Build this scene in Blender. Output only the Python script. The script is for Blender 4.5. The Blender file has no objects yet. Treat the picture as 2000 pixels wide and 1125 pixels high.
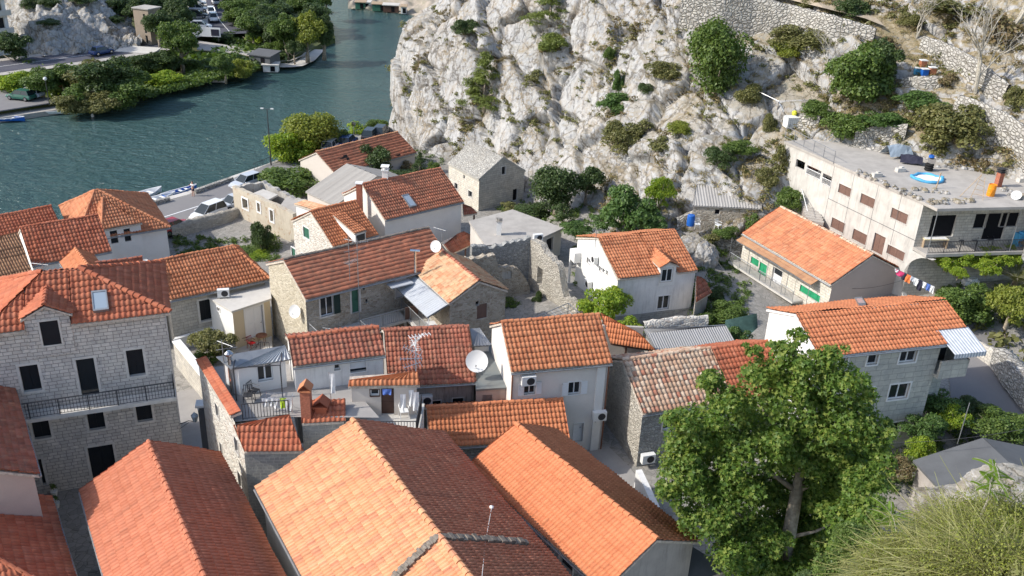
import bpy, bmesh, math, random
import numpy as np
from mathutils import Vector, Matrix, noise
from mathutils.bvhtree import BVHTree
rad = math.radians
rnd = random.Random(7)
SC = bpy.context.scene
COL = SC.collection

# ---------------------------------------------------------------- camera
XV, YV, F, H = 830.0, 4350.0, 1830.0, 40.0      # vertical vanishing point, focal length (photo pixels), eye height
_n = np.array([XV-1000, -(YV-562.5), -F]); _n /= np.linalg.norm(_n); _up = -_n
_f = np.array([0, 0, -1.0]); _Y = _f-_f.dot(_up)*_up; _Y /= np.linalg.norm(_Y); _X = np.cross(_Y, _up)
R = np.array([_X, _Y, _up]); CAM = np.array([0, 0, H])
cd = bpy.data.cameras.new('camera'); cam = bpy.data.objects.new('camera', cd); COL.objects.link(cam)
cd.sensor_width = 36; cd.lens = F/2000*36; cd.clip_end = 3000; cd.clip_start = .5
cam.matrix_world = Matrix([list(R[i])+[CAM[i]] for i in range(3)]+[[0, 0, 0, 1]])
SC.camera = cam

# ---------------------------------------------------------------- light
SUN_EL, SUN_AZ = 38.0, -13.0       # elevation; degrees the sun stands behind the picture's left side
w = bpy.data.worlds.new('World'); SC.world = w; w.use_nodes = True
nt = w.node_tree; bg = nt.nodes['Background']; sky = nt.nodes.new('ShaderNodeTexSky')
sky.sky_type = 'NISHITA'; sky.sun_disc = False; sky.sun_elevation = rad(SUN_EL)
sd = Vector((-math.cos(rad(SUN_AZ))*math.cos(rad(SUN_EL)), math.sin(rad(SUN_AZ))*math.cos(rad(SUN_EL)), math.sin(rad(SUN_EL))))
sky.sun_rotation = math.atan2(sd.x, sd.y)
sky.air_density = 1.0; sky.dust_density = 1.5; sky.ozone_density = 1.0
nt.links.new(sky.outputs[0], bg.inputs[0]); bg.inputs[1].default_value = 0.15
sl = bpy.data.lights.new('sun', 'SUN'); so = bpy.data.objects.new('sun', sl); COL.objects.link(so)
sl.energy = 2.9; sl.angle = rad(.9); sl.color = (1, .955, .88)
so.rotation_euler = (-sd).to_track_quat('-Z', 'Y').to_euler(); so.location = (-60, 60, 90)
SC.view_settings.view_transform = 'Standard'; SC.view_settings.look = 'None'
SC.view_settings.exposure = 0.62; SC.view_settings.gamma = 1
SC.cycles.max_bounces = 6; SC.cycles.diffuse_bounces = 3; SC.cycles.glossy_bounces = 3; SC.cycles.transparent_max_bounces = 8
SC.cycles.caustics_reflective = False; SC.cycles.caustics_refractive = False

# ---------------------------------------------------------------- projection helpers (photo pixel <-> world)
def ray(px, py):
    v = R@np.array([px-1000, -(py-562.5), -F]); return v/np.linalg.norm(v)
def P(px, py, z):
    r = ray(px, py); return CAM+(z-H)/r[2]*r
def PD(px, py, d):
    r = ray(px, py); return CAM+d/math.hypot(r[0], r[1])*r
def PW(px, py, p, nrm):                       # ray with the plane through p with normal nrm
    r = ray(px, py); t = np.dot(np.array(p)-CAM, nrm)/np.dot(r, nrm); return CAM+t*r
def PV(px, py, x, y):                         # height where the ray passes over ground point (x, y)
    r = ray(px, py); return H+r[2]/math.hypot(r[0], r[1])*math.hypot(x, y)

# ---------------------------------------------------------------- materials
MATS = {}
def newmat(name):
    m = bpy.data.materials.new(name); m.use_nodes = True; MATS[name] = m
    return m, m.node_tree, m.node_tree.nodes['Principled BSDF']
def nd(nt, t, inp=None, **kw):
    n = nt.nodes.new(t)
    for k, v in kw.items(): setattr(n, k, v)
    for k, v in (inp or {}).items():
        if hasattr(v, 'is_output') or isinstance(v, bpy.types.NodeSocket): nt.links.new(v, n.inputs[k])
        else: n.inputs[k].default_value = v
    return n
def c4(c): return (c[0], c[1], c[2], 1)
def ramp(nt, fac, stops, interp='LINEAR'):
    r = nt.nodes.new('ShaderNodeValToRGB'); nt.links.new(fac, r.inputs[0]); e = r.color_ramp.elements
    r.color_ramp.interpolation = interp
    while len(e) < len(stops): e.new(.5)
    for i, (p, c) in enumerate(stops):
        e[i].position = p; e[i].color = c4(c) if isinstance(c, (tuple, list)) else (c, c, c, 1)
    return r.outputs[0]
def mix(nt, f, a, b, bt='MIX'):
    n = nt.nodes.new('ShaderNodeMix'); n.data_type = 'RGBA'; n.blend_type = bt
    for i, v in ((0, f), (6, a), (7, b)):
        if isinstance(v, bpy.types.NodeSocket): nt.links.new(v, n.inputs[i])
        else: n.inputs[i].default_value = c4(v) if isinstance(v, (tuple, list)) else v
    return n.outputs[2]
def math_(nt, op, a, b=0.0, c=None):
    n = nt.nodes.new('ShaderNodeMath'); n.operation = op
    for i, v in ((0, a), (1, b), (2, c)):
        if v is None: continue
        if isinstance(v, bpy.types.NodeSocket): nt.links.new(v, n.inputs[i])
        else: n.inputs[i].default_value = v
    return n.outputs[0]
def noisetex(nt, vec, scale, detail=4, rough=.55, dist=0):
    return nd(nt, 'ShaderNodeTexNoise', {'Vector': vec, 'Scale': scale, 'Detail': detail, 'Roughness': rough, 'Distortion': dist})
def bump(nt, h, strength=.4, dist=.02):
    return nd(nt, 'ShaderNodeBump', {'Height': h, 'Strength': strength, 'Distance': dist}).outputs[0]
def coords(nt):
    t = nt.nodes.new('ShaderNodeTexCoord'); g = nt.nodes.new('ShaderNodeNewGeometry'); return t.outputs['UV'], g.outputs['Position']
def scalev(nt, v, s):
    n = nt.nodes.new('ShaderNodeVectorMath'); n.operation = 'MULTIPLY'; nt.links.new(v, n.inputs[0]); n.inputs[1].default_value = s; return n.outputs[0]
def addv(nt, a, b):
    n = nt.nodes.new('ShaderNodeVectorMath'); n.operation = 'ADD'; nt.links.new(a, n.inputs[0]); nt.links.new(b, n.inputs[1]); return n.outputs[0]

def m_plain(name, col, rough=.8, metal=0.0, var=.12, sc=3.0, spec=.3, bmp=0):
    m, nt, b = newmat(name); uv, pos = coords(nt)
    n = noisetex(nt, pos, sc, 5)
    c = mix(nt, ramp(nt, n.outputs[0], [(.3, 0.0), (.7, 1.0)]), tuple(x*(1-var) for x in col), tuple(min(1, x*(1+var)) for x in col))
    nt.links.new(c, b.inputs['Base Color']); b.inputs['Roughness'].default_value = rough; b.inputs['Metallic'].default_value = metal
    b.inputs['Specular IOR Level'].default_value = spec
    if bmp:
        n2 = noisetex(nt, pos, sc*8, 4); nt.links.new(bump(nt, n2.outputs[0], .5, bmp), b.inputs['Normal'])
    return m
def m_tile(name, cols, stain=(.12, .07, .05), stainamt=.35, moss=0.0, warm=None):
    """clay tiles: one tone per tile (uv counts tiles), blotches, grime and lichen"""
    m, nt, b = newmat(name); uv, pos = coords(nt)
    fl = nd(nt, 'ShaderNodeVectorMath', {0: uv}, operation='FLOOR').outputs[0]
    wn = nd(nt, 'ShaderNodeTexWhiteNoise', {'Vector': fl}, noise_dimensions='3D')
    st = [(i/(len(cols)-1), c) for i, c in enumerate(cols)]
    c = ramp(nt, wn.outputs[0], st)
    n1 = noisetex(nt, pos, 1.1, 6, .7)
    c = mix(nt, math_(nt, 'MULTIPLY', ramp(nt, n1.outputs[0], [(.42, 0.0), (.75, 1.0)]), stainamt), c, stain)
    ns3 = noisetex(nt, scalev(nt, uv, (.22, .035, 1)), 1.5, 6, .7)
    c = mix(nt, math_(nt, 'MULTIPLY', ramp(nt, ns3.outputs[0], [(.5, 0.0), (.72, 1.0)]), min(.6, stainamt*1.3+.1)), c, stain)
    n2 = noisetex(nt, pos, 9, 5, .7)
    c = mix(nt, .35, c, mix(nt, n2.outputs[0], (.55, .55, .55), (1.35, 1.3, 1.25)), 'MULTIPLY')
    if moss:
        n3 = noisetex(nt, pos, 2.3, 8, .75)
        c = mix(nt, math_(nt, 'MULTIPLY', ramp(nt, n3.outputs[0], [(.5, 0.0), (.62, 1.0)]), moss), c, (.16, .15, .11))
    nt.links.new(c, b.inputs['Base Color']); b.inputs['Roughness'].default_value = .82; b.inputs['Specular IOR Level'].default_value = .25
    nt.links.new(bump(nt, n2.outputs[0], .3, .01), b.inputs['Normal'])
    return m
def m_blocks(name, c1, c2, mort, bw=.42, bh=.2, msz=.018, dist=.05, stain=.3):
    m, nt, b = newmat(name); uv, pos = coords(nt)
    wob = noisetex(nt, uv, 2.6, 3)
    v = addv(nt, uv, scalev(nt, wob.outputs['Color'], (dist, dist*.7, 0)))
    br = nd(nt, 'ShaderNodeTexBrick', {'Vector': v, 'Color1': c4(c1), 'Color2': c4(c2), 'Mortar': c4(mort), 'Scale': 1.0,
            'Mortar Size': msz, 'Mortar Smooth': .3, 'Bias': 0.0, 'Brick Width': bw, 'Row Height': bh}, offset=.5, squash=.72, squash_frequency=3)
    n1 = noisetex(nt, pos, .7, 6, .65); n2 = noisetex(nt, pos, 6, 5, .65)
    vo = nd(nt, 'ShaderNodeTexVoronoi', {'Vector': v, 'Scale': 2.6})
    c = mix(nt, .5, br.outputs[0], mix(nt, vo.outputs['Color'], (.7, .7, .72), (1.25, 1.22, 1.15)), 'MULTIPLY')
    c = mix(nt, .5, c, mix(nt, n2.outputs[0], (.6, .6, .6), (1.3, 1.3, 1.3)), 'MULTIPLY')
    c = mix(nt, math_(nt, 'MULTIPLY', ramp(nt, n1.outputs[0], [(.45, 0.0), (.8, 1.0)]), stain), c, (c1[0]*.6, c1[1]*.53, c1[2]*.45))
    nt.links.new(c, b.inputs['Base Color']); b.inputs['Roughness'].default_value = .9; b.inputs['Specular IOR Level'].default_value = .2
    h = math_(nt, 'SUBTRACT', math_(nt, 'MULTIPLY', n2.outputs[0], .5), br.outputs['Fac'])
    nt.links.new(bump(nt, h, .7, .03), b.inputs['Normal'])
    return m
def m_rubble(name, cols, mort, sc=3.4, yst=1.7, gap=.07, stain=.25, bmp=.05, grow=None):
    m, nt, b = newmat(name); uv, pos = coords(nt)
    wob = noisetex(nt, uv, 3.0, 3)
    v = addv(nt, scalev(nt, uv, (1, yst, 1)), scalev(nt, wob.outputs['Color'], (.12, .12, 0)))
    ve = nd(nt, 'ShaderNodeTexVoronoi', {'Vector': v, 'Scale': sc, 'Randomness': .85}, feature='DISTANCE_TO_EDGE')
    vc = nd(nt, 'ShaderNodeTexVoronoi', {'Vector': v, 'Scale': sc, 'Randomness': .85})
    sx = nd(nt, 'ShaderNodeSeparateColor', {0: vc.outputs['Color']})
    c = ramp(nt, sx.outputs[0], [(i/(len(cols)-1), q) for i, q in enumerate(cols)])
    n2 = noisetex(nt, pos, 7, 6, .7); n1 = noisetex(nt, pos, .6, 6, .65)
    c = mix(nt, .5, c, mix(nt, n2.outputs[0], (.55, .55, .55), (1.35, 1.35, 1.35)), 'MULTIPLY')
    e = ramp(nt, ve.outputs[0], [(0, 0.0), (gap, 1.0)])
    c = mix(nt, e, mort, c)
    c = mix(nt, math_(nt, 'MULTIPLY', ramp(nt, n1.outputs[0], [(.45, 0.0), (.75, 1.0)]), stain), c, (cols[0][0]*.55, cols[0][1]*.48, cols[0][2]*.4))
    nt.links.new(c, b.inputs['Base Color']); b.inputs['Roughness'].default_value = .92; b.inputs['Specular IOR Level'].default_value = .2
    h = math_(nt, 'ADD', math_(nt, 'MULTIPLY', n2.outputs[0], .5), ramp(nt, ve.outputs[0], [(0, 0.0), (gap*2.2, 1.0)]))
    nt.links.new(bump(nt, h, .9, bmp), b.inputs['Normal'])
    return m
def m_plaster(name, col, stain=(.3, .27, .23), amt=.25, peel=None, drip=0.0, rough=.9, sc=1.0):
    m, nt, b = newmat(name); uv, pos = coords(nt)
    n1 = noisetex(nt, pos, .9*sc, 8, .65); n2 = noisetex(nt, pos, 14, 5, .6)
    c = mix(nt, math_(nt, 'MULTIPLY', ramp(nt, n1.outputs[0], [(.4, 0.0), (.72, 1.0)]), amt), col, stain)
    if drip:
        n3 = noisetex(nt, scalev(nt, uv, (3.0, .28, 1)), 1.6, 5, .7)
        c = mix(nt, math_(nt, 'MULTIPLY', ramp(nt, n3.outputs[0], [(.5, 0.0), (.75, 1.0)]), drip), c, tuple(x*.5 for x in stain))
    if peel:
        n4 = noisetex(nt, pos, 1.7, 8, .7)
        c = mix(nt, ramp(nt, n4.outputs[0], [(.56, 0.0), (.585, 1.0)]), c, peel)
    c = mix(nt, .25, c, mix(nt, n2.outputs[0], (.75, .75, .75), (1.2, 1.2, 1.2)), 'MULTIPLY')
    nt.links.new(c, b.inputs['Base Color']); b.inputs['Roughness'].default_value = rough; b.inputs['Specular IOR Level'].default_value = .2
    nt.links.new(bump(nt, math_(nt, 'ADD', n2.outputs[0], n1.outputs[0]), .35, .012), b.inputs['Normal'])
    return m
def m_leaf(name, cols, trans=.35, rough=.5):
    m, nt, b = newmat(name); uv, pos = coords(nt)
    s = nd(nt, 'ShaderNodeSeparateXYZ', {0: uv})
    n1 = noisetex(nt, pos, .8, 3)
    f = math_(nt, 'ADD', math_(nt, 'MULTIPLY', s.outputs[0], .7), math_(nt, 'MULTIPLY', n1.outputs[0], .45))
    c = ramp(nt, f, [(.1+.8*i/(len(cols)-1), q) for i, q in enumerate(cols)])
    nt.links.new(c, b.inputs['Base Color']); b.inputs['Roughness'].default_value = rough; b.inputs['Specular IOR Level'].default_value = .35
    tr = nd(nt, 'ShaderNodeBsdfTranslucent', {'Color': mix(nt, 1.0, c, (1.25, 1.3, .6), 'MULTIPLY')})
    ms = nd(nt, 'ShaderNodeMixShader', {0: trans, 1: b.outputs[0], 2: tr.outputs[0]})
    nt.links.new(ms.outputs[0], nt.nodes['Material Output'].inputs[0])
    return m
def m_glass(name, col=(.02, .025, .03), rough=.08):
    m, nt, b = newmat(name)
    b.inputs['Base Color'].default_value = c4(col); b.inputs['Roughness'].default_value = rough; b.inputs['Specular IOR Level'].default_value = .5
    return m
def m_corr(name, col, dirt, amt=.4, metal=0.0, rough=.5):
    m, nt, b = newmat(name); uv, pos = coords(nt)
    n1 = noisetex(nt, scalev(nt, uv, (1, .15, 1)), .9, 6, .7); n2 = noisetex(nt, pos, 3, 6, .7)
    c = mix(nt, math_(nt, 'MULTIPLY', ramp(nt, n1.outputs[0], [(.4, 0.0), (.7, 1.0)]), amt), col, dirt)
    c = mix(nt, .4, c, mix(nt, n2.outputs[0], (.65, .65, .65), (1.3, 1.3, 1.3)), 'MULTIPLY')
    nt.links.new(c, b.inputs['Base Color']); b.inputs['Roughness'].default_value = rough; b.inputs['Metallic'].default_value = metal
    return m

m_tile('tile_red', [(.44, .13, .07), (.50, .17, .09), (.40, .115, .06), (.53, .19, .11)], stainamt=.25)
m_tile('tile_rose', [(.50, .175, .10), (.54, .20, .115), (.46, .155, .085)], stainamt=.15)
m_tile('tile_dark', [(.40, .13, .08), (.46, .17, .11), (.34, .11, .07), (.50, .21, .13)], stainamt=.5, moss=.3)
m_tile('tile_orange', [(.54, .205, .095), (.60, .25, .125), (.48, .17, .08)], stain=(.3, .1, .05), stainamt=.3)
m_tile('tile_bright', [(.58, .215, .10), (.62, .24, .115), (.54, .19, .09)], stain=(.4, .12, .05), stainamt=.2)
m_tile('tile_terra', [(.66, .34, .18), (.62, .29, .15), (.69, .38, .21), (.56, .24, .14), (.65, .32, .17)], stainamt=.15)
m_tile('tile_old', [(.46, .20, .12), (.50, .33, .21), (.34, .16, .10), (.56, .40, .27)], stainamt=.4, moss=.45)
m_tile('tile_pale', [(.62, .46, .34), (.66, .52, .40), (.50, .30, .20), (.58, .40, .28), (.42, .14, .09)], stain=(.3, .24, .17), stainamt=.4, moss=.2)
m_tile('tile_tan', [(.60, .38, .23), (.66, .46, .28), (.56, .26, .14), (.64, .42, .26)], stainamt=.2, moss=.15)
m_tile('tile_marseille', [(.50, .18, .10), (.55, .21, .12), (.46, .16, .09)], stain=(.18, .12, .08), stainamt=.45, moss=.3)
m_tile('tile_worn', [(.56, .20, .11), (.60, .23, .13), (.52, .18, .10), (.63, .26, .15)], stainamt=.22, moss=.1)
m_tile('tile_orangeold', [(.56, .22, .11), (.62, .27, .14), (.50, .18, .09), (.61, .29, .16)], stainamt=.3, moss=.12)
m_tile('tile_brown', [(.40, .22, .12), (.44, .25, .14), (.36, .19, .11)], stainamt=.3)
m_plain('mortar', (.55, .48, .40), var=.3, sc=6, bmp=.01)
m_plain('mortar_dark', (.20, .17, .14), var=.4, sc=6, bmp=.01)
m_blocks('stone_block', (.68, .645, .60), (.56, .53, .49), (.30, .28, .26), bw=.44, bh=.21)
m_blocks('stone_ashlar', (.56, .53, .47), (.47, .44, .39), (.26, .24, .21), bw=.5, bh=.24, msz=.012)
m_blocks('stone_panel', (.56, .55, .50), (.51, .50, .46), (.32, .31, .29), bw=.8, bh=.38, msz=.012, dist=.01, stain=.1)
m_blocks('stone_grey', (.38, .38, .36), (.30, .30, .29), (.44, .43, .40), bw=.36, bh=.19, msz=.025)
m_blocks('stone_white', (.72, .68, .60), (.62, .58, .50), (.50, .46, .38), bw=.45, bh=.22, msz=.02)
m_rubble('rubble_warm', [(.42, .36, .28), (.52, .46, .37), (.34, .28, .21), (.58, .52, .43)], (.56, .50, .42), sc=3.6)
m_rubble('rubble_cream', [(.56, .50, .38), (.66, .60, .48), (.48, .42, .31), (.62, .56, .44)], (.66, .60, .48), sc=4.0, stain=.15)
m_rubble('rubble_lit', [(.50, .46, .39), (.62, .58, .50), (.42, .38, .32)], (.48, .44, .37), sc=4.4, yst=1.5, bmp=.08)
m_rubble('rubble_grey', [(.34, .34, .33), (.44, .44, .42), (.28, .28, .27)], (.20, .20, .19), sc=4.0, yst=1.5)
m_rubble('rubble_white', [(.66, .62, .54), (.76, .72, .64), (.58, .50, .42)], (.74, .71, .65), sc=3.0, stain=.12)
m_rubble('dry_stone', [(.46, .44, .40), (.54, .52, .47), (.40, .38, .35), (.58, .55, .50)], (.17, .155, .13), sc=2.4, yst=1.35, gap=.09, stain=.2, bmp=.12)
m_rubble('slab_roof', [(.44, .42, .38), (.52, .50, .45), (.36, .34, .31)], (.20, .19, .17), sc=3.6, yst=1.2, gap=.1, bmp=.06)
m_rubble('paving', [(.30, .285, .26), (.35, .33, .30), (.25, .24, .22)], (.16, .15, .13), sc=2.6, yst=1, gap=.04, bmp=.01)
m_plaster('white_wall', (.80, .79, .76), (.55, .52, .46), .25)
m_plaster('white_dirty', (.78, .765, .74), (.40, .38, .36), .35, drip=.35)
m_plaster('cream_wall', (.66, .54, .36), (.5, .42, .3), .2)
m_plaster('beige_wall', (.62, .56, .50), (.42, .38, .33), .25)
m_plaster('tan_wall', (.36, .29, .22), (.24, .2, .16), .4)
m_plaster('pinkish_wall', (.52, .42, .36), (.36, .29, .25), .3)
m_plaster('warm_white', (.78, .735, .68), (.5, .45, .4), .25)
m_plaster('grey_plaster', (.46, .42, .38), (.25, .22, .2), .5, drip=.4)
m_plaster('dirty_plaster', (.42, .38, .34), (.10, .09, .085), .5, drip=.95)
m_plaster('old_plaster', (.56, .50, .40), (.36, .3, .22), .5, peel=(.42, .31, .22), drip=.35)
m_plaster('ruin_plaster', (.50, .48, .44), (.24, .22, .2), .6, peel=(.34, .29, .23), drip=.5)
m_plaster('concrete_wall', (.60, .575, .53), (.32, .30, .27), .5, drip=.45)
m_plaster('concrete', (.46, .43, .39), (.24, .22, .2), .5)
m_plaster('concrete_light', (.60, .57, .52), (.36, .34, .31), .4)
m_plaster('concrete_dark', (.13, .135, .14), (.08, .08, .085), .5)
m_plaster('roof_membrane', (.17, .19, .19), (.25, .24, .21), .5)
m_plaster('asphalt', (.22, .21, .21), (.30, .29, .27), .4, sc=.4)
m_plaster('asphalt_dark', (.09, .09, .11), (.15, .15, .16), .4, sc=.3)
m_plaster('slabs', (.36, .34, .32), (.22, .21, .2), .4)
m_plain('trim', (.62, .59, .54), var=.12); m_plain('trim_white', (.78, .77, .75), var=.05)
m_plain('pvc', (.80, .80, .80), rough=.4, var=.02); m_plain('grey_steel', (.32, .33, .34), rough=.5, metal=.6)
m_plain('dark_steel', (.06, .06, .065), rough=.5, metal=.3); m_plain('shutter_black', (.012, .015, .02), rough=.5)
m_plain('brown_wood', (.10, .055, .04), rough=.7)
m_plain('shutter_brown', (.19, .115, .09), rough=.7, var=.1); m_plain('shutter_green', (.05, .15, .10), rough=.5)
m_plain('shutter_dkgreen', (.02, .045, .04), rough=.5); m_plain('shutter_bright', (.03, .30, .14), rough=.6, var=.2)
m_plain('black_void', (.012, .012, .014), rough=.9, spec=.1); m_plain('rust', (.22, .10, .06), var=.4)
m_plain('white_paint', (.80, .80, .79), rough=.5, var=.04); m_plain('bark', (.30, .25, .19), var=.4, sc=5, bmp=.03)
m_plain('bark_pale', (.42, .39, .33), var=.3, sc=5); m_plain('bark_dark', (.10, .08, .06), var=.3, sc=5)
m_plain('plastic_blue', (.02, .12, .45), rough=.4, var=.1); m_plain('plastic_cyan', (.08, .34, .58), rough=.5, var=.15)
m_plain('plastic_orange', (.80, .28, .02), rough=.4, var=.06); m_plain('plastic_white', (.78, .78, .76), rough=.4, var=.03)
m_plain('plastic_yellow', (.62, .60, .05), rough=.5); m_plain('brick_red', (.36, .13, .08), var=.3, sc=9)
m_plain('cloth_white', (.78, .78, .78)); m_plain('cloth_dark', (.03, .03, .05)); m_plain('cloth_lime', (.62, .85, .05), var=.03)
m_plain('cloth_pink', (.55, .05, .15)); m_plain('cloth_orange', (.75, .2, .06)); m_plain('cloth_blue', (.1, .18, .5)); m_plain('cloth_grey', (.42, .45, .50))
m_plain('cloth_cream', (.7, .62, .4)); m_plain('skin', (.5, .28, .2), var=.05); m_plain('hair', (.02, .015, .012)); m_plain('rubber', (.015, .015, .015))
m_plain('net_green', (.05, .10, .09), rough=.8, var=.2); m_plain('timber', (.40, .30, .20), var=.25, sc=5)
m_plain('chrome', (.6, .6, .6), rough=.2, metal=1); m_plain('lens', (.75, .75, .72), rough=.15); m_plain('lamp_red', (.3, .01, .01), rough=.2)
m_plain('terracotta', (.42, .17, .09)); m_plain('path_soil', (.44, .36, .26), var=.25, sc=2, bmp=.01); m_plain('soil', (.20, .14, .09), var=.4, sc=2, bmp=.03)
for nm, c in (('paint_white', (.74, .75, .76)), ('paint_red', (.35, .02, .025)), ('paint_silver', (.5, .53, .57)), ('paint_dark', (.03, .035, .045)), ('paint_blue', (.02, .05, .16)), ('paint_green', (.03, .12, .09))):
    m_plain(nm, c, rough=.25, var=.01, spec=.5)
m_glass('glass'); m_glass('glass_sky', (.30, .36, .42), .12); m_glass('car_glass', (.02, .03, .035), .05)
m_corr('corr_white', (.50, .52, .54), (.32, .32, .32), .35, rough=.45); m_corr('corr_grey', (.42, .40, .37), (.24, .22, .2), .5); m_corr('corr_steel', (.34, .34, .34), (.22, .20, .18), .5, rough=.6)
m_corr('eternit', (.36, .34, .31), (.22, .2, .18), .5, rough=.9)
m_leaf('leaf_plane', [(.055, .11, .024), (.10, .18, .034), (.155, .245, .045), (.26, .31, .07)], .42)
m_leaf('leaf_dark', [(0.034, 0.061, 0.022), (0.062, 0.101, 0.031), (0.093, 0.135, 0.042)], .25)
m_leaf('leaf_mid', [(0.054, 0.095, 0.024), (0.101, 0.162, 0.036), (0.155, 0.216, 0.048)], .3)
m_leaf('leaf_bright', [(0.124, 0.216, 0.024), (0.217, 0.324, 0.036), (0.372, 0.432, 0.048)], .4)
m_leaf('leaf_yellow', [(.12, .16, .03), (.21, .25, .045), (.33, .35, .07)], .4)
m_leaf('leaf_olive', [(0.093, 0.101, 0.036), (0.155, 0.162, 0.054), (0.232, 0.216, 0.084)], .25)
m_leaf('leaf_ivy', [(.05, .10, .03), (.085, .155, .042), (.14, .225, .06)], .35)
m_leaf('leaf_dry', [(.14, .10, .05), (.22, .16, .08), (.17, .16, .07)], .2)
m_leaf('leaf_pine', [(.09, .12, .03), (.15, .19, .045), (.21, .25, .06)], .25)
m_leaf('twig', [(.13, .15, .045), (.21, .225, .07), (.30, .29, .12), (.12, .14, .04)], .2)
m_leaf('grass_dry', [(.24, .18, .08), (.32, .25, .12), (.16, .16, .06)], .2)

# ---------------------------------------------------------------- object helpers
ORG = {}
def org_of(parent):
    return ORG.get(parent.name, Vector((0, 0, 0))) if parent else Vector((0, 0, 0))
def tag(o, label=None, cat=None, group=None, kind=None):
    if label: o['label'] = label
    if cat: o['category'] = cat
    if group: o['group'] = group
    if kind: o['kind'] = kind
    return o
def empty(name, loc, label=None, cat=None, group=None):
    o = bpy.data.objects.new(name, None); COL.objects.link(o); o.location = loc; ORG[o.name] = Vector(loc)
    o.empty_display_size = .3
    return tag(o, label, cat, group)
def link(name, me, parent=None):
    o = bpy.data.objects.new(name, me); COL.objects.link(o)
    if parent: o.parent = parent; ORG[o.name] = org_of(parent)
    return o
def mesh_np(name, V, Fc, mats, parent=None, uv=None, smooth=False, midx=None, org=None):
    """V (n,3), Fc (m,4) or (m,3) int array; uv per vertex"""
    V = np.asarray(V, float); Fc = np.asarray(Fc, np.int32); k = Fc.shape[1]
    o0 = np.array(org_of(parent)) if parent else np.array(org if org is not None else (0, 0, 0))
    me = bpy.data.meshes.new(name); me.vertices.add(len(V)); me.vertices.foreach_set('co', (V-o0).ravel())
    me.loops.add(Fc.size); me.loops.foreach_set('vertex_index', Fc.ravel())
    me.polygons.add(len(Fc)); me.polygons.foreach_set('loop_start', np.arange(0, Fc.size, k, dtype=np.int32))
    if uv is not None:
        l = me.uv_layers.new(name='UVMap'); l.data.foreach_set('uv', np.asarray(uv, float)[Fc.ravel()].ravel())
    for m in (mats if isinstance(mats, (list, tuple)) else [mats]): me.materials.append(MATS[m])
    if midx is not None: me.polygons.foreach_set('material_index', np.asarray(midx, np.int32))
    me.update(calc_edges=True)
    if smooth: me.polygons.foreach_set('use_smooth', np.ones(len(Fc), bool))
    o = link(name, me, parent)
    if not parent and org is not None: o.location = org; ORG[o.name] = Vector(org)
    return o
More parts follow.
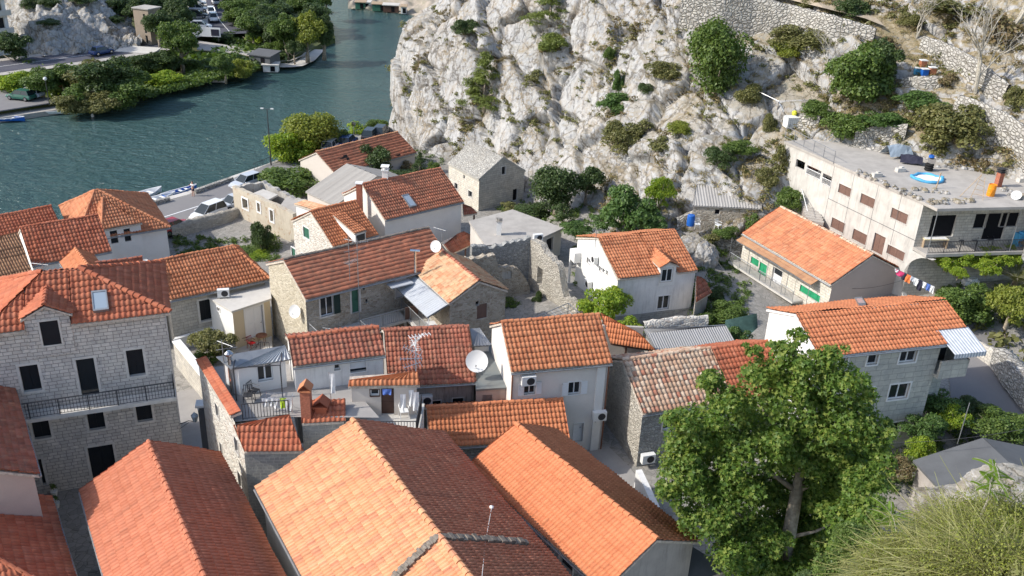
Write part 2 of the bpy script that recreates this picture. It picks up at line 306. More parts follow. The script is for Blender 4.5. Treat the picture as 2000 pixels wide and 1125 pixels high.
class MB:
    def __init__(s): s.v = []; s.f = []; s.m = []; s.uv = []
    def face(s, pts, mat=0, uv=None):
        i = len(s.v); s.v += [tuple(p) for p in pts]; s.f.append(tuple(range(i, i+len(pts)))); s.m.append(mat)
        s.uv.append(uv if uv else None)
        return s
    def box(s, c, sz, rz=0, mat=0, tilt=None):
        M = Matrix.Rotation(rz, 3, 'Z')
        if tilt is not None: M = M@tilt
        c = Vector(c); h = [x/2 for x in sz]
        P8 = [c+M@Vector((sx*h[0], sy*h[1], sz_*h[2])) for sz_ in (-1, 1) for sy in (-1, 1) for sx in (-1, 1)]
        for q in ((0, 2, 3, 1), (4, 5, 7, 6), (0, 1, 5, 4), (2, 6, 7, 3), (0, 4, 6, 2), (1, 3, 7, 5)):
            s.face([P8[i] for i in q], mat, [(0, 0), (1, 0), (1, 1), (0, 1)])
        return s
    def obox(s, o, ex, ey, ez, mat=0):          # box from a corner and three edge vectors
        o, ex, ey, ez = (Vector(x) for x in (o, ex, ey, ez))
        P8 = [o+ex*a+ey*b+ez*c for c in (0, 1) for b in (0, 1) for a in (0, 1)]
        lx, ly, lz = ex.length, ey.length, ez.length
        for q, (a, b) in (((0, 2, 3, 1), (ly, lx)), ((4, 5, 7, 6), (lx, ly)), ((0, 1, 5, 4), (lx, lz)), ((2, 6, 7, 3), (lz, lx)), ((0, 4, 6, 2), (lz, ly)), ((1, 3, 7, 5), (ly, lz))):
            s.face([P8[i] for i in q], mat, [(0, 0), (a, 0), (a, b), (0, b)])
        return s
    def tube(s, pts, r, n=6, mat=0, cap=True, r2=None):
        pts = [Vector(p) for p in pts]; rings = []
        for i, p in enumerate(pts):
            d = (pts[min(i+1, len(pts)-1)]-pts[max(i-1, 0)]).normalized()
            a = d.cross(Vector((0, 0, 1)));
            if a.length < .01: a = Vector((1, 0, 0))
            a.normalize(); b = d.cross(a)
            rr = r if r2 is None else r+(r2-r)*i/(len(pts)-1)
            if isinstance(r, (list, tuple)): rr = r[i]
            rings.append([p+(a*math.cos(2*math.pi*k/n)+b*math.sin(2*math.pi*k/n))*rr for k in range(n)])
        i0 = len(s.v)
        for q in rings: s.v += [tuple(p) for p in q]
        for j in range(len(rings)-1):
            for k in range(n):
                s.f.append((i0+j*n+k, i0+j*n+(k+1) % n, i0+(j+1)*n+(k+1) % n, i0+(j+1)*n+k)); s.m.append(mat); s.uv.append(None)
        if cap:
            s.f.append(tuple(i0+k for k in range(n))[::-1]); s.m.append(mat); s.uv.append(None)
            s.f.append(tuple(i0+(len(rings)-1)*n+k for k in range(n))); s.m.append(mat); s.uv.append(None)
        return s
    def lathe(s, c, prof, n=12, mat=0, axis=None):
        c = Vector(c); i0 = len(s.v); M = axis.to_track_quat('Z', 'Y').to_matrix() if axis is not None else Matrix.Identity(3)
        for r, z in prof:
            for k in range(n): s.v.append(tuple(c+M@Vector((r*math.cos(2*math.pi*k/n), r*math.sin(2*math.pi*k/n), z))))
        for j in range(len(prof)-1):
            for k in range(n):
                s.f.append((i0+j*n+k, i0+j*n+(k+1) % n, i0+(j+1)*n+(k+1) % n, i0+(j+1)*n+k)); s.m.append(mat); s.uv.append(None)
        return s
    def build(s, name, mats, parent=None, smooth=False, org=None):
        o0 = org_of(parent) if parent else Vector(org if org is not None else (0, 0, 0))
        me = bpy.data.meshes.new(name); me.from_pydata([tuple(Vector(p)-o0) for p in s.v], [], s.f)
        for m in (mats if isinstance(mats, (list, tuple)) else [mats]): me.materials.append(MATS[m])
        me.polygons.foreach_set('material_index', s.m)
        if any(u for u in s.uv):
            l = me.uv_layers.new(name='UVMap').data
            for p, u in zip(me.polygons, s.uv):
                for j, li in enumerate(p.loop_indices): l[li].uv = u[j] if u else (0, 0)
        if smooth: me.polygons.foreach_set('use_smooth', [True]*len(me.polygons))
        me.update()
        o = link(name, me, parent)
        if not parent and org is not None: o.location = org; ORG[o.name] = Vector(org)
        return o
def copy_tree(o, parent=None):
    c = o.copy(); COL.objects.link(c)
    if parent: c.parent = parent
    for ch in list(o.children): copy_tree(ch, c)
    return c
# ================================================================ roofs
def clip_poly(poly, f):                         # Sutherland-Hodgman, keep f(p) >= 0
    out = []
    for i in range(len(poly)):
        a, b = poly[i], poly[(i+1) % len(poly)]; fa, fb = f(a), f(b)
        if fa >= 0: out.append(a)
        if (fa >= 0) != (fb >= 0):
            t = fa/(fa-fb); out.append(tuple(a[k]+(b[k]-a[k])*t for k in range(len(a))))
    return out
def tile_arrays(poly, tw, tl, style, lift=0.03, seed=0):
    """covering of a convex planar polygon whose first edge is the eave"""
    if style not in ('plain', 'corr', 'rib'): lift = .08
    p = [np.array(q, float) for q in poly]
    k0 = min(range(len(p)), key=lambda i: round(float(p[i][2]+p[(i+1) % len(p)][2]), 3)) if len(p) > 2 else 0
    p = p[k0:]+p[:k0]; e = p[1]-p[0]; e /= np.linalg.norm(e)
    nrm = np.zeros(3)
    for i in range(len(p)): nrm += np.cross(p[i], p[(i+1) % len(p)])
    nrm /= np.linalg.norm(nrm)
    if nrm[2] < 0: nrm = -nrm
    vx = np.cross(nrm, e)
    if vx[2] < 0: vx = -vx
    L = [((q-p[0])@e, (q-p[0])@vx) for q in p]
    vmax = max(v for _, v in L); vmin = min(0, min(v for _, v in L))
    umin = min(u for u, _ in L); umax = max(u for u, _ in L)
    def span(v):
        us = []
        v = min(max(v, vmin+1e-5), vmax-1e-5)
        for i in range(len(L)):
            (u0, v0), (u1, v1) = L[i], L[(i+1) % len(L)]
            if (v0-v)*(v1-v) <= 0 and abs(v1-v0) > 1e-9: us.append(u0+(u1-u0)*(v-v0)/(v1-v0))
        return (min(us), max(us)) if len(us) > 1 else (0, 0)
    ns = {'groove': 5, 'pan': 5, 'barrel': 6, 'flat': 2, 'corr': 4, 'rib': 6, 'plain': 2}[style]
    ph = {'groove': [-.9, .9, 1, .85, .5], 'pan': [0, .55, 1, .55, .05], 'barrel': [0, .7, 1, .9, .45, 0], 'flat': [0, .35], 'corr': [0, .5, 1, .5], 'rib': [0, 0, 0, 0, .7, .7], 'plain': [0, 0]}[style]
    amp = {'groove': .052, 'pan': .06, 'barrel': .075, 'flat': .02, 'corr': .075, 'rib': .05, 'plain': 0}[style]
    step = {'groove': .055, 'pan': .045, 'barrel': .03, 'flat': .035, 'corr': 0, 'rib': 0, 'plain': 0}[style]
    n_u = int(round((umax-umin)/tw*ns)); s0 = float(p[0]@e); umin = math.floor((umin+s0)/tw)*tw-s0; n_u = int(math.ceil((umax-umin)/tw*ns)); us = umin+np.arange(n_u+2)*tw/ns
    prof = np.array([ph[i % ns] for i in range(n_u+2)])*amp
    ncs = max(1, int(math.ceil((vmax-vmin)/tl))); rs = random.Random(seed)
    V = []; UV = []; Fq = []; off = 0; nu = len(us)
    rj = np.random.RandomState(seed+3); ncol = nu//ns+2; tj = rj.normal(0, .007, (ncs+1, ncol)); sl_ = rj.rand(ncs+1, ncol) > .985; tj = tj+sl_*.03; ci = np.arange(nu)//ns; sag = .035 if step else .012
    if style in ('plain', 'corr', 'rib'): tj *= 0
    rows = []
    for k in range(ncs):
        v0, v1 = vmin+k*tl, min(vmin+(k+1)*tl, vmax)
        if step: rows += [(v0, 0.0, k+.02, 0), (v0, step, k+.05, 1), (v1, .004, k+.97, 1)]
        else: rows += [(v0, 0, k+.05, 0), (v1, 0, k+.97, 1)]
    jit = {}
    for v, h, kv, _ in rows:
        a, b = span(v); uc = np.clip(us, a, b); kk = int(kv)
        if kk not in jit: jit[kk] = rs.uniform(-.012, .012), rs.uniform(-.006, .006)
        wv_ = sag*np.sin((uc+s0)*.8+seed)*math.sin(v*1.1+seed*2)+sag*.5*np.sin((uc+s0)*2.3+v*1.7+seed)
        pts = p[0]+np.outer(uc, e)+(v+(jit[kk][0] if step and 0 < kk else 0)*(1 if h == step else 0))*vx+np.outer(prof+h+lift+jit[kk][1]+tj[kk][ci]+wv_, nrm)
        V.append(pts); UV.append(np.stack([us/tw+.01+seed % 37*13, np.full(nu, kv+seed % 11*7)], 1))
    V = np.concatenate(V); UV = np.concatenate(UV); R_ = len(rows)
    for r in range(R_-1):
        if step and r % 3 == 2: continue
        if not step and r % 2 == 1: continue
        i = np.arange(nu-1)+r*nu
        q = np.stack([i, i+1, i+1+nu, i+nu], 1)
        wd = np.linalg.norm(V[q[:, 1]]-V[q[:, 0]], axis=1)+np.linalg.norm(V[q[:, 2]]-V[q[:, 3]], axis=1)
        Fq.append(q[wd > 1e-4])
    return V, np.concatenate(Fq), UV
def caps(mb, a, b, r=.12, seg=.36, mat=0):
    """ridge of overlapping half-round tiles from a to b"""
    a, b = Vector(a), Vector(b); d = b-a; n = max(1, int(d.length/seg)); d.normalize()
    s = d.cross(Vector((0, 0, 1))).normalized(); u = s.cross(d).normalized()
    if u.z < 0: u = -u
    L = (b-a).length/n
    for i in range(n):
        rings = []
        for t, rr, up in ((i*L-.01, r*1.12, .035), ((i+1)*L+.03, r*.92, .01)):
            c = a+d*t+u*(up+.02*math.sin(t*1.3+a.x)+.012*math.sin(i*2.7))+s*.012*math.sin(i*3.1)
            rings.append([c+s*math.cos(math.pi*k/5)*rr+u*(math.sin(math.pi*k/5)*rr-.02) for k in range(6)])
        for k in range(5): mb.face([rings[0][k], rings[0][k+1], rings[1][k+1], rings[1][k]], mat, [(i*5+.1, .1), (i*5+.2, .1), (i*5+.2, .8), (i*5+.1, .8)])
        mb.face(rings[0][::-1], mat, [(i*5+.1, .1)]*6)
def ridge_ok(a, b, polys):
    ns_ = []
    for pl in polys:
        ks = [tuple(round(float(x), 3) for x in q) for q in pl]; ka, kb = tuple(round(float(x), 3) for x in a), tuple(round(float(x), 3) for x in b)
        if ka in ks and kb in ks:
            n_ = np.cross(np.array(pl[1])-np.array(pl[0]), np.array(pl[2])-np.array(pl[0])); n_ /= np.linalg.norm(n_); ns_.append(n_ if n_[2] > 0 else -n_)
    return 1.0 if len(ns_) < 2 or abs(ns_[0]@ns_[1]) < .995 else -1.0
def roof_mesh(parent, polys, mat, style='pan', tw=.22, tl=.36, thick=.12, capr=.12, name='roof', under='mortar', capmat=None, seed=1, caps_on=True, label=None, mat2=None):
    """one mesh per roof (coverings of all planes plus the deck below them); ridge and hip tiles are a child"""
    Vs, Fs, Us, Ms = [], [], [], []; off = 0
    for j, pl in enumerate(polys):
        V, Fq, UV = tile_arrays(pl, tw, tl, style, seed=seed*7+j)
        Vs.append(V); Fs.append(Fq+off); Us.append(UV); Ms.append(np.full(len(Fq), 2 if (mat2 and j == 1) else 0)); off += len(V)
    key = lambda a: tuple(round(float(x), 3) for x in a)
    edges = {}
    for pl in polys:
        for i in range(len(pl)):
            k = frozenset((key(pl[i]), key(pl[(i+1) % len(pl)]))); edges[k] = edges.get(k, 0)+1
    for pl in polys:
        P_ = [np.array(q, float) for q in pl]; n = len(P_); dn = np.array([0, 0, thick])
        top = [q+np.array([0, 0, .012]) for q in P_]; bot = [q-dn for q in P_]
        quads = []
        c = sum(P_)/n
        for a, sgn in ((top, 1), (bot, -1)):
            cc = sum(a)/n
            for i in range(n): quads.append([a[i], a[(i+1) % n], cc, cc] if sgn > 0 else [a[(i+1) % n], a[i], cc, cc])
        for i in range(n):
            if edges[frozenset((key(pl[i]), key(pl[(i+1) % n])))] < 2: quads.append([bot[i], bot[(i+1) % n], top[(i+1) % n], top[i]])
        V = np.array([x for q in quads for x in q]); Fq = np.arange(len(V)).reshape(-1, 4)
        Vs.append(V); Fs.append(Fq+off); Us.append(np.zeros((len(V), 2))); Ms.append(np.ones(len(Fq), int)); off += len(V)
    o = mesh_np(name, np.concatenate(Vs), np.concatenate(Fs), [mat, under]+([mat2] if mat2 else []), parent, np.concatenate(Us), midx=np.concatenate(Ms))
    if label: o['label'] = label
    if caps_on:
        done = set()
        for pl in polys:
            for i in range(len(pl)):
                a, b = pl[i], pl[(i+1) % len(pl)]; k = frozenset((key(a), key(b)))
                if edges[k] > 1 and k not in done and abs(float(a[2])-float(b[2])) < .02+abs(float(a[2])-float(b[2]))*ridge_ok(a, b, polys):
                    done.add(k); mb = MB(); caps(mb, np.array(a)+[0, 0, .09], np.array(b)+[0, 0, .09], capr); mb.build('ridge_tiles', capmat or mat, o)
    return o

# ================================================================ walls with real openings
class Wall:
    def __init__(s, p0, p1, zb, top):
        """p0 -> p1 in plan, outside on the right hand; top: list of (fraction, z) from p0 to p1"""
        s.p0 = np.array(p0[:2], float); s.p1 = np.array(p1[:2], float); d = s.p1-s.p0; s.L = np.hypot(*d); s.e = d/s.L
        s.n = np.array([s.e[1], -s.e[0]]); s.zb = zb; s.top = [(f*s.L, z) for f, z in top]; s.op = []
    def pt(s, u, z, out=0.0):
        q = s.p0+s.e*u+s.n*out; return (q[0], q[1], z)
    def px(s, x, y, out=0.0):                    # photo pixel -> (u, z) on this wall
        q = PW(x, y, (s.p0[0]+s.n[0]*out, s.p0[1]+s.n[1]*out, 0), np.array([s.n[0], s.n[1], 0])); return (q[:2]-s.p0)@s.e, q[2]
    def rect(s, r):
        (u0, z0), (u1, z1) = s.px(r[0], r[1]), s.px(r[2], r[3]); return min(u0, u1), max(u0, u1), min(z0, z1), max(z0, z1)
    def emit(s, mb, mat=0, rmat=1, depth=.2):
        us = sorted({0, s.L}|{u for o in s.op for u in o[:2]}|{u for u, _ in s.top}); zt = max(z for _, z in s.top)
        zs = sorted({s.zb, zt}|{z for o in s.op for z in o[2:4]})
        us = [u for u in us if 0 <= u <= s.L]; zs = [z for z in zs if s.zb <= z <= zt]
        for i in range(len(us)-1):
            for j in range(len(zs)-1):
                u, z = (us[i]+us[i+1])/2, (zs[j]+zs[j+1])/2
                if any(o[0] < u < o[1] and o[2] < z < o[3] for o in s.op): continue
                poly = [(us[i], zs[j]), (us[i+1], zs[j]), (us[i+1], zs[j+1]), (us[i], zs[j+1])]
                for (ua, za), (ub, zb) in zip(s.top, s.top[1:]):
                    if us[i+1] <= ua+1e-6 or us[i] >= ub-1e-6: continue
                    poly = clip_poly(poly, lambda q: za+(zb-za)*(q[0]-ua)/(ub-ua)-q[1])
                    if len(poly) < 3: break
                if len(poly) > 2: mb.face([s.pt(a, b) for a, b in poly], mat, [(a+s.p0[0]*.37, b) for a, b in poly])
        for (u0, u1, z0, z1) in s.op:
            for (a, b) in (((u0, z0), (u1, z0)), ((u1, z0), (u1, z1)), ((u1, z1), (u0, z1)), ((u0, z1), (u0, z0))):
                mb.face([s.pt(*a), s.pt(*b), s.pt(*b, -depth), s.pt(*a, -depth)], rmat, [(0, 0), (1, 0), (1, .2), (0, .2)])
def wbox(mb, w, u0, u1, z0, z1, o0, o1, mat=0):   # box on a wall, o = distance out of the wall
    a = Vector(w.pt(u0, z0, o0)); mb.obox(a, Vector(w.pt(u1, z0, o0))-a, Vector((0, 0, z1-z0)), Vector(w.pt(u0, z0, o1))-a, mat)
def slat_leaf(w, u0, u1, z0, z1, o0, mat, parent, name='shutter'):
    mb = MB(); t = .045; wbox(mb, w, u0, u1, z0, z1, o0, o0+.025)
    for a, b, c, d in ((u0, u0+t, z0, z1), (u1-t, u1, z0, z1), (u0+t, u1-t, z0, z0+t), (u0+t, u1-t, z1-t, z1), (u0+t, u1-t, (z0+z1)/2-t/2, (z0+z1)/2+t/2)):
        wbox(mb, w, a, b, c, d, o0+.025, o0+.045)
    n = max(3, int((z1-z0)/.09))
    for i in range(n):
        z = z0+t+(z1-z0-2*t)*(i+.5)/n; wbox(mb, w, u0+t, u1-t, z-.012, z+.012, o0+.025, o0+.04)
    return mb.build(name, mat, parent)
def opening(w, r, kind, parent, px=True, trim='trim', tw=.11, shut='shutter_green', label=None):
    """cut an opening and fill it; r = photo pixels of top-left and bottom-right corner, or (u0,u1,z0,z1)"""
    u0, u1, z0, z1 = w.rect(r) if px else r
    door = kind.startswith('door')
    w.op.append((u0, u1, z0, z1)); D = -.2
    nm = 'door' if door else 'window'
    mb = MB()
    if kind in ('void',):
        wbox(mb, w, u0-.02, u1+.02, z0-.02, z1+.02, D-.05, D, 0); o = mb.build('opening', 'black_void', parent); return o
    if trim:
        t = tw
        wbox(mb, w, u0-t, u0, z0-(0 if door else t), z1+t, -.02, .03); wbox(mb, w, u1, u1+t, z0-(0 if door else t), z1+t, -.02, .03)
        wbox(mb, w, u0, u1, z1, z1+t, -.02, .03)
        if not door: wbox(mb, w, u0, u1, z0-t, z0, -.02, .05)
    if kind in ('dark', 'doordark'):              # closed dark shutters or deep unlit glazing behind a stone surround
        f = mb.build(nm, trim, parent) if trim else None
        par = f or parent; m2 = MB(); um = (u0+u1)/2
        wbox(m2, w, u0, u1, z0, z1, D-.03, D)
        for a, b in ((u0+.015, um-.01), (um+.01, u1-.015)): wbox(m2, w, a, b, z0+.02, z1-.02, D, D+.03)
        m2.build('pane', 'shutter_black' if kind == 'dark' else 'glass', par)
        if label and f: f['label'] = label
        return par
    if kind in ('pvc', 'pvc1', 'doorglass', 'doorpvc'):
        f = mb.build(nm, trim, parent) if trim else None; par = f or parent
        m2 = MB(); s = .06; o0, o1 = D+.02, D+.08
        wbox(m2, w, u0, u0+s, z0, z1, o0, o1); wbox(m2, w, u1-s, u1, z0, z1, o0, o1); wbox(m2, w, u0+s, u1-s, z0, z0+s, o0, o1); wbox(m2, w, u0+s, u1-s, z1-s, z1, o0, o1)
        if kind == 'pvc': wbox(m2, w, (u0+u1)/2-.04, (u0+u1)/2+.04, z0+s, z1-s, o0, o1)
        if kind == 'doorpvc':
            wbox(m2, w, u0+s, u1-s, z0+s, z0+(z1-z0)*.55, o0, o1-.02)
        m2.build('frame', 'pvc', par); m3 = MB(); wbox(m3, w, u0, u1, z0, z1, D-.02, D+.03); m3.build('pane', 'glass', par)
        return par
    if kind in ('shut', 'doorshut'):              # a pair of closed slatted shutters
        f = mb.build(nm, trim, parent) if trim else None; par = f or parent
        um = (u0+u1)/2
        slat_leaf(w, u0+.01, um-.006, z0+.01, z1-.01, -.1, shut, par); slat_leaf(w, um+.006, u1-.01, z0+.01, z1-.01, -.1, shut, par)
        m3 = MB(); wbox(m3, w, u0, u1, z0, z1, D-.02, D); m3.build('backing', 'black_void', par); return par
    if kind in ('open', 'openr'):                   # window with open shutter leaves folded on the wall
        f = mb.build(nm, trim, parent) if trim else None; par = f or parent
        m2 = MB(); s = .05; um = (u0+u1)/2
        for a, b, c, d in ((u0, u0+s, z0, z1), (u1-s, u1, z0, z1), (u0+s, u1-s, z0, z0+s), (u0+s, u1-s, z1-s, z1), (um-.03, um+.03, z0+s, z1-s)): wbox(m2, w, a, b, c, d, D+.02, D+.08)
        m2.build('frame', 'pvc', par); m3 = MB(); wbox(m3, w, u0, u1, z0, z1, D-.02, D+.03); m3.build('pane', 'glass', par)
        h = (u1-u0)/2
        if kind == 'open': slat_leaf(w, u0-h-.02, u0-.02, z0, z1, .035, shut, par)
        slat_leaf(w, u1+.02, u1+h+.02, z0, z1, .035, shut, par); return par
    if kind in ('door', 'doorbrown', 'doorwhite', 'doorgreen'):
        f = mb.build(nm, trim, parent) if trim else None; par = f or parent
        m = {'door': 'shutter_brown', 'doorbrown': 'brown_wood', 'doorwhite': 'pvc', 'doorgreen': 'shutter_green'}[kind]
        m2 = MB(); wbox(m2, w, u0, u1, z0, z1, D, D+.05); um = (u0+u1)/2; n = 2 if u1-u0 > 1.1 else 1
        for k in range(n):
            a = u0+(u1-u0)*k/n+.06; b = u0+(u1-u0)*(k+1)/n-.06
            wbox(m2, w, a, b, z0+.12, z0+(z1-z0)*.45, D+.05, D+.07); wbox(m2, w, a, b, z0+(z1-z0)*.5, z1-.12, D+.05, D+.07)
        lf = m2.build('leaf' if par is not parent else 'door', m, par)
        m4 = MB(); m4.tube([w.pt(u1-.12, z0+1.0, D+.07), w.pt(u1-.12, z0+1.0, D+.12), w.pt(u1-.22, z0+1.0, D+.12)], .012, 5); m4.build('handle', 'dark_steel', lf if par is parent else par)
        return par
    if kind == 'roller':
        f = mb.build(nm, trim, parent) if trim else None; par = f or parent
        m2 = MB(); zc = z0+(z1-z0)*.25
        for i in range(12):
            a = zc+(z1-zc)*i/12; wbox(m2, w, u0, u1, a, a+(z1-zc)/12-.008, D+.1, D+.12)
        m2.build('roller_blind', 'pvc', par); m3 = MB(); wbox(m3, w, u0, u1, z0, z1, D-.02, D+.03); m3.build('pane', 'glass', par); return par
    return mb.build(nm, trim, parent)

# ================================================================ buildings
class Bld:
    pass
def solve_ridge(A, B, RA, ze, pitch):
    a, b = P(*A, ze), P(*B, ze); e = (b-a)[:2]; e /= np.hypot(*e); n = np.array([-e[1], e[0]])
    lo, hi = ze+.05, ze+9
    for _ in range(50):
        m = (lo+hi)/2; r = P(*RA, m); d = abs((r-a)[:2]@n)
        if d*math.tan(rad(pitch)) > m-ze: lo = m
        else: hi = m
    return m
def gable(name, label, A, B, RA, RB, ze, zg, wall, tile, pitch=28, zr=None, style='pan', tw=.22, tl=.36, cat='house', group=None,
          ov=.3, og=.12, skew=False, wins=(), rev=None, Bdist=None, trim='trim', cap=True, back=None, capmat=None, roofname='roof', thick=.12, build=True, capr=.12, under='mortar', gutter=True, sidemat=None):
    """gabled house from the photo pixels of the front eave A-B (outside on the right hand) and the ridge RA-RB"""
    if zr is None: zr = solve_ridge(A, B, RA, ze, pitch)
    a, b = P(*A, ze), P(*B, ze); ra, rb = P(*RA, zr), P(*RB, zr)
    e = (b-a)[:2]; e /= np.hypot(*e); n = np.array([-e[1], e[0]])
    if not skew:                                   # square the plan: ridge parallel to the eave, verges at right angles
        h = ((ra-a)[:2]@n+(rb-b)[:2]@n)/2
        ua = (((ra-a)[:2]@e)+0)/2; ub = ((rb-b)[:2]@e)/2
        a2 = a[:2]+e*ua; b2 = b[:2]+e*ub
        a, b = np.array([*a2, ze]), np.array([*b2, ze]); ra = np.array([*(a2+n*h), zr]); rb = np.array([*(b2+n*h), zr])
    if Bdist: b = a+np.array([*(e*Bdist), 0]); rb = ra+np.array([*(e*Bdist), 0])
    hb = 1.0 if back is None else back             # depth and fall of the back slope relative to the front one
    c = np.array([*(rb[:2]+(rb-b)[:2]*hb), zr-(zr-ze)*hb]); d = np.array([*(ra[:2]+(ra-a)[:2]*hb), zr-(zr-ze)*hb])
    g = Bld(); g.a, g.b, g.c, g.d, g.ra, g.rb, g.ze, g.zr, g.zg, g.e, g.n = a, b, c, d, ra, rb, ze, zr, zg, e, n
    g.polys = [[a, b, rb, ra], [c, d, ra, rb]]
    half = abs((ra-a)[:2]@n); g.half = half; tp = (zr-ze)/half
    E3 = e; 
    def ins(q, sf, sg): return q[:2]+n*sf+e*sg
    w0, w1, w2, w3 = ins(a, ov, og), ins(b, ov, -og), ins(c, -ov, -og), ins(d, -ov, og)
    zf = ze+ov*tp-.04; zbk = c[2]+ov*tp-.04; zt = zr-.04; fr = (half-ov)/(half*(1+hb)-2*ov)
    g.W = {'f': Wall(w0, w1, zg-.6, [(0, zf), (1, zf)]), 'r': Wall(w1, w2, zg-.6, [(0, zf), (fr, zt), (1, zbk)]),
           'b': Wall(w2, w3, zg-.6, [(0, zbk), (1, zbk)]), 'l': Wall(w3, w0, zg-.6, [(0, zbk), (1-fr, zt), (1, zf)])}
    ctr = (w0+w1+w2+w3)/4; g.root = empty(name, (ctr[0], ctr[1], zg), label, cat, group); g.wallmat = wall; g.tile = tile; g.trim = trim; g.sidemat = sidemat
    for wn in wins: add_win(g, *wn)
    g.roof_args = dict(mat=tile, style=style, tw=tw, tl=tl, caps_on=cap, capmat=capmat, name=roofname, thick=thick, capr=capr, under=under, seed=rnd.randint(1, 99))
    if gutter:
        m = MB(); o = -n*.07
        m.tube([a+[o[0], o[1], -.06], b+[o[0], o[1], -.06]], .055, 6); g.gut = m
    else: g.gut = None
    if build: finish(g)
    return g
def add_win(g, side, r, kind, kw=None):
    kw = dict(kw or {}); kw.setdefault('trim', g.trim); return opening(g.W[side], r, kind, g.root, **kw)
def finish(g, rev='concrete_light', reveal=None):
    mb = MB()
    ml = [g.wallmat, reveal or 'concrete_light']; sm = getattr(g, 'sidemat', None) or {}
    for k, w_ in g.W.items():
        i = 0
        if k in sm:
            if sm[k] not in ml: ml.append(sm[k])
            i = ml.index(sm[k])
        w_.emit(mb, i)
    g.wall = mb.build('wall', ml, g.root)
    if getattr(g, 'polys', None): g.roof = roof_mesh(g.root, g.polys, **g.roof_args)
    if getattr(g, 'gut', None): g.gut.build('gutter', 'grey_steel', g.root)
    return g
def box_bld(name, label, pts, zt, zg, wall, cat='house', group=None, roofmat='concrete', slab=.18, over=.12, wins=(), trim='trim', build=True, parapet=0, sidemat=None):
    """flat-roofed block; pts = plan corners, outside on the right hand; first wall 'f', then 'r','b','l'"""
    g = Bld(); n = len(pts); pts = [np.array(p[:2], float) for p in pts]; g.zg = zg
    names = ['f', 'r', 'b', 'l', 'm', 'k'][:n]; ctr = sum(pts)/n; g.pts = pts; g.trim = trim; g.sidemat = sidemat
    g.W = {k: Wall(pts[i], pts[(i+1) % n], zg-.6, [(0, zt), (1, zt)]) for i, k in enumerate(names)}
    g.root = empty(name, (ctr[0], ctr[1], zg), label, cat, group); g.wallmat = wall; g.polys = None; g.gut = None
    for wn in wins: add_win(g, *wn)
    if slab:
        mb = MB(); out = [p+(p-ctr)/np.linalg.norm(p-ctr)*over*1.4 for p in pts]
        mb.face([(*p, zt+slab) for p in out], 0, [tuple(p) for p in out]); mb.face([(*p, zt) for p in out][::-1], 0, [tuple(p) for p in out][::-1])
        for i in range(n):
            p, q = out[i], out[(i+1) % n]; mb.face([(*p, zt), (*q, zt), (*q, zt+slab), (*p, zt+slab)], 0, [(0, 0), (1, 0), (1, .2), (0, .2)])
        mb.build('roof_slab', roofmat, g.root)
    if build: finish(g)
    return g
def hip(name, label, A, B, RA, RB, ze, zg, wall, tile, zr=None, pitch=28, hipl=True, hipr=True, backdepth=None, **kw):
    """hipped roof: front eave A-B, ridge RA-RB"""
    g = gable(name, label, A, B, RA, RB, ze, zg, wall, tile, pitch=pitch, zr=zr, skew=True, build=False, **kw)
    a, b, ra, rb = g.a, g.b, g.ra, g.rb; n, e = g.n, g.e; half = g.half
    h = ((ra-a)[:2]@n+(rb-b)[:2]@n)/2
    la = (ra-a)[:2]@e if hipl else 0; lb = (rb-b)[:2]@e if hipr else 0
    ra = np.array([*(a[:2]+e*la+n*h), g.zr]); rb = np.array([*(b[:2]+e*lb+n*h), g.zr])
    d = np.array([*(a[:2]+n*2*h), ze]); c = np.array([*(b[:2]+n*2*h), ze])
    g.a, g.b, g.c, g.d, g.ra, g.rb = a, b, c, d, ra, rb
    g.polys = [[a, b, rb, ra], [c, d, ra, rb]]
    if hipl: g.polys.append([d, a, ra])
    if hipr: g.polys.append([b, c, rb])
    ov = kw.get('ov', .3); og = kw.get('og', .12); ol = ov if hipl else og; or_ = ov if hipr else og
    w0, w1, w2, w3 = a[:2]+n*ov+e*ol, b[:2]+n*ov-e*or_, c[:2]-n*ov-e*or_, d[:2]-n*ov+e*ol
    zf = ze+ov*(g.zr-ze)/h-.04
    tops = lambda gab: [(0, zf), (1, zf)] if not gab else [(0, zf), (.5, g.zr-.04), (1, zf)]
    old = g.W
    g.W = {'f': Wall(w0, w1, zg-.6, [(0, zf), (1, zf)]), 'r': Wall(w1, w2, zg-.6, tops(not hipr)), 'b': Wall(w2, w3, zg-.6, [(0, zf), (1, zf)]), 'l': Wall(w3, w0, zg-.6, tops(not hipl))}
    return g
def flat_poly_roof(name, parent, pts, mat, style='corr', tw=.18, tl=1.2, thick=.03, under='grey_steel', **kw):
    """single pitched sheet roof through 3-D points, first edge = eave"""
    p = [np.array(q, float) for q in pts]
    nrm = np.cross(p[1]-p[0], p[2]-p[0]); nrm /= np.linalg.norm(nrm)
    q = p[:3]+[x-nrm*((x-p[0])@nrm) for x in p[3:]]
    return roof_mesh(parent, [q], mat, style=style, tw=tw, tl=tl, thick=thick, under=under, caps_on=False, name=name, **kw)
def tiled_quad(pxs, zs):
    return [P(x, y, z) for (x, y), z in zip(pxs, zs)]
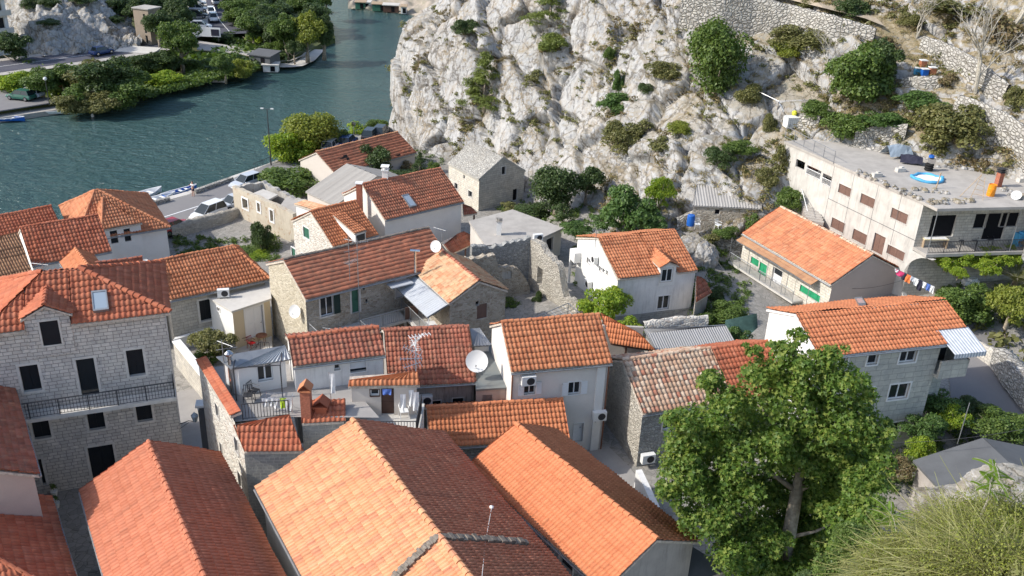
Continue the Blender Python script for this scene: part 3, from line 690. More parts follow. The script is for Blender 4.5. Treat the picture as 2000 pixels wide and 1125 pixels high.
def lean(name, label, eaveA, eaveB, topB, topA, ze, zt, zg, wall, tile, style='pan', cat='house', wins=(), group=None, trim='trim', tw=.22, tl=.36, build=True, inset=.15, gutter=False, walls=True, under='mortar', thick=.12):
    """single-slope roof: eave A-B (outside on the right hand), upper edge A-B"""
    g = Bld(); a, b, c, d = P(*eaveA, ze), P(*eaveB, ze), P(*topB, zt), P(*topA, zt)
    nrm = np.cross(b-a, c-a); d[2] = a[2]-(nrm[0]*(d[0]-a[0])+nrm[1]*(d[1]-a[1]))/nrm[2]
    ctr = (a+b+c+d)/4; g.polys = [[a, b, c, d]]; g.root = empty(name, (ctr[0], ctr[1], zg), label, cat, group); g.zg = zg
    g.a, g.b, g.c, g.d = a, b, c, d; g.wallmat = wall; g.trim = trim; g.ze = ze
    ins = [p[:2]+(ctr[:2]-p[:2])/np.linalg.norm(ctr[:2]-p[:2])*inset*1.4 for p in (a, b, c, d)]
    def hz(p): return a[2]-(nrm[0]*(p[0]-a[0])+nrm[1]*(p[1]-a[1]))/nrm[2]-.04
    g.W = {}
    if walls:
        for k, i in (('f', 0), ('r', 1), ('b', 2), ('l', 3)):
            p, q = ins[i], ins[(i+1) % 4]; g.W[k] = Wall(p, q, zg-.6, [(0, hz(p)), (1, hz(q))])
    for wn in wins: add_win(g, *wn)
    g.roof_args = dict(mat=tile, style=style, tw=tw, tl=tl, caps_on=False, seed=rnd.randint(1, 99), under=under, thick=thick); g.gut = None
    if build: finish(g) if walls else setattr(g, 'roof', roof_mesh(g.root, g.polys, **g.roof_args))
    return g
def chimney(parent, base, w=.45, h=1.3, mat='brick_red', top='tile_red', d=None, hood='pots'):
    b = Vector(base); mb = MB(); d = d or w
    mb.box(b+Vector((0, 0, h/2-.2)), (w, d, h+.4)); c = mb.build('chimney', mat, parent)
    m2 = MB(); m2.box(b+Vector((0, 0, h+.03)), (w+.14, d+.14, .08))
    if hood == 'pots':
        for sx in (-1, 1):
            for sy in (-1, 1): m2.box(b+Vector((sx*(w/2-.04), sy*(d/2-.04), h+.2)), (.07, .07, .28))
        m2.box(b+Vector((0, 0, h+.38)), (w+.2, d+.2, .08))
    if hood == 'gable':
        for s in (-1, 1):
            q = [b+Vector((s*(w/2+.1), -d/2-.1, h+.05)), b+Vector((s*(w/2+.1), d/2+.1, h+.05)), b+Vector((0, d/2+.1, h+.4)), b+Vector((0, -d/2-.1, h+.4))]
            m2.face(q); m2.face([x+Vector((0, 0, .06)) for x in q])
    m2.build('chimney_cap', top, c)
    return c
def railing(name, pts, parent, h=1.0, mat='dark_steel', step=.15, post=1.3, r=.017, top=.028, grid=False):
    mb = MB(); pts = [Vector(p) for p in pts]
    for a, b in zip(pts, pts[1:]):
        L = (b-a).length; d = (b-a)/L; up = Vector((0, 0, h))
        mb.tube([a+up, b+up], top, 5); mb.tube([a+up*.08, b+up*.08], r*1.2, 4)
        n = max(1, int(L/step))
        for i in range(n+1): q = a+d*(L*i/n); mb.tube([q+up*.06, q+up], r, 4)
        k = max(1, int(L/post))
        for i in range(k+1): q = a+d*(L*i/k); mb.tube([q-up*.1, q+up], top, 5)
        if grid:
            for f in (.32, .55, .78): mb.tube([a+up*f, b+up*f], r, 4)
    return mb.build(name, mat, parent)

def dormer(g, w, A, B, apex, zo, tile, wallmat, win=None, wk='dark', ov=.15, tw=.22, zbase=None, style='pan', side_tile=True, label=None):
    """gabled dormer: front eave corners A, B and apex (photo pixels) on the plane zo outside wall w"""
    (ua, za), (ub, zb), (uc, zc) = w.px(*A, zo), w.px(*B, zo), w.px(*apex, zo)
    za = (za+zb)/2; uc = (ua+ub)/2; tp = (g.zr-g.ze)/g.half
    bk = -((zc-g.ze)/tp+.25); be = -((za-g.ze)/tp+.3); f = lambda u, z, o: np.array(w.pt(u, z, o))
    W0 = Wall(f(ua+ov, 0, zo)[:2], f(ub-ov, 0, zo)[:2], zbase or g.ze-.25, [(0, za+.03), (.5, zc-.06), (1, za+.03)])
    mb = MB(); t = .09
    if win:
        u0, u1, z0, z1 = W0.rect(win); W0.op.append((u0, u1, z0, z1))
        for a, b, c, d in ((u0-t, u0, z0-t, z1+t), (u1, u1+t, z0-t, z1+t), (u0, u1, z1, z1+t), (u0, u1, z0-t, z0)): wbox(mb, W0, a, b, c, d, -.02, .03, 1)
    W0.emit(mb)
    for u in (0, W0.L):                          # cheeks back to the roof
        p, q = np.array(W0.pt(u, 0)), np.array(W0.pt(u, 0, be-zo))
        mb.face([(p[0], p[1], W0.zb), (q[0], q[1], za), (q[0], q[1], za+.04), (p[0], p[1], za+.04)], 0, [(0, 0), (1, 1), (1, 1), (0, 1)])
    dm = mb.build('dormer', [wallmat, 'trim'], g.root)
    if label: dm['label'] = label
    if win:
        m = MB(); D = -.02; wbox(m, W0, u0, u1, z0, z1, D-.03, D); m.build('pane', 'glass' if wk != 'dark' else 'shutter_black', dm)
        if wk == 'pvc':
            m = MB(); s = .05
            for a, b, c, d in ((u0, u0+s, z0, z1), (u1-s, u1, z0, z1), (u0+s, u1-s, z0, z0+s), (u0+s, u1-s, z1-s, z1), ((u0+u1)/2-.03, (u0+u1)/2+.03, z0+s, z1-s)): wbox(m, W0, a, b, c, d, D, D+.03)
            m.build('frame', 'pvc', dm)
    rt, rb_ = f(uc, zc, zo+ov), f(uc, zc, bk)
    roof_mesh(dm, [[f(ua, za, be), f(ua, za, zo+ov), rt, rb_], [f(ub, za, zo+ov), f(ub, za, be), rb_, rt]], tile, style=style, tw=tw, thick=.08, name='dormer_roof')
    return dm
def skylight(g, poly, px, label=None):
    """roof window from the photo pixels of four corners on roof plane poly"""
    p = [np.array(q) for q in poly[:3]]; nrm = np.cross(p[1]-p[0], p[2]-p[0]); nrm /= np.linalg.norm(nrm)
    if nrm[2] < 0: nrm = -nrm
    q = [PW(x, y, p[0]+nrm*.22, nrm) for x, y in px]; mb = MB(); c = sum(q)/4
    for i in range(4):
        a, b = q[i], q[(i+1) % 4]; ai, bi = a+(c-a)*.16, b+(c-b)*.16
        mb.face([a+nrm*.08, b+nrm*.08, bi+nrm*.08, ai+nrm*.08]); mb.face([a-nrm*.25, b-nrm*.25, b+nrm*.08, a+nrm*.08]); mb.face([ai+nrm*.08, bi+nrm*.08, bi, ai])
    s = mb.build('skylight', 'grey_steel', g.root); m2 = MB(); m2.face([a+(c-a)*.14+nrm*.05 for a in q]); m2.build('pane', 'glass_sky', s)
    return s

def split_front(g, uL, uR, vtop, i=0):
    """cut the eave of the front slope away between two stations for a wall dormer"""
    a, e, n = g.a[:2], g.e, g.n; U = lambda q: (q[0]-a[0])*e[0]+(q[1]-a[1])*e[1]; V_ = lambda q: (q[0]-a[0])*n[0]+(q[1]-a[1])*n[1]
    p = [tuple(map(float, q)) for q in g.polys[i]]
    L = clip_poly(p, lambda q: uL-U(q)); Rr = clip_poly(p, lambda q: U(q)-uR); M = clip_poly(clip_poly(clip_poly(p, lambda q: U(q)-uL), lambda q: uR-U(q)), lambda q: V_(q)-vtop)
    g.polys[i:i+1] = [[np.array(q) for q in x] for x in (L, M, Rr) if len(x) > 2]
# ================================================================ the old town
# --- tall stone house at the left with dormer, balcony and skylight
h6 = hip('stone_house', 'tall grey block-stone house with hipped red roof, dormer and long balcony', (-40, 658), (333, 612), (83, 538), (156, 523), 16.3, 6, 'stone_block', 'tile_red',
         wins=[], tw=.27, tl=.4, capr=.15)
for r, k in (((36, 716, 83, 761), 'dark'), ((147, 703, 195, 770), 'doordark'), ((245, 685, 285, 731), 'dark'), ((60, 823, 101, 853), 'dark'), ((168, 804, 207, 836), 'dark'),
             ((263, 788, 299, 820), 'dark'), ((170, 875, 231, 934), 'dark'), ((73, 897, 91, 946), 'doordark')):
    opening(h6.W['f'], r, k, h6.root, tw=.13)
pl6 = h6.polys[0]; wq = h6.W['f']; uL, uR = [(np.array(wq.pt(wq.px(x, y)[0], 0)[:2])-h6.a[:2])@h6.e for x, y in ((46, 625), (137, 614))]
split_front(h6, uL, uR, 1.0); h6.gut = None; finish(h6)
dormer(h6, h6.W['f'], (40, 625), (141, 613), (88, 597), .07, 'tile_red', 'stone_block', win=(76, 629, 121, 671), tw=.25, zbase=14.6)
h6.polys[0] = pl6
skylight(h6, h6.polys[0], [(178, 570), (208, 567), (213, 605), (182, 609)])
wf = h6.W['f']
(u0, z0), (u1, z1) = wf.px(47, 819, .9), wf.px(345, 776, .9); zb = (z0+z1)/2
mb = MB(); wbox(mb, wf, -.3, u1, zb-.22, zb, 0, .95); wbox(mb, wf, -.3, u1, zb-.34, zb-.22, 0, .6); bal = mb.build('balcony', 'trim', h6.root)
railing('balcony_railing', [wf.pt(-.2, zb, .88), wf.pt(u1-.08, zb, .88), wf.pt(u1-.08, zb, .05)], bal, h=.95, step=.16, r=.014, grid=True)

# --- roofs behind it
h7 = gable('terrace_house', 'small red-tiled link roof between the stone house and the long hipped roof', (206, 572), (307, 559), (199, 532), (297, 520), 10.0, 5, 'stone_ashlar', 'tile_red', tw=.24)
h8 = hip('terrace_house', 'low stone house under a long hipped orange roof beside the small walled garden', (329, 589), (527, 546), (300, 514), (454, 481), 9.0, 5, 'stone_ashlar', 'tile_orange', hipl=False,
         tw=.24, tl=.38)
opening(h8.W['f'], (388, 588, 416, 623), 'dark', h8.root, tw=.14); finish(h8)
z9 = 8.4; p9 = [P(454, 610, z9), P(527, 586, z9), P(523, 549, z9), P(409, 583, z9)]
h9 = box_bld('annex', 'small cream flat-roofed annex with white double door', p9, z9, 5, 'cream_wall', roofmat='concrete_light', slab=.15, over=.1, trim='trim_white', sidemat={'l': 'white_wall'},
             wins=[('f', (478, 606, 517, 652), 'doorwhite'), ('l', (424, 599, 430, 609), 'pvc1', {'tw': .04})])

# --- long stone house with gallery
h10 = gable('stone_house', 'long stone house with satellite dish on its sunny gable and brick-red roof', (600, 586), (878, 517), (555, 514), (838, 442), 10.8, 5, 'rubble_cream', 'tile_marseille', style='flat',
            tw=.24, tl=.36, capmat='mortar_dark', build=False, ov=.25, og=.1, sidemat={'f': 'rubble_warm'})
W = h10.W['f']
opening(W, (625, 581, 652, 613), 'openr', h10.root, shut='shutter_dkgreen', tw=.12)
opening(W, (686, 563, 702, 609), 'doorgreen', h10.root, tw=.14)
opening(W, (708, 558, 713, 566), 'void', h10.root); opening(W, (714, 585, 719, 591), 'void', h10.root)
opening(W, (773, 549, 791, 579), 'doorwhite', h10.root, tw=.1)
finish(h10)
h11 = gable('stone_house', 'rubble-stone wing with pale tan tiles and one brown shutter in its gable', (810, 534), (877, 594), (860, 489), (937, 550), 10.5, 5, 'rubble_warm', 'tile_tan', tw=.26, tl=.34, style='barrel',
            ov=.12, og=.1, wins=[('r', (932, 596, 951, 620), 'shut', {'shut': 'shutter_brown', 'trim': None}), ('r', (929, 589, 936, 597), 'void')], cap=True, capmat='tile_dark')

# --- white stone house with green shutters and shed dormer
h12 = gable('white_house', 'white rubble-stone house with green shutters and a shed dormer', (656, 482), (747, 458), (598, 414), (690, 397), 8.1, 4, 'rubble_white', 'tile_bright', tw=.24, ov=.2, og=.08, build=False)
for r in ((592, 441, 605, 469), (569, 482, 578, 505), (588, 493, 599, 503)): opening(h12.W['l'], r, 'shut', h12.root, shut='shutter_green', tw=.07, trim='trim_white')
finish(h12)
# shed dormer
p = h12.polys[0]; nrm = np.cross(p[1]-p[0], p[2]-p[0]); nrm /= np.linalg.norm(nrm)
tl_, tr_ = PW(645, 418, p[0], nrm), PW(668, 414, p[0], nrm); zf = tl_[2]-.75
fl, fr = P(692, 458, zf), P(716, 452, zf)
mb = MB(); bl = PW(656, 470, p[0], nrm); q0, q1 = P(694, 459, zf-.05), P(714, 453, zf-.05); zb_ = 8.2
mb.face([tl_-[0, 0, .1], (q0[0], q0[1], zb_), q0]); mb.face([tr_-[0, 0, .1], q1, (q1[0], q1[1], zb_)]); mb.face([(q0[0], q0[1], zb_), (q1[0], q1[1], zb_), q1, q0])
dm = mb.build('dormer', 'white_wall', h12.root); mb = MB(); wd = Wall(q0, q1, zb_, [(0, zf), (1, zf)]); wbox(mb, wd, .1, wd.L-.1, zf-.75, zf-.12, .01, .03); mb.build('pane', 'glass', dm)
flat_poly_roof('dormer_roof', dm, [fl+[0, 0, .03], fr+[0, 0, .03], tr_+[0, 0, .05], tl_+[0, 0, .05]], 'tile_orange', style='pan', tw=.22, tl=.36, thick=.08, under='mortar')

h13 = gable('beige_house', 'beige rendered house with orange-red roof, skylight and two chimneys', (755, 430), (910, 394), (702, 361), (858, 332), 8.8, 4, 'warm_white', 'tile_marseille', tw=.24, tl=.36, style='pan', ov=.2, og=.12)
skylight(h13, h13.polys[0], [(784, 382), (797, 379), (814, 402), (801, 405)])
b = P(691, 408, 8.8); chimney(h13.root, (h13.ra[0]-.1, h13.ra[1]-.9, h13.zr-2.0), .5, 2.5, 'brick_red', 'trim_white', hood='plain')
q = h13.ra*.72+h13.rb*.28; chimney(h13.root, (q[0], q[1]+.3, q[2]-.3), .55, 1.2, 'white_wall', 'trim_white')
h14 = lean('porch', 'low dark-red lean-to porch roof beside the beige house', (880, 497), (937, 471), (904, 453), (862, 472), 5.6, 6.6, 4, 'brown_wood', 'tile_dark', walls=False)
for f_ in (.03, .5, .97):
    q = h14.a+(h14.b-h14.a)*f_; MB().box((q[0], q[1]+.2, 4.8), (.14, .14, 1.8)).build('post', 'brown_wood', h14.root)
h14b = lean('porch', 'tiny red porch roof on a dark post between the beige and slab-roofed houses', (905, 421), (932, 417), (920, 405), (903, 405), 7.2, 7.7, 4, 'brown_wood', 'tile_dark', walls=False)
q = h14b.b; MB().box((q[0]-.3, q[1]+.2, 6.0), (.16, .16, 2.4)).build('post', 'brown_wood', h14b.root)

h15 = gable('outbuilding', 'low building with ribbed grey fibre-cement roof behind the white house', (594, 374), (644, 397), (680, 321), (750, 349), 6.2, 3.5, 'beige_wall', 'eternit', pitch=20, style='rib', tw=.9, tl=2.5, ov=.15, og=.1, cap=False, thick=.08, under='concrete', gutter=False)
h18 = lean('annex', 'tiny white annex with flat light-orange roof by the ruined terrace', (574, 399), (610, 411), (638, 403), (596, 391), 6.3, 6.5, 3.5, 'white_wall', 'tile_tan', style='flat')
h16 = gable('house', 'long low house with broken red roof next to the parked dark cars', (653, 342), (812, 299), (620, 298), (777, 258), 4.9, 2.5, 'beige_wall', 'tile_marseille', style='flat', tw=.3, tl=.42, ov=.2, og=.1, capmat='tile_terra')
# missing tiles showing the dark roof space
p = h16.polys[0]; nrm = np.cross(p[1]-p[0], p[2]-p[0]); nrm /= np.linalg.norm(nrm)
for cx, cy, sx, sy in ((668, 311, 4, 4), (675, 305, 4, 3), (672, 318, 3, 3), (680, 310, 2.5, 2.5), (662, 318, 3, 2.4), (778, 302, 5, 3)):
    mb = MB(); mb.face([PW(cx+a*sx, cy+b*sy-a*1.0, p[0]+nrm*.09, nrm) for a, b in ((-1, 1), (1, 1), (.6, -1), (-1.2, -1))]); mb.build('hole', 'black_void', h16.root)

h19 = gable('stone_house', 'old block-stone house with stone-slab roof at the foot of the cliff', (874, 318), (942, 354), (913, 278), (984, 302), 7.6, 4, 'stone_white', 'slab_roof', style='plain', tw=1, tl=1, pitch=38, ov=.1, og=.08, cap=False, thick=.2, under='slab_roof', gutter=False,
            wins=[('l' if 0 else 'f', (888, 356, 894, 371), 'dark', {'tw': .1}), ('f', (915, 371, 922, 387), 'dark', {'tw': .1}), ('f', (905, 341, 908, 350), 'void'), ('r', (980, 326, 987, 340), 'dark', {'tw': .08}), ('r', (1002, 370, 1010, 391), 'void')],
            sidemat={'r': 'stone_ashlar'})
z20 = 7.8
h20 = box_bld('flat_roofed_house', 'low house with stained flat concrete roof below the cliff', [P(950, 482, z20), P(1043, 473, z20), P(1097, 449, z20), P(1001, 414, z20), P(919, 436, z20)], z20, 5.3, 'concrete_light', roofmat='concrete', slab=.2, over=.12,
              wins=[('r', (1067, 468, 1079, 488), 'dark')])
q = P(974, 458, z20+.2); chimney(h20.root, (q[0], q[1], z20), .42, 1.5, 'white_wall', 'concrete', hood='pots')

# --- white house right of the ruin
h22 = gable('white_house', 'big white rendered house with orange tiled roof and one small dormer', (1212, 546), (1367, 529), (1162, 466), (1314, 451), 10.0, 6, 'white_wall', 'tile_orange', tw=.24, ov=.15, og=.1, build=False, trim='trim_white', pitch=22, sidemat={'f': 'white_dirty'})
for r, k in (((1286, 579, 1306, 603), 'pvc'),): opening(h22.W['f'], r, k, h22.root, trim='trim_white', tw=.1)
for r in ((1147, 501, 1153, 519), (1171, 518, 1176, 534), (1177, 522, 1182, 536), (1185, 527, 1188, 539), (1166, 562, 1171, 576)): opening(h22.W['l'], r, 'pvc1', h22.root, trim='trim_white', tw=.05)
wq = h22.W['f']; uL, uR = [(np.array(wq.pt(wq.px(x, y)[0], 0)[:2])-h22.a[:2])@h22.e for x, y in ((1288, 530), (1323, 525))]
split_front(h22, uL, uR, .6); h22.gut = None; finish(h22)
mb = MB(); wbox(mb, h22.W['f'], -.05, h22.W['f'].L+.05, 5, 6.75, 0, .07); mb.build('plinth', 'stone_grey', h22.root)
dormer(h22, h22.W['f'], (1287, 524), (1325, 518), (1306, 512), .07, 'tile_orange', 'white_wall', win=(1293, 526, 1311, 548), wk='pvc', zbase=9.0)
h22b = lean('annex', 'narrow grey lean-to with tiny red roof against the white house', (1357, 592), (1388, 573), (1374, 545), (1358, 548), 8.3, 9.2, 6, 'grey_plaster', 'tile_dark')
# white balcony on its far left corner
wl = h22.W['l']; mb = MB(); wbox(mb, wl, -.1, 1.0, 8.2, 9.1, .0, .6); wbox(mb, wl, -.1, .1, 6, 8.2, .45, .6); mb.build('balcony', 'white_wall', h22.root)

# --- shed with corrugated roof on the slope
h23 = lean('shed', 'old rubble shed with grey corrugated roof at the foot of the rocks', (1351, 402), (1487, 409), (1491, 350), (1364, 347), 10.7, 12.05, 8.7, 'rubble_warm', 'corr_grey', style='corr', tw=.26, tl=1.6, thick=.05, under='concrete', trim=None,
           wins=[('f', (1397, 409, 1405, 419), 'void')])

# --- green-shuttered house
h24 = gable('stone_house', 'white stone house with bright green shutters and pinkish end gable', (1451, 457), (1622, 557), (1521, 405), (1709, 500), 9.8, 6, 'stone_white', 'tile_orangeold', style='barrel', tw=.26, tl=.4, ov=.2, og=.08,
            sidemat={'r': 'pinkish_wall'}, build=False, capmat='tile_pale')
W = h24.W['f']
for r, k in (((1468, 500, 1482, 523), 'shut'), ((1484, 510, 1494, 548), 'doorshut'), ((1511, 520, 1524, 560), 'doorpvc'), ((1564, 555, 1600, 592), 'shut'), ((1460, 560, 1483, 590), 'shut')):
    opening(W, r, k, h24.root, shut='shutter_bright', tw=.06)
finish(h24)
ua, ub = W.px(1458, 470)[0], W.L*.88
q = [np.array(W.pt(u, z, o)) for u, z, o in ((ua-.3, 9.28, .85), (ub, 9.28, .85), (ub, 9.64, 0.05), (ua-.3, 9.64, .05))]
flat_poly_roof('awning_roof', h24.root, q, 'tile_brown', style='flat', tw=.3, tl=.4, thick=.05)
zt_ = 7.2; mb = MB(); wbox(mb, W, -.3, ub-1.4, zt_-.15, zt_, 0, 1.1); tr_ = mb.build('terrace', 'concrete_light', h24.root)
railing('terrace_railing', [W.pt(-.2, zt_, .05), W.pt(-.2, zt_, 1.05), W.pt(ub-1.5, zt_, 1.05)], tr_, h=.9, mat='grey_steel')
for u in np.linspace(-.6, ub-.2, 5): MB().tube([W.pt(u, zt_-.1, .8), W.pt(u, 9.3, .8)], .025, 5).build('awning_post', 'grey_steel', h24.root)

# --- orange-roofed house at the right, notch and awning over its balcony
h26 = gable('stone_clad_house', 'tall pale stone-clad house with bright orange roof and striped awning', (1600, 700), (1848, 674), (1546, 614), (1795, 594), 13.6, 6, 'stone_panel', 'tile_bright', tw=.25, tl=.36, ov=.25, og=.1, build=False, skew=True, pitch=21, sidemat={'l': 'white_wall'}, under='trim_white')
n, e = h26.n, h26.e; L0 = (h26.b-h26.a)[:2]@e
xb = (P(1850, 590, h26.zr)-h26.a)[:2]@e
nh = 1.0; tp = (h26.zr-h26.ze)/h26.half
A3 = lambda u, v: np.array([*(h26.a[:2]+e*u+n*v), h26.ze+v*tp])
hh = ((h26.ra-h26.a)[:2]@n+(h26.rb-h26.b)[:2]@n)/2; tp = (h26.zr-h26.ze)/hh
C3 = lambda u, v: np.array([*(h26.a[:2]+e*u+n*v), h26.zr-(v-hh)*tp])
h26.polys = [[A3(0, 0), A3(L0, 0), A3(L0, hh), A3(0, hh)], [A3(L0, nh), A3(xb, nh), A3(xb, hh), A3(L0, hh)], [C3(xb, 2*hh), C3(0, 2*hh), C3(0, hh), C3(xb, hh)]]
w0, w1 = A3(.1, .25)[:2], A3(L0-.1, .25)[:2]; w2, w3 = C3(L0-.1, 2*hh-.25)[:2], C3(.1, 2*hh-.25)[:2]
zt_ = h26.ze+.25*tp-.04
w4, w5 = A3(L0-.1, nh+.6)[:2], A3(xb-.1, nh+.6)[:2]; w6 = C3(xb-.1, 2*hh-.25)[:2]
h26.W = {'f': Wall(w0, w1, 5.4, [(0, zt_), (1, zt_)]), 'r': Wall(w1, w4, 5.4, [(0, zt_), (1, h26.ze+(nh+.6)*tp-.04)]), 'm': Wall(w4, w5, 5.4, [(0, 14.2), (1, 14.2)]),
         'k': Wall(w5, w6, 5.4, [(0, 14.2), (.42, h26.zr-.05), (1, zt_)]), 'b': Wall(w6, w3, 5.4, [(0, zt_), (1, zt_)]), 'l': Wall(w3, w0, 5.4, [(0, zt_), (.5, h26.zr-.05), (1, zt_)])}
W = h26.W['f']
for r, k in (((1697, 692, 1712, 711), 'pvc1'), ((1761, 684, 1787, 706), 'pvc'), ((1740, 752, 1771, 777), 'pvc'), ((1684, 760, 1701, 784), 'pvc1'), ((1735, 827, 1755, 850), 'pvc1'), ((1640, 700, 1652, 718), 'pvc1')):
    opening(W, r, k, h26.root, trim='trim_white', tw=.1)
finish(h26)
skylight(h26, h26.polys[2][::-1], [(1669, 583), (1683, 582), (1691, 594), (1677, 595)])
# balcony bay under the awning
zb0, zb1 = 11.5, 12.5; q0 = A3(L0-.1, -.15); q1 = A3(xb-.2, -.15)
mb = MB(); E2 = np.array([*e, 0]); N2 = np.array([*n, 0]); ln = xb-L0
mb.obox([q0[0], q0[1], zb0-.2], E2*ln, N2*2.0, (0, 0, .2)); mb.obox([q0[0], q0[1], zb0], E2*ln, N2*.15, (0, 0, zb1-zb0)); mb.obox([*(q0+E2*(ln-.15))[:2], zb0], E2*.15, N2*2.0, (0, 0, zb1-zb0))
mb.build('balcony', 'stone_panel', h26.root)
mb = MB(); mb.obox([*(w4-n*.0)[:2], 9.0], E2*.05, N2*.05, (0, 0, .1)); 
m = MB(); wm = h26.W['m']; wbox(m, wm, .2, wm.L-.3, zb0+.02, 13.5, .01, .03); m.build('pane', 'glass', h26.root)
# striped awning
q = [A3(L0+.1, -.75), A3(xb+.35, -.75), A3(xb+.2, nh), A3(L0-.2, nh)]; q[0][2] = q[1][2] = 13.35; q[2][2] = q[3][2] = 14.1
ns_ = 22; mb = MB()
for i in range(ns_):
    f0, f1 = i/ns_, (i+1)/ns_; a, b_, c, d = q[0]+(q[1]-q[0])*f0, q[0]+(q[1]-q[0])*f1, q[3]+(q[2]-q[3])*f1, q[3]+(q[2]-q[3])*f0
    mb.face([a, b_, c, d], i % 2); mb.face([a-[0, 0, .28+.05*(i % 2)], b_-[0, 0, .28+.05*(i % 2)], b_, a], i % 2)
mb.build('awning', ['cloth_white', 'cloth_grey'], h26.root)

# --- centre: row of small roofs
hC = gable('white_house', 'two-storey white house with orange roof and white shutters', (995, 729), (1203, 710), (979, 626), (1166, 622), 12.2, 6, 'warm_white', 'tile_orange', tw=.26, tl=.38, ov=.2, og=.12, build=False, trim='trim_white')
W = hC.W['f']
opening(W, (1024, 748, 1045, 769), 'open', hC.root, shut='pvc', trim='trim_white', tw=.05); opening(W, (1111, 747, 1133, 769), 'open', hC.root, shut='pvc', trim='trim_white', tw=.05)
opening(W, (1121, 828, 1137, 862), 'doorwhite', hC.root, trim='trim_white', tw=.04)
finish(hC)
for x in (1000, 1186):
    u = W.px(x, 740)[0]; MB().tube([W.pt(u, 12.1, .07), W.pt(u, 6, .07)], .045, 6).build('downpipe', 'rust', hC.root)
mb = MB(); u = W.px(1172, 740)[0]; wbox(mb, W, u-.25, u+.25, 6, 12.1, 0, .12); mb.build('pilaster', 'white_wall', hC.root)
hD = gable('house', 'house with weathered dark-red roof between two white-walled houses', (762, 758), (928, 748), (746, 651), (917, 637), 10.3, 6, 'dirty_plaster', 'tile_dark', tw=.24, tl=.36, ov=.3, og=.1, build=False, capmat='tile_dark')
W = hD.W['f']
for r in ((843, 783, 861, 796), (884, 778, 905, 791), (824, 786, 838, 797)): opening(W, r, 'dark', hD.root, tw=.05)
finish(hD)
zF = 10.3; pf = [P(930, 762, zF), P(993, 758, zF), P(962, 678, zF), P(930, 680, zF)]
hf = box_bld('annex', 'narrow flat-roofed annex with dark grey roofing next to the large dish', pf, zF, 6, 'grey_plaster', roofmat='roof_membrane', slab=.12, over=.08, wins=[('f', (942, 772, 961, 787), 'shut', {'shut': 'grey_steel', 'trim': None})])
hs = lean('lean_to', 'narrow lean-to with white corrugated sheet roof behind the annex', (924, 677), (961, 675), (936, 641), (918, 642), 10.9, 11.6, 6, 'white_dirty', 'corr_white', style='corr', tw=.22, tl=2, thick=.04, under='grey_steel')
hH = gable('cottage', 'low orange-roofed cottage in front of the white two-storey house', (850, 876), (1122, 858), (822, 797), (1090, 784), 8.8, 5, 'rubble_grey', 'tile_bright', tw=.24, tl=.34, ov=.3, og=.12, build=False, pitch=30)
opening(hH.W['f'], (871, 880, 895, 902), 'dark', hH.root, tw=.1); finish(hH)
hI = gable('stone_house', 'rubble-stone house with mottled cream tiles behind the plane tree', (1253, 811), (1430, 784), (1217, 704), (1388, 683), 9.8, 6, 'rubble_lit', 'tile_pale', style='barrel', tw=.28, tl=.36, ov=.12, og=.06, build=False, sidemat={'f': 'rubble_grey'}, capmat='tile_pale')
opening(hI.W['f'], (1297, 812, 1315, 838), 'pvc1', hI.root, tw=.1); finish(hI)
hI2 = gable('house', 'house with deep red pan tiles almost hidden by the plane tree', (1430, 784), (1545, 766), (1388, 683), (1500, 669), 9.8, 6, 'white_wall', 'tile_red', tw=.26, ov=.15, og=.05)
hJ = lean('shed', 'low shed with wide grey corrugated roof behind the mottled tiles', (1284, 693), (1441, 677), (1415, 634), (1257, 646), 8.0, 8.7, 6, 'rubble_grey', 'corr_steel', style='corr', tw=.18, tl=2, thick=.04, under='grey_steel')
hK = lean('porch', 'curved-looking red porch roof on posts beside the bushy green tree', (1193, 671), (1282, 685), (1251, 652), (1171, 632), 9.2, 10.0, 6, 'brown_wood', 'tile_bright', style='pan', walls=False, tw=.2, under='brown_wood')
for f_ in (.35, .95):
    q = hK.a+(hK.b-hK.a)*f_; MB().box((q[0], q[1]+.15, 7.5), (.14, .14, 3.3)).build('post', 'brown_wood', hK.root)
MB().box(((hK.c+hK.d)/2-[0, 0, 2.2]), (3.2, .2, 4)).build('wall', 'grey_plaster', hK.root)

# --- terrace house with white corrugated lean-to (front left centre)
zT = 12.4
hF = lean('stone_house', 'tall narrow stone house with roof terrace, sunny side wall towards the alley', (478, 884), (594, 882), (566, 811), (454, 821), 11.4, 12.5, 5, 'rubble_white', 'tile_red', tw=.25, tl=.36, inset=.1, build=False, walls=False)
a, b, c, d = hF.a, hF.b, hF.c, hF.d
far = P(400, 712, 13.4); farr = P(745, 690, 13.4)[:2]
dirl = (far-d)[:2]; dirl /= np.linalg.norm(dirl); Lf = np.linalg.norm((P(400, 716, zT)-d)[:2])
fl = d[:2]+dirl*Lf; fr_ = c[:2]+dirl*Lf
sidl = Wall(fl, a[:2]+dirl*.12, 4.4, [(0, zT+.45), ((Lf-.1)/(np.linalg.norm(a[:2]-fl)), zT+.35), (1, 11.42)])
hF.W = {'l': sidl, 'f': Wall(a[:2]+dirl*.12, b[:2]+dirl*.12, 4.4, [(0, 11.42), (1, 11.42)]), 'r': Wall(b[:2], c[:2], 4.4, [(0, 11.35), (1, 12.4)]), 'b': Wall(fr_, fl, 4.4, [(0, zT), (1, zT)])}
for r, k in (((420, 785, 429, 820), 'dark'), ((457, 850, 467, 890), 'dark'), ((429, 862, 437, 905), 'dark'), ((464, 918, 474, 960), 'dark')):
    opening(hF.W['l'], r, k, hF.root, tw=.08)
hF.sidemat = {'f': 'stone_grey'}
finish(hF)
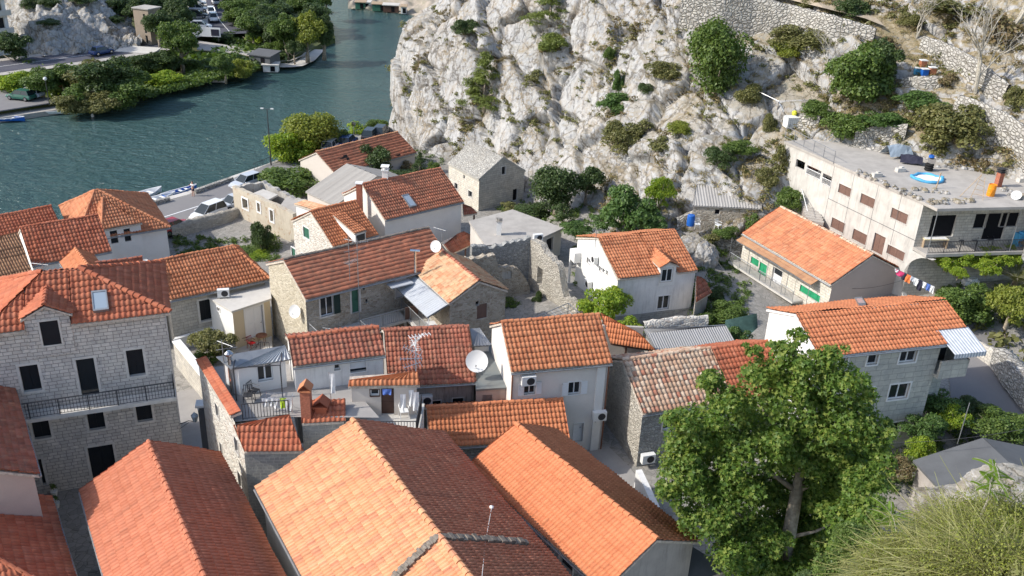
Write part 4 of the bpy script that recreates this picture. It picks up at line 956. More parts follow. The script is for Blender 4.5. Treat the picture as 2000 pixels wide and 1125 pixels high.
mb = MB(); mb.face([(*fl, zT), (*d[:2], zT), (*c[:2], zT), (*fr_, zT)], 0, [(0, 0), (4, 0), (4, 4), (0, 4)]); mb.face([(*c[:2], zT), (*(c[:2]+[4.6, .3]), zT), (*(fr_+[4.6, .3]), zT), (*fr_, zT)], 0, [(0, 0), (4, 0), (4, 4), (0, 4)])
mb.build('terrace_floor', 'slabs', hF.root)
# tiled coping along the alley side
up = np.array([*(c-d)[:2], 0]); up /= np.linalg.norm(up)
p0, p1 = np.array([*fl, zT+.42]), np.array([*d[:2], zT+.32])
roof_mesh(hF.root, [[p0-up*.08, p1-up*.08, p1+up*.5+[0, 0, .22], p0+up*.5+[0, 0, .22]]], 'tile_red', tw=.25, tl=.3, name='coping', caps_on=False)
mb = MB()
for s0, s1 in (((0, 0)),) if 0 else (): pass
tdir = np.array([*dirl, 0])
railing('terrace_railing', [d+up*.55+tdir*.12+[0, 0, zT-d[2]], c+tdir*.12+[0, 0, zT-c[2]]], hF.root, h=.95)
# white room with corrugated roof at the far end of the terrace
ce = lean('lean_to', 'white rooftop room under white corrugated sheet', (452, 722), (570, 702), (556, 675), (422, 697), 14.1, 14.6, zT, 'white_wall', 'corr_white', style='corr', tw=.24, tl=2.2, thick=.04, under='grey_steel', build=False, inset=.25)
opening(ce.W['f'], (501, 715, 534, 741), 'pvc', ce.root, trim='trim_white', tw=.05); finish(ce)
hE = gable('house', 'narrow white house with weathered two-tone red tiles above the terrace', (582, 717), (752, 695), (554, 669), (738, 637), 14.0, zT, 'white_dirty', 'tile_old', tw=.26, tl=.36, ov=.15, og=.1, build=False, capmat='tile_red', sidemat=None)
hE.roof_args['mat'] = 'tile_dark'
opening(hE.W['f'], (652, 710, 665, 722), 'pvc1', hE.root, trim='trim_white', tw=.05); opening(hE.W['f'], (683, 706, 716, 724), 'roller', hE.root, trim='trim_white', tw=.05)
for w_ in hE.W.values(): w_.zb = 9
finish(hE)
# stone block with chimney at the terrace edge
A_, B_ = P(590, 826, 12.2), P(675, 822, 12.2); zs = 12.2
v = (B_-A_)[:2]; v /= np.linalg.norm(v); nn = np.array([-v[1], v[0]])
hS = box_bld('outbuilding', 'grey block-stone block with small tiled top and brick chimney', [A_[:2], B_[:2], B_[:2]+nn*1.2, A_[:2]+nn*1.2], zs, 5, 'stone_grey', slab=0)
q = [np.array([*(A_[:2]-nn*.1), zs]), np.array([*(B_[:2]-nn*.1), zs]), np.array([*(B_[:2]+nn*1.2), zs+.55]), np.array([*(A_[:2]+nn*1.2), zs+.55])]
roof_mesh(hS.root, [q], 'tile_red', tw=.25, tl=.34, caps_on=False)
qc = A_[:2]+v*.25+nn*.35; chimney(hS.root, (qc[0], qc[1], zs+.2), .5, 1.6, 'brick_red', 'tile_orange', hood='gable')
qc = A_[:2]+v*1.0+nn*.6; chimney(hS.root, (qc[0], qc[1], zs+.2), .6, .45, 'tile_red', 'tile_red', hood='gable')
# small beige rooftop house
zG = 11.5; zw = 13.35; a, b = P(681, 757, zw), P(819, 754, zw); c, d = P(815, 727, zw+.35), P(683, 732, zw+.35)
hG = lean('cottage', 'tiny beige rooftop cottage with a single strip of orange tiles, brown door', (680, 756), (820, 753), (815, 727), (683, 732), zw, zw+.5, zG, 'beige_wall', 'tile_orange', tw=.24, tl=.36, build=False, inset=.12)
opening(hG.W['f'], (744, 759, 770, 810), 'doorbrown', hG.root, trim=None); opening(hG.W['f'], (723, 761, 741, 773), 'pvc1', hG.root, trim='brown_wood', tw=.04)
for w_ in hG.W.values(): w_.zb = 9
finish(hG)
fa = P(672, 826, zG); fb_ = P(822, 826, zG); v = (fb_-fa)[:2]/np.linalg.norm((fb_-fa)[:2]); nn = np.array([-v[1], v[0]])
mb = MB(); mb.obox([fa[0], fa[1]-1.5, zG-.2], fb_-fa, (0, 3.4, 0), (0, 0, .2)); mb.obox([fa[0], fa[1]-1.4, 5], fb_-fa, (0, 3.0, 0), (0, 0, zG-5.25)); mb.build('terrace', 'concrete_light', hG.root)
railing('terrace_railing', [fa+[.3, -1.35, 0], fb_+[-.1, -1.35, 0], fb_+[-.1, 1.2, 0]], hG.root, h=1.0)

# --- foreground roofs
h1 = gable('gabled_house', 'rose-red pan-tiled gable roof in the left foreground running towards the viewer', (160, 968), (205, 1125), (285, 858), (400, 1125), 10.6, 6, 'stone_ashlar', 'tile_rose', tw=.23, tl=.4, ov=.3, og=.15, Bdist=14, capmat='tile_rose', style='groove')
h2 = gable('gabled_house', 'large terracotta roof in the centre foreground with mortared ridge', (500, 955), (590, 1125), (678, 825), (930, 1125), 11.5, 6, 'white_wall', 'tile_terra', tw=.2, tl=.4, ov=.3, og=.1, Bdist=15, build=False, capmat='tile_terra', pitch=26)
h2.roof_args['capr'] = .15; h2.roof_args['style'] = 'groove'; h2.roof_args['mat2'] = 'tile_worn'; finish(h2)
# mortared fire wall crossing the big terracotta roof, mortar band along its far verge
for pl_, pts_ in ((h2.polys[0], [(857, 1046), (815, 1084), (768, 1130)]), (h2.polys[1], [(862, 1048), (940, 1052), (1030, 1058)])):
    p = pl_; nrm = np.cross(p[1]-p[0], p[2]-p[0]); nrm /= np.linalg.norm(nrm); nrm *= np.sign(nrm[2]); q = [PW(x, y, p[0]+nrm*.17, nrm) for x, y in pts_]; mb = MB()
    for a_, b_ in zip(q, q[1:]):
        n_ = 10
        for i in range(n_):
            s0, s1 = a_+(b_-a_)*i/n_, a_+(b_-a_)*(i+1)/n_; sd_ = np.cross(b_-a_, nrm); sd_ /= np.linalg.norm(sd_); w_ = .17+.04*math.sin(i*2.1+a_[0]); mb.obox(s0-sd_*w_-nrm*.1, (s1-s0)*1.02, sd_*w_*2, nrm*(.17+.03*math.sin(i*3.3)))
    mb.build('fire_wall', 'mortar_dark', h2.root)
h3 = gable('gabled_house', 'long bright orange roof in the foreground ending in a plain grey gable', (907, 903), (1183, 1160), (1012, 838), (1285, 1052), 10.5, 5, 'rubble_grey', 'tile_bright', tw=.2, tl=.36, ov=.3, og=.12, build=False, sidemat={'r': 'grey_plaster'})
for r, k in (((965, 966, 984, 1000), 'doordark'), ((1032, 1030, 1048, 1066), 'pvc'), ((1094, 1082, 1118, 1125), 'dark')): opening(h3.W['f'], r, k, h3.root, tw=.08)
finish(h3)
h4 = gable('gabled_house', 'dark red roof slope at the far left edge above a grey gable wall', (84, 957), (22, 740), (-90, 884), (-130, 690), 12.8, 6, 'pinkish_wall', 'tile_dark', tw=.2, tl=.3, ov=.2, og=.1)
h5 = hip('gabled_house', 'red hipped roof in the bottom left corner of the picture', (165, 1190), (100, 973), (-80, 1050), (-90, 1005), 10.0, 6, 'white_wall', 'tile_red', tw=.24, tl=.4, hipl=True, hipr=False); finish(h5)

# --- waterfront cluster at the left
l1 = gable('house', 'red roof nearest the river at the left edge', (-60, 500), (125, 462), (-60, 434), (104, 403), 5.4, 2.5, 'white_wall', 'tile_red', tw=.28, ov=.15)
l2 = gable('white_house', 'white house with plain red roof in the left roof cluster', (70, 519), (227, 490), (31, 447), (184, 424), 7.6, 3.5, 'white_wall', 'tile_red', tw=.28, tl=.42, ov=.15, og=.08)
l3 = hip('white_house', 'white house with broad hipped roof beside the quay road', (148, 474), (333, 445), (184, 371), (193, 375), 5.7, 2.5, 'white_wall', 'tile_orangeold', tw=.26, tl=.4)
finish(l3)
W = l3.W['f']; pts3 = [P(199, 450, 6.6), P(278, 436, 6.6)]; rtop = P(203, 400, 8.0)
lb, rb2 = pts3; bk = np.array([l3.n[0], l3.n[1], 0])
wb = Wall(lb[:2]+l3.n*.2+l3.e*.15, rb2[:2]+l3.n*.2-l3.e*.15, 2, [(0, 6.62), (1, 6.62)])
mb = MB(); by = []
for r in ((214, 452, 232, 474), (241, 448, 257, 470)):
    u0, u1, z0, z1 = wb.rect(r); wb.op.append((u0, u1, z0, z1)); by.append((u0, u1, z0, z1))
wb.emit(mb)
for u in (0, wb.L):
    p_, q_ = wb.pt(u, 0), wb.pt(u, 0, -4.0); mb.face([(p_[0], p_[1], 2), (q_[0], q_[1], 2), (q_[0], q_[1], 6.62), (p_[0], p_[1], 6.62)], 0, [(0, 0), (2, 0), (2, 4), (0, 4)])
bay = mb.build('bay', ['white_wall', 'concrete_light'], l3.root)
mb = MB()
for u0, u1, z0, z1 in by: wbox(mb, wb, u0, u1, z0, z1, -.2, -.17)
mb.build('pane', 'glass', bay)
ap = np.array([*(lb[:2]+l3.n*3.3+l3.e*.9), 8.35])
roof_mesh(bay, [[lb, rb2, rb2+bk*5.5, ap] if 0 else [lb, rb2, ap], [lb+bk*4.5, lb, ap]], 'tile_orangeold', tw=.26, tl=.4, name='bay_roof')
l4 = lean('house', 'brown tiled roof slope with white verge at the left edge', (-60, 571), (66, 541), (35, 455), (-70, 480), 8.2, 10.2, 4, 'white_wall', 'tile_brown', style='barrel', tw=.2, tl=.4, under='trim_white')
l6 = gable('house', 'small gabled roof peeping over the ridge of the tall stone house', (112, 505), (140, 545), (152, 495), (176, 523), 9.0, 5, 'white_wall', 'tile_orange', tw=.2, ov=.1, zr=9.9)
l7 = gable('house', 'shaded dark red strip of roof behind the tall stone house', (186, 534), (286, 521), (190, 514), (273, 506), 8.4, 5, 'white_wall', 'tile_dark', tw=.24, ov=.1, zr=9.3)
# ================================================================ ground, water, far bank
def struct(o, kind='structure'): o['kind'] = kind; return o
def grid_mesh(name, P3, mat, uv=None, smooth=True, parent=None):
    """P3: (rows, cols, 3)"""
    r, c = P3.shape[:2]; i = np.arange(r*c).reshape(r, c)
    Fq = np.stack([i[:-1, :-1], i[:-1, 1:], i[1:, 1:], i[1:, :-1]], -1).reshape(-1, 4)
    U = P3[..., :2].reshape(-1, 2)*1.0 if uv is None else uv
    return mesh_np(name, P3.reshape(-1, 3), Fq, mat, parent, U, smooth=smooth)
GP = [(-20, 40, 6), (0, 40, 5.5), (8, 46, 6), (-22, 58, 5), (-15, 62, 5), (-5, 62, 5), (4, 78, 5.3), (-5, 84, 4), (-5, 92, 4), (-12, 100, 3.3), (-25, 95, 1.8), (-30, 83, .9), (-27, 80, 1.5), (-24, 76, 3.2),
      (-30, 100, 1.6), (-38, 92, 1.5), (-45, 85, 1.5), (-20, 115, 2), (-12, 112, 3), (-18, 128, 2), (-40, 60, 4), (9, 64, 6), (16, 57, 6.3), (24, 66, 6.3), (15, 72, 7), (30, 64, 8.2), (33, 57, 7.6), (26, 50, 6),
      (20, 42, 6.2), (35, 45, 8), (40, 70, 9.2), (16, 77, 7.8), (20, 75, 6.8), (18, 82, 9.0), (10, 84, 7), (0, 20, 6), (-20, 20, 6), (12, 30, 6.5), (30, 30, 9), (-60, 80, 1.5), (45, 90, 12), (28, 76, 8)]
_g = np.array(GP)
def G(x, y):
    d = ((np.asarray(x)[..., None]-_g[:, 0])**2+(np.asarray(y)[..., None]-_g[:, 1])**2)+.5
    w_ = d**-1.9; return (w_*_g[:, 2]).sum(-1)/w_.sum(-1)
QE = [P(*p, 1.5)[:2] for p in ((-400, 560), (0, 470), (150, 440), (240, 416), (272, 407), (333, 391), (375, 379), (452, 352), (530, 325), (620, 290), (700, 264), (757, 252), (800, 236))]
QE = np.array(QE)
def yq(x): return np.interp(x, QE[:, 0], QE[:, 1])
xs = np.linspace(-75, 70, 190); rows = []
for t in np.linspace(0, 1, 130):
    y = 3+(yq(xs)-3)*t; z = G(xs, y); rows.append(np.stack([xs, y, z], -1))
struct(grid_mesh('ground', np.array(rows), 'paving'))
# quay wall with a low parapet along the water
mb = MB()
for a, b in zip(QE[:-2], QE[1:-1]):
    a3, b3 = np.array([*a, -2.0]), np.array([*b, -2.0]); dn = np.array([-(b-a)[1], (b-a)[0], 0]); dn /= np.linalg.norm(dn)
    mb.obox(a3-dn*.05, b3-a3, dn*.9, (0, 0, 3.62))
struct(mb.build('quay', 'concrete_light'))
for i0_, i1_, f_, lb in ((4, 5, .9, 'low stone parapet beside the moored white boats'), (6, 7, .95, 'low stone parapet behind the person on the quay'), (8, 9, .6, 'low stone parapet by the tall lamp post')):
    mb = MB(); a, b = QE[i0_], QE[i1_]; dn = np.array([-(b-a)[1], (b-a)[0], 0]); dn /= np.linalg.norm(dn)
    mb.obox(np.array([*a, 1.6])-dn*.7, np.array([*(b-a)*f_, 0]), dn*.5, (0, 0, .5)); tag(mb.build('parapet', 'dry_stone', None, org=(*a, 1.6)), lb, 'wall')
# asphalt of the quay road with a white line
def ribbon(name, pl, wd, z, mat, kind='structure', zf=None, off=0.0, n=40):
    pl = np.array(pl, float); s = np.r_[0, np.cumsum(np.hypot(*np.diff(pl[:, :2], axis=0).T))]; t = np.linspace(0, s[-1], n)
    x, y = np.interp(t, s, pl[:, 0]), np.interp(t, s, pl[:, 1]); dx, dy = np.gradient(x), np.gradient(y); L = np.hypot(dx, dy); nx, ny = -dy/L, dx/L
    w_ = np.interp(t, s, wd) if hasattr(wd, '__len__') else np.full(n, wd)
    zz = np.interp(t, s, z) if hasattr(z, '__len__') else np.full(n, z)
    k = np.linspace(-.5, .5, 5); P3 = np.stack([x[:, None]+nx[:, None]*(w_[:, None]*k+off), y[:, None]+ny[:, None]*(w_[:, None]*k+off), zz[:, None]+0*k], -1)
    if zf is not None: P3[..., 2] = zf(P3[..., 0], P3[..., 1])
    o = grid_mesh(name, P3, mat); o['kind'] = kind; return o
qr = QE[1:10]+np.array([2.6, -4.4])
ribbon('quay_road', qr, 8.4, 1.5, 'asphalt', zf=lambda x, y: np.maximum(G(x, y)+.05, 1.66), n=90)
ribbon('road_marking', [P(x, y, 1.7)[:2] for x, y in ((262, 440), (315, 425), (400, 398), (455, 381))], .16, 1.7, 'white_paint', zf=lambda x, y: np.maximum(G(x, y)+.05, 1.66)+.012, n=50)

# water: one sheet with a fine swell
m, nt, b = newmat('water'); uv, pos = coords(nt)
n1 = noisetex(nt, scalev(nt, pos, (1.0, 1.7, 1)), .55, 5, .6, .3); n2 = noisetex(nt, scalev(nt, pos, (1, 1.5, 1)), 2.6, 3, .6); n3 = noisetex(nt, scalev(nt, pos, (.6, 1.2, 1)), .035, 4, .6, .8)
h = math_(nt, 'ADD', math_(nt, 'MULTIPLY', n1.outputs[0], 1.0), math_(nt, 'MULTIPLY', n2.outputs[0], .3))
nt.links.new(nd(nt, 'ShaderNodeBump', {'Height': h, 'Strength': .8, 'Distance': math_(nt, 'MULTIPLY_ADD', n3.outputs[0], 1.2, .45)}).outputs[0], b.inputs['Normal'])
nt.links.new(mix(nt, ramp(nt, n3.outputs[0], [(.35, 0.0), (.65, 1.0)]), (.040, .088, .086), (.060, .118, .115)), b.inputs['Base Color'])
b.inputs['Roughness'].default_value = .12; b.inputs['IOR'].default_value = 1.33; b.inputs['Specular IOR Level'].default_value = .5
mb = MB(); mb.face([(-500, 40, 0), (300, 40, 0), (300, 900, 0), (-500, 900, 0)]); struct(mb.build('river', 'water'))
mb = MB(); mb.face([(-800, -100, -3), (800, -100, -3), (800, 1200, -3), (-800, 1200, -3)]); struct(mb.build('river_bed', 'soil'))

# ---------------------------------------------------------------- the rock massif
def catmull(A, n):
    """A (k, ...): resample to n samples with Catmull-Rom"""
    k = len(A); A = np.concatenate([2*A[:1]-A[1:2], A, 2*A[-1:]-A[-2:-1]]); t = np.linspace(0, k-1-1e-6, n); i = t.astype(int); f = (t-i).reshape((-1,)+(1,)*(A.ndim-1))
    p0, p1, p2, p3 = A[i], A[i+1], A[i+2], A[i+3]
    return .5*((2*p1)+(-p0+p2)*f+(2*p0-5*p1+4*p2-p3)*f**2+(-p0+3*p1-3*p2+p3)*f**3)
CN = [
 [(905, 330, 168), (900, 300, 166), (890, 240, 164), (885, 190, 162), (885, 140, 161), (890, 90, 160), (920, 30, 160), (1000, -60, 165)],
 [(800, 310, 140), (796, 265, 140), (792, 215, 140), (792, 165, 141), (800, 115, 142), (815, 65, 143), (865, 5, 146), (960, -80, 152)],
 [(752, 300, 128), (757, 255, 129), (762, 200, 130), (768, 150, 131), (776, 100, 132), (795, 52, 133), (845, 2, 135), (930, -80, 142)],
 [(800, 350, 118), (805, 305, 118), (810, 240, 120), (820, 180, 121.5), (825, 120, 123), (838, 66, 124.5), (880, 5, 127), (960, -90, 135)],
 [(900, 365, 109), (900, 318, 110), (900, 245, 113), (900, 185, 115), (905, 125, 117), (910, 62, 119), (925, 0, 121), (980, -100, 130)],
 [(1000, 400, 101), (1000, 345, 102), (1000, 275, 105), (1000, 205, 108), (1000, 142, 110.5), (1000, 72, 113.5), (1000, 0, 117), (1020, -110, 126)],
 [(1100, 470, 90), (1100, 410, 91), (1100, 315, 97.5), (1100, 240, 102.5), (1100, 165, 106), (1100, 82, 109.5), (1100, 0, 113), (1100, -120, 122)],
 [(1200, 520, 81.5), (1200, 455, 82), (1200, 360, 89), (1200, 275, 95), (1200, 195, 100), (1200, 100, 104.5), (1200, 0, 109), (1190, -120, 118)],
 [(1320, 540, 79.5), (1320, 470, 80), (1320, 380, 84.5), (1320, 295, 88.5), (1320, 212, 94), (1320, 110, 100), (1320, 0, 106), (1320, -120, 115)],
 [(1440, 540, 80), (1440, 470, 80.3), (1440, 400, 82.8), (1440, 345, 85), (1440, 240, 90.5), (1440, 125, 97.5), (1440, 0, 105), (1440, -120, 114)],
 [(1560, 500, 82.3), (1560, 450, 82.6), (1560, 375, 84.6), (1560, 300, 86.8), (1560, 220, 91), (1560, 115, 97), (1560, 0, 104), (1560, -120, 113)],
 [(1680, 400, 86), (1680, 322, 87.2), (1680, 275, 88.5), (1680, 225, 90.5), (1680, 165, 93.5), (1680, 88, 98), (1680, 0, 103.5), (1680, -120, 113)],
 [(1800, 420, 85.5), (1800, 335, 86), (1800, 290, 87.2), (1800, 230, 90), (1800, 168, 93), (1800, 90, 98), (1800, 0, 103), (1800, -120, 112)],
 [(1920, 440, 84.5), (1920, 355, 85), (1920, 300, 86.6), (1920, 240, 89), (1920, 172, 92.5), (1920, 92, 97), (1920, 0, 101.5), (1920, -120, 110)],
 [(2080, 560, 74), (2080, 375, 83), (2080, 312, 85), (2080, 250, 88), (2080, 180, 91), (2080, 97, 95), (2080, 0, 99.5), (2080, -120, 108)],
 [(2350, 580, 72), (2350, 400, 80), (2350, 340, 82), (2350, 270, 85), (2350, 200, 88), (2350, 110, 92), (2350, 0, 96), (2350, -120, 105)]]
NETC = np.array([[PD(*p) for p in c] for c in CN])            # cols x rows x 3
NETC = np.concatenate([NETC, NETC[:, -1:]+np.array([4, 30, 9.0]), NETC[:, -1:]+np.array([8, 80, 12.0])], 1)
S = catmull(NETC, 430); S = np.moveaxis(catmull(np.moveaxis(S, 1, 0), 330), 0, 1)
def normals(S):
    du = np.gradient(S, axis=0); dv = np.gradient(S, axis=1); n_ = np.cross(du, dv); return n_/(np.linalg.norm(n_, axis=2, keepdims=True)+1e-9)
NN = normals(S)
if NN[200, 150, 1] > 0: NN = -NN
def fnoise(pts, f): return np.array([f(Vector(p)) for p in pts])
pts = S.reshape(-1, 3)
Bx = Matrix.Rotation(rad(24), 3, 'Y')@Matrix.Rotation(rad(20), 3, 'X')
q = pts@np.array(Bx).T*np.array([.21, .17, .078])
wobn = np.array([noise.noise_vector(Vector(p)*.35) for p in pts])
q = q+wobn*.12
def vor(q, k):
    out = np.empty((len(q), 3))
    for i, p in enumerate(q):
        d, c = noise.voronoi(Vector(p)); v = c[0]
        h1 = math.sin(v[0]*12.99+v[1]*78.2+v[2]*37.7)*43758.5; h2 = math.sin(v[0]*39.3+v[1]*11.1+v[2]*83.1)*24634.6; h3 = math.sin(v[0]*73.1+v[1]*52.2+v[2]*9.7)*13758.5
        h1 -= math.floor(h1); h2 -= math.floor(h2); h3 -= math.floor(h3)
        out[i] = d[1]-d[0], h1, ((p[0]-v[0])*(h2-.5)+(p[1]-v[1])*(h3-.5)+(p[2]-v[2])*(h1-.5)*1.2)*k
    return out
vd = vor(q, 2.6); vd2 = vor(q*3.0+5, 1.1); vd3 = vor(q*8+9, .45)
crev = 1-np.clip(vd[:, 0]/.07, 0, 1); crev2 = 1-np.clip(vd2[:, 0]/.09, 0, 1)
fine = np.array([noise.fractal(Vector((p[0]*.9, p[1]*.9, p[2]*.45)), .9, 2.1, 5) for p in pts])
big = np.array([noise.noise(Vector(p)*.11) for p in pts])
ext = np.clip((S[..., 2].ravel()-1.5)/2, 0, 1)
cols_ = np.repeat(np.linspace(0, 1, S.shape[0]), S.shape[1])
amp = np.interp(cols_, [0, .18, .5, .66, .74, 1], [1, 1, 1, .9, .55, .5])*ext
fmod = np.clip(.15+1.1*np.abs(np.array([noise.noise(Vector(p)*.13+Vector((7, 3, 1))) for p in pts]))*2, .15, 1.1)
disp = amp*((vd[:, 1]-.5)*1.5+vd[:, 2]*.85-crev*1.0+fmod*((vd2[:, 1]-.5)*.3+vd2[:, 2]*.5-crev2*.3+vd3[:, 2]*.35+(vd3[:, 1]-.5)*.09+fine*.1)+big*1.3)
S2 = (pts+NN.reshape(-1, 3)*disp[:, None]).reshape(S.shape)
m, nt, b = newmat('rock'); uv, pos = coords(nt)
nz = nd(nt, 'ShaderNodeSeparateXYZ', {0: nt.nodes.new('ShaderNodeNewGeometry').outputs['Normal']})
n1 = noisetex(nt, pos, .35, 7, .65); n2 = noisetex(nt, scalev(nt, pos, (1, 1, .35)), 1.8, 8, .7, .4); n3 = noisetex(nt, pos, 7, 8, .75)
c = ramp(nt, n1.outputs[0], [(.3, (.27, .27, .275)), (.43, (.41, .41, .405)), (.6, (.455, .445, .43)), (.72, (.40, .345, .28))])
c = mix(nt, .75, c, ramp(nt, n2.outputs[0], [(.32, (.36, .36, .39)), (.47, (1.0, 1.0, 1.0)), (.75, (1.15, 1.15, 1.14))]), 'MULTIPLY')
n7 = noisetex(nt, scalev(nt, pos, (.8, .8, .13)), 1.0, 6, .7, .3)
c = mix(nt, math_(nt, 'MULTIPLY', ramp(nt, n7.outputs[0], [(.52, 0.0), (.64, 1.0)]), .5), c, (.30, .235, .16))
c = mix(nt, .45, c, ramp(nt, n3.outputs[0], [(.3, (.5, .5, .5)), (.65, (1.25, 1.25, 1.25))]), 'MULTIPLY')
cr = nd(nt, 'ShaderNodeTexVoronoi', {'Vector': addv(nt, scalev(nt, pos, (.9, .7, .4)), scalev(nt, n2.outputs['Color'], (.9, .9, .9))), 'Scale': .9}, feature='DISTANCE_TO_EDGE')
crf = ramp(nt, cr.outputs[0], [(0, 1.0), (.03, 0.0)])
c = mix(nt, math_(nt, 'MULTIPLY', crf, .55), c, (.13, .11, .09))
fis = nd(nt, 'ShaderNodeTexVoronoi', {'Vector': addv(nt, scalev(nt, pos, (.20, .16, .075)), scalev(nt, n1.outputs['Color'], (.5, .5, .5))), 'Scale': 1.0}, feature='DISTANCE_TO_EDGE')
c = mix(nt, math_(nt, 'MULTIPLY', ramp(nt, fis.outputs[0], [(0, 1.0), (.012, .6), (.03, 0.0)]), .8), c, (.10, .085, .065))
n5 = noisetex(nt, pos, .28, 8, .7); n6 = noisetex(nt, pos, 2.2, 7, .72)
warm = math_(nt, 'MULTIPLY', ramp(nt, n5.outputs[0], [(.47, 0.0), (.6, 1.0)]), ramp(nt, n6.outputs[0], [(.46, 0.0), (.6, .75)]))
c = mix(nt, warm, c, mix(nt, n3.outputs[0], (.17, .13, .07), (.36, .27, .15)))
sx = nd(nt, 'ShaderNodeSeparateXYZ', {0: pos})
slope = math_(nt, 'ADD', nz.outputs[2], math_(nt, 'MULTIPLY_ADD', n6.outputs[0], .55, -.27))
reg = ramp(nt, math_(nt, 'MULTIPLY', math_(nt, 'ADD', sx.outputs[0], 40.0), .01), [(.3, .25), (.62, .45), (.78, .95)])
gr = math_(nt, 'MULTIPLY', ramp(nt, slope, [(.66, 0.0), (.82, 1.0)]), reg)
c = mix(nt, gr, c, ramp(nt, n6.outputs[0], [(.35, (.13, .12, .05)), (.5, (.26, .20, .10)), (.68, (.40, .35, .27))]))
nt.links.new(c, b.inputs['Base Color']); b.inputs['Roughness'].default_value = .95; b.inputs['Specular IOR Level'].default_value = .15
hh_ = math_(nt, 'SUBTRACT', math_(nt, 'ADD', n2.outputs[0], math_(nt, 'MULTIPLY', n3.outputs[0], .6)), math_(nt, 'MULTIPLY', crf, .5))
nt.links.new(bump(nt, hh_, .75, .13), b.inputs['Normal'])
cl = grid_mesh('rock_massif', S2, 'rock', smooth=False); struct(cl)
_V = [Vector(v) for v in S2.reshape(-1, 3)]; _r, _c = S2.shape[:2]; _i = np.arange(_r*_c).reshape(_r, _c)
BV = BVHTree.FromPolygons(_V, np.stack([_i[:-1, :-1], _i[:-1, 1:], _i[1:, 1:], _i[1:, :-1]], -1).reshape(-1, 4).tolist())
def hit(px, py, back=0.0):
    r = Vector(ray(px, py)); h_ = BV.ray_cast(Vector(CAM), r)
    return (h_[0]+r*back) if h_[0] is not None else None

# ---------------------------------------------------------------- far bank
FB = [P(x, y, 0)[:2] for x, y in ((-250, 262), (0, 232), (118, 214), (150, 222), (205, 214), (255, 203), (300, 180), (400, 163), (450, 153), (505, 139), (540, 131), (600, 110), (625, 96), (655, 84), (648, 55), (628, 30), (590, -10), (560, -60))]
FBa = np.array(FB); up_ = FBa[::-1]
pl = [tuple(p) for p in FBa]+[(-60, 420), (-700, 420), (-700, 100)]
def FZ(x, y): return 1.1+0*x
bmf = bmesh.new(); vs = [bmf.verts.new((x, y, 1.0)) for x, y in pl]; f_ = bmf.faces.new(vs)
ex = bmesh.ops.extrude_face_region(bmf, geom=[f_]); 
for v in [g_ for g_ in ex['geom'] if isinstance(g_, bmesh.types.BMVert)]: v.co.z = -2
bmesh.ops.recalc_face_normals(bmf, faces=bmf.faces)
me = bpy.data.meshes.new('far_bank'); bmf.to_mesh(me); me.materials.append(MATS['bank'] if 'bank' in MATS else m_plaster('bank', (.07, .09, .03), (.16, .14, .08), .5, sc=.3)); struct(link('far_bank', me))
# car park and quay at the far left
def slab(name, pxs, z, mat, h=.15, kind='structure'):
    q_ = [P(x, y, z) for x, y in pxs]; mb = MB(); mb.face(q_, 0, [tuple(p[:2]) for p in q_]); 
    for i in range(len(q_)): a_, b_ = q_[i], q_[(i+1) % len(q_)]; mb.face([a_-[0, 0, h], b_-[0, 0, h], b_, a_], 0, [(0, 0), (1, 0), (1, .3), (0, .3)])
    o = mb.build(name, mat); o['kind'] = kind; return o
slab('far_quay', [(-120, 236), (0, 216), (108, 199), (108, 192), (80, 189), (60, 183), (0, 170), (-120, 150)], 1.5, 'asphalt')
slab('far_quay_step', [(-120, 254), (0, 230), (112, 214), (112, 205), (0, 218), (-120, 238)], .7, 'concrete', .8)
R1 = [P(x, y, 3)[:2] for x, y in ((-260, 165), (-60, 138), (60, 122), (180, 106), (290, 88), (345, 77))]
ribbon('far_road', R1, 7.5, [3, 3, 3, 3, 3, 3], 'asphalt_dark'); ribbon('far_pavement', R1, 11.5, [2.95]*6, 'concrete')
ribbon('far_road_marking', R1, .15, [3.02]*6, 'white_paint')
R2 = [P(x, y, 3)[:2] for x, y in ((455, 66), (432, 40), (419, 10), (410, -30), (400, -80))]
ribbon('far_street', R2, 7.6, 3.0, 'asphalt_dark'); ribbon('far_street_pavement', R2, 17, 2.95, 'concrete_light', off=.0); ribbon('street_marking', R2, .13, 3.02, 'white_paint', off=.3)
slab('car_park', [(372, 75), (408, 66), (404, 10), (398, -30), (370, -30), (372, 10)], 3.06, 'concrete_light')
slab('bridge', [(385, 96), (470, 105), (515, 114), (520, 100), (470, 92), (385, 79)], 2.4, 'concrete')
# slipway
pc = [(545, 128), (575, 127), (600, 117), (622, 97)]; q_ = [P(x, y, .5)[:2] for x, y in pc]
ribbon('slipway', q_, [3.4, 3.6, 3.0, 2.4], .55, 'concrete_light', n=24); ribbon('slipway_wall', [p+np.array([-1.2, 1.6]) for p in q_], .6, .9, 'concrete', n=24)
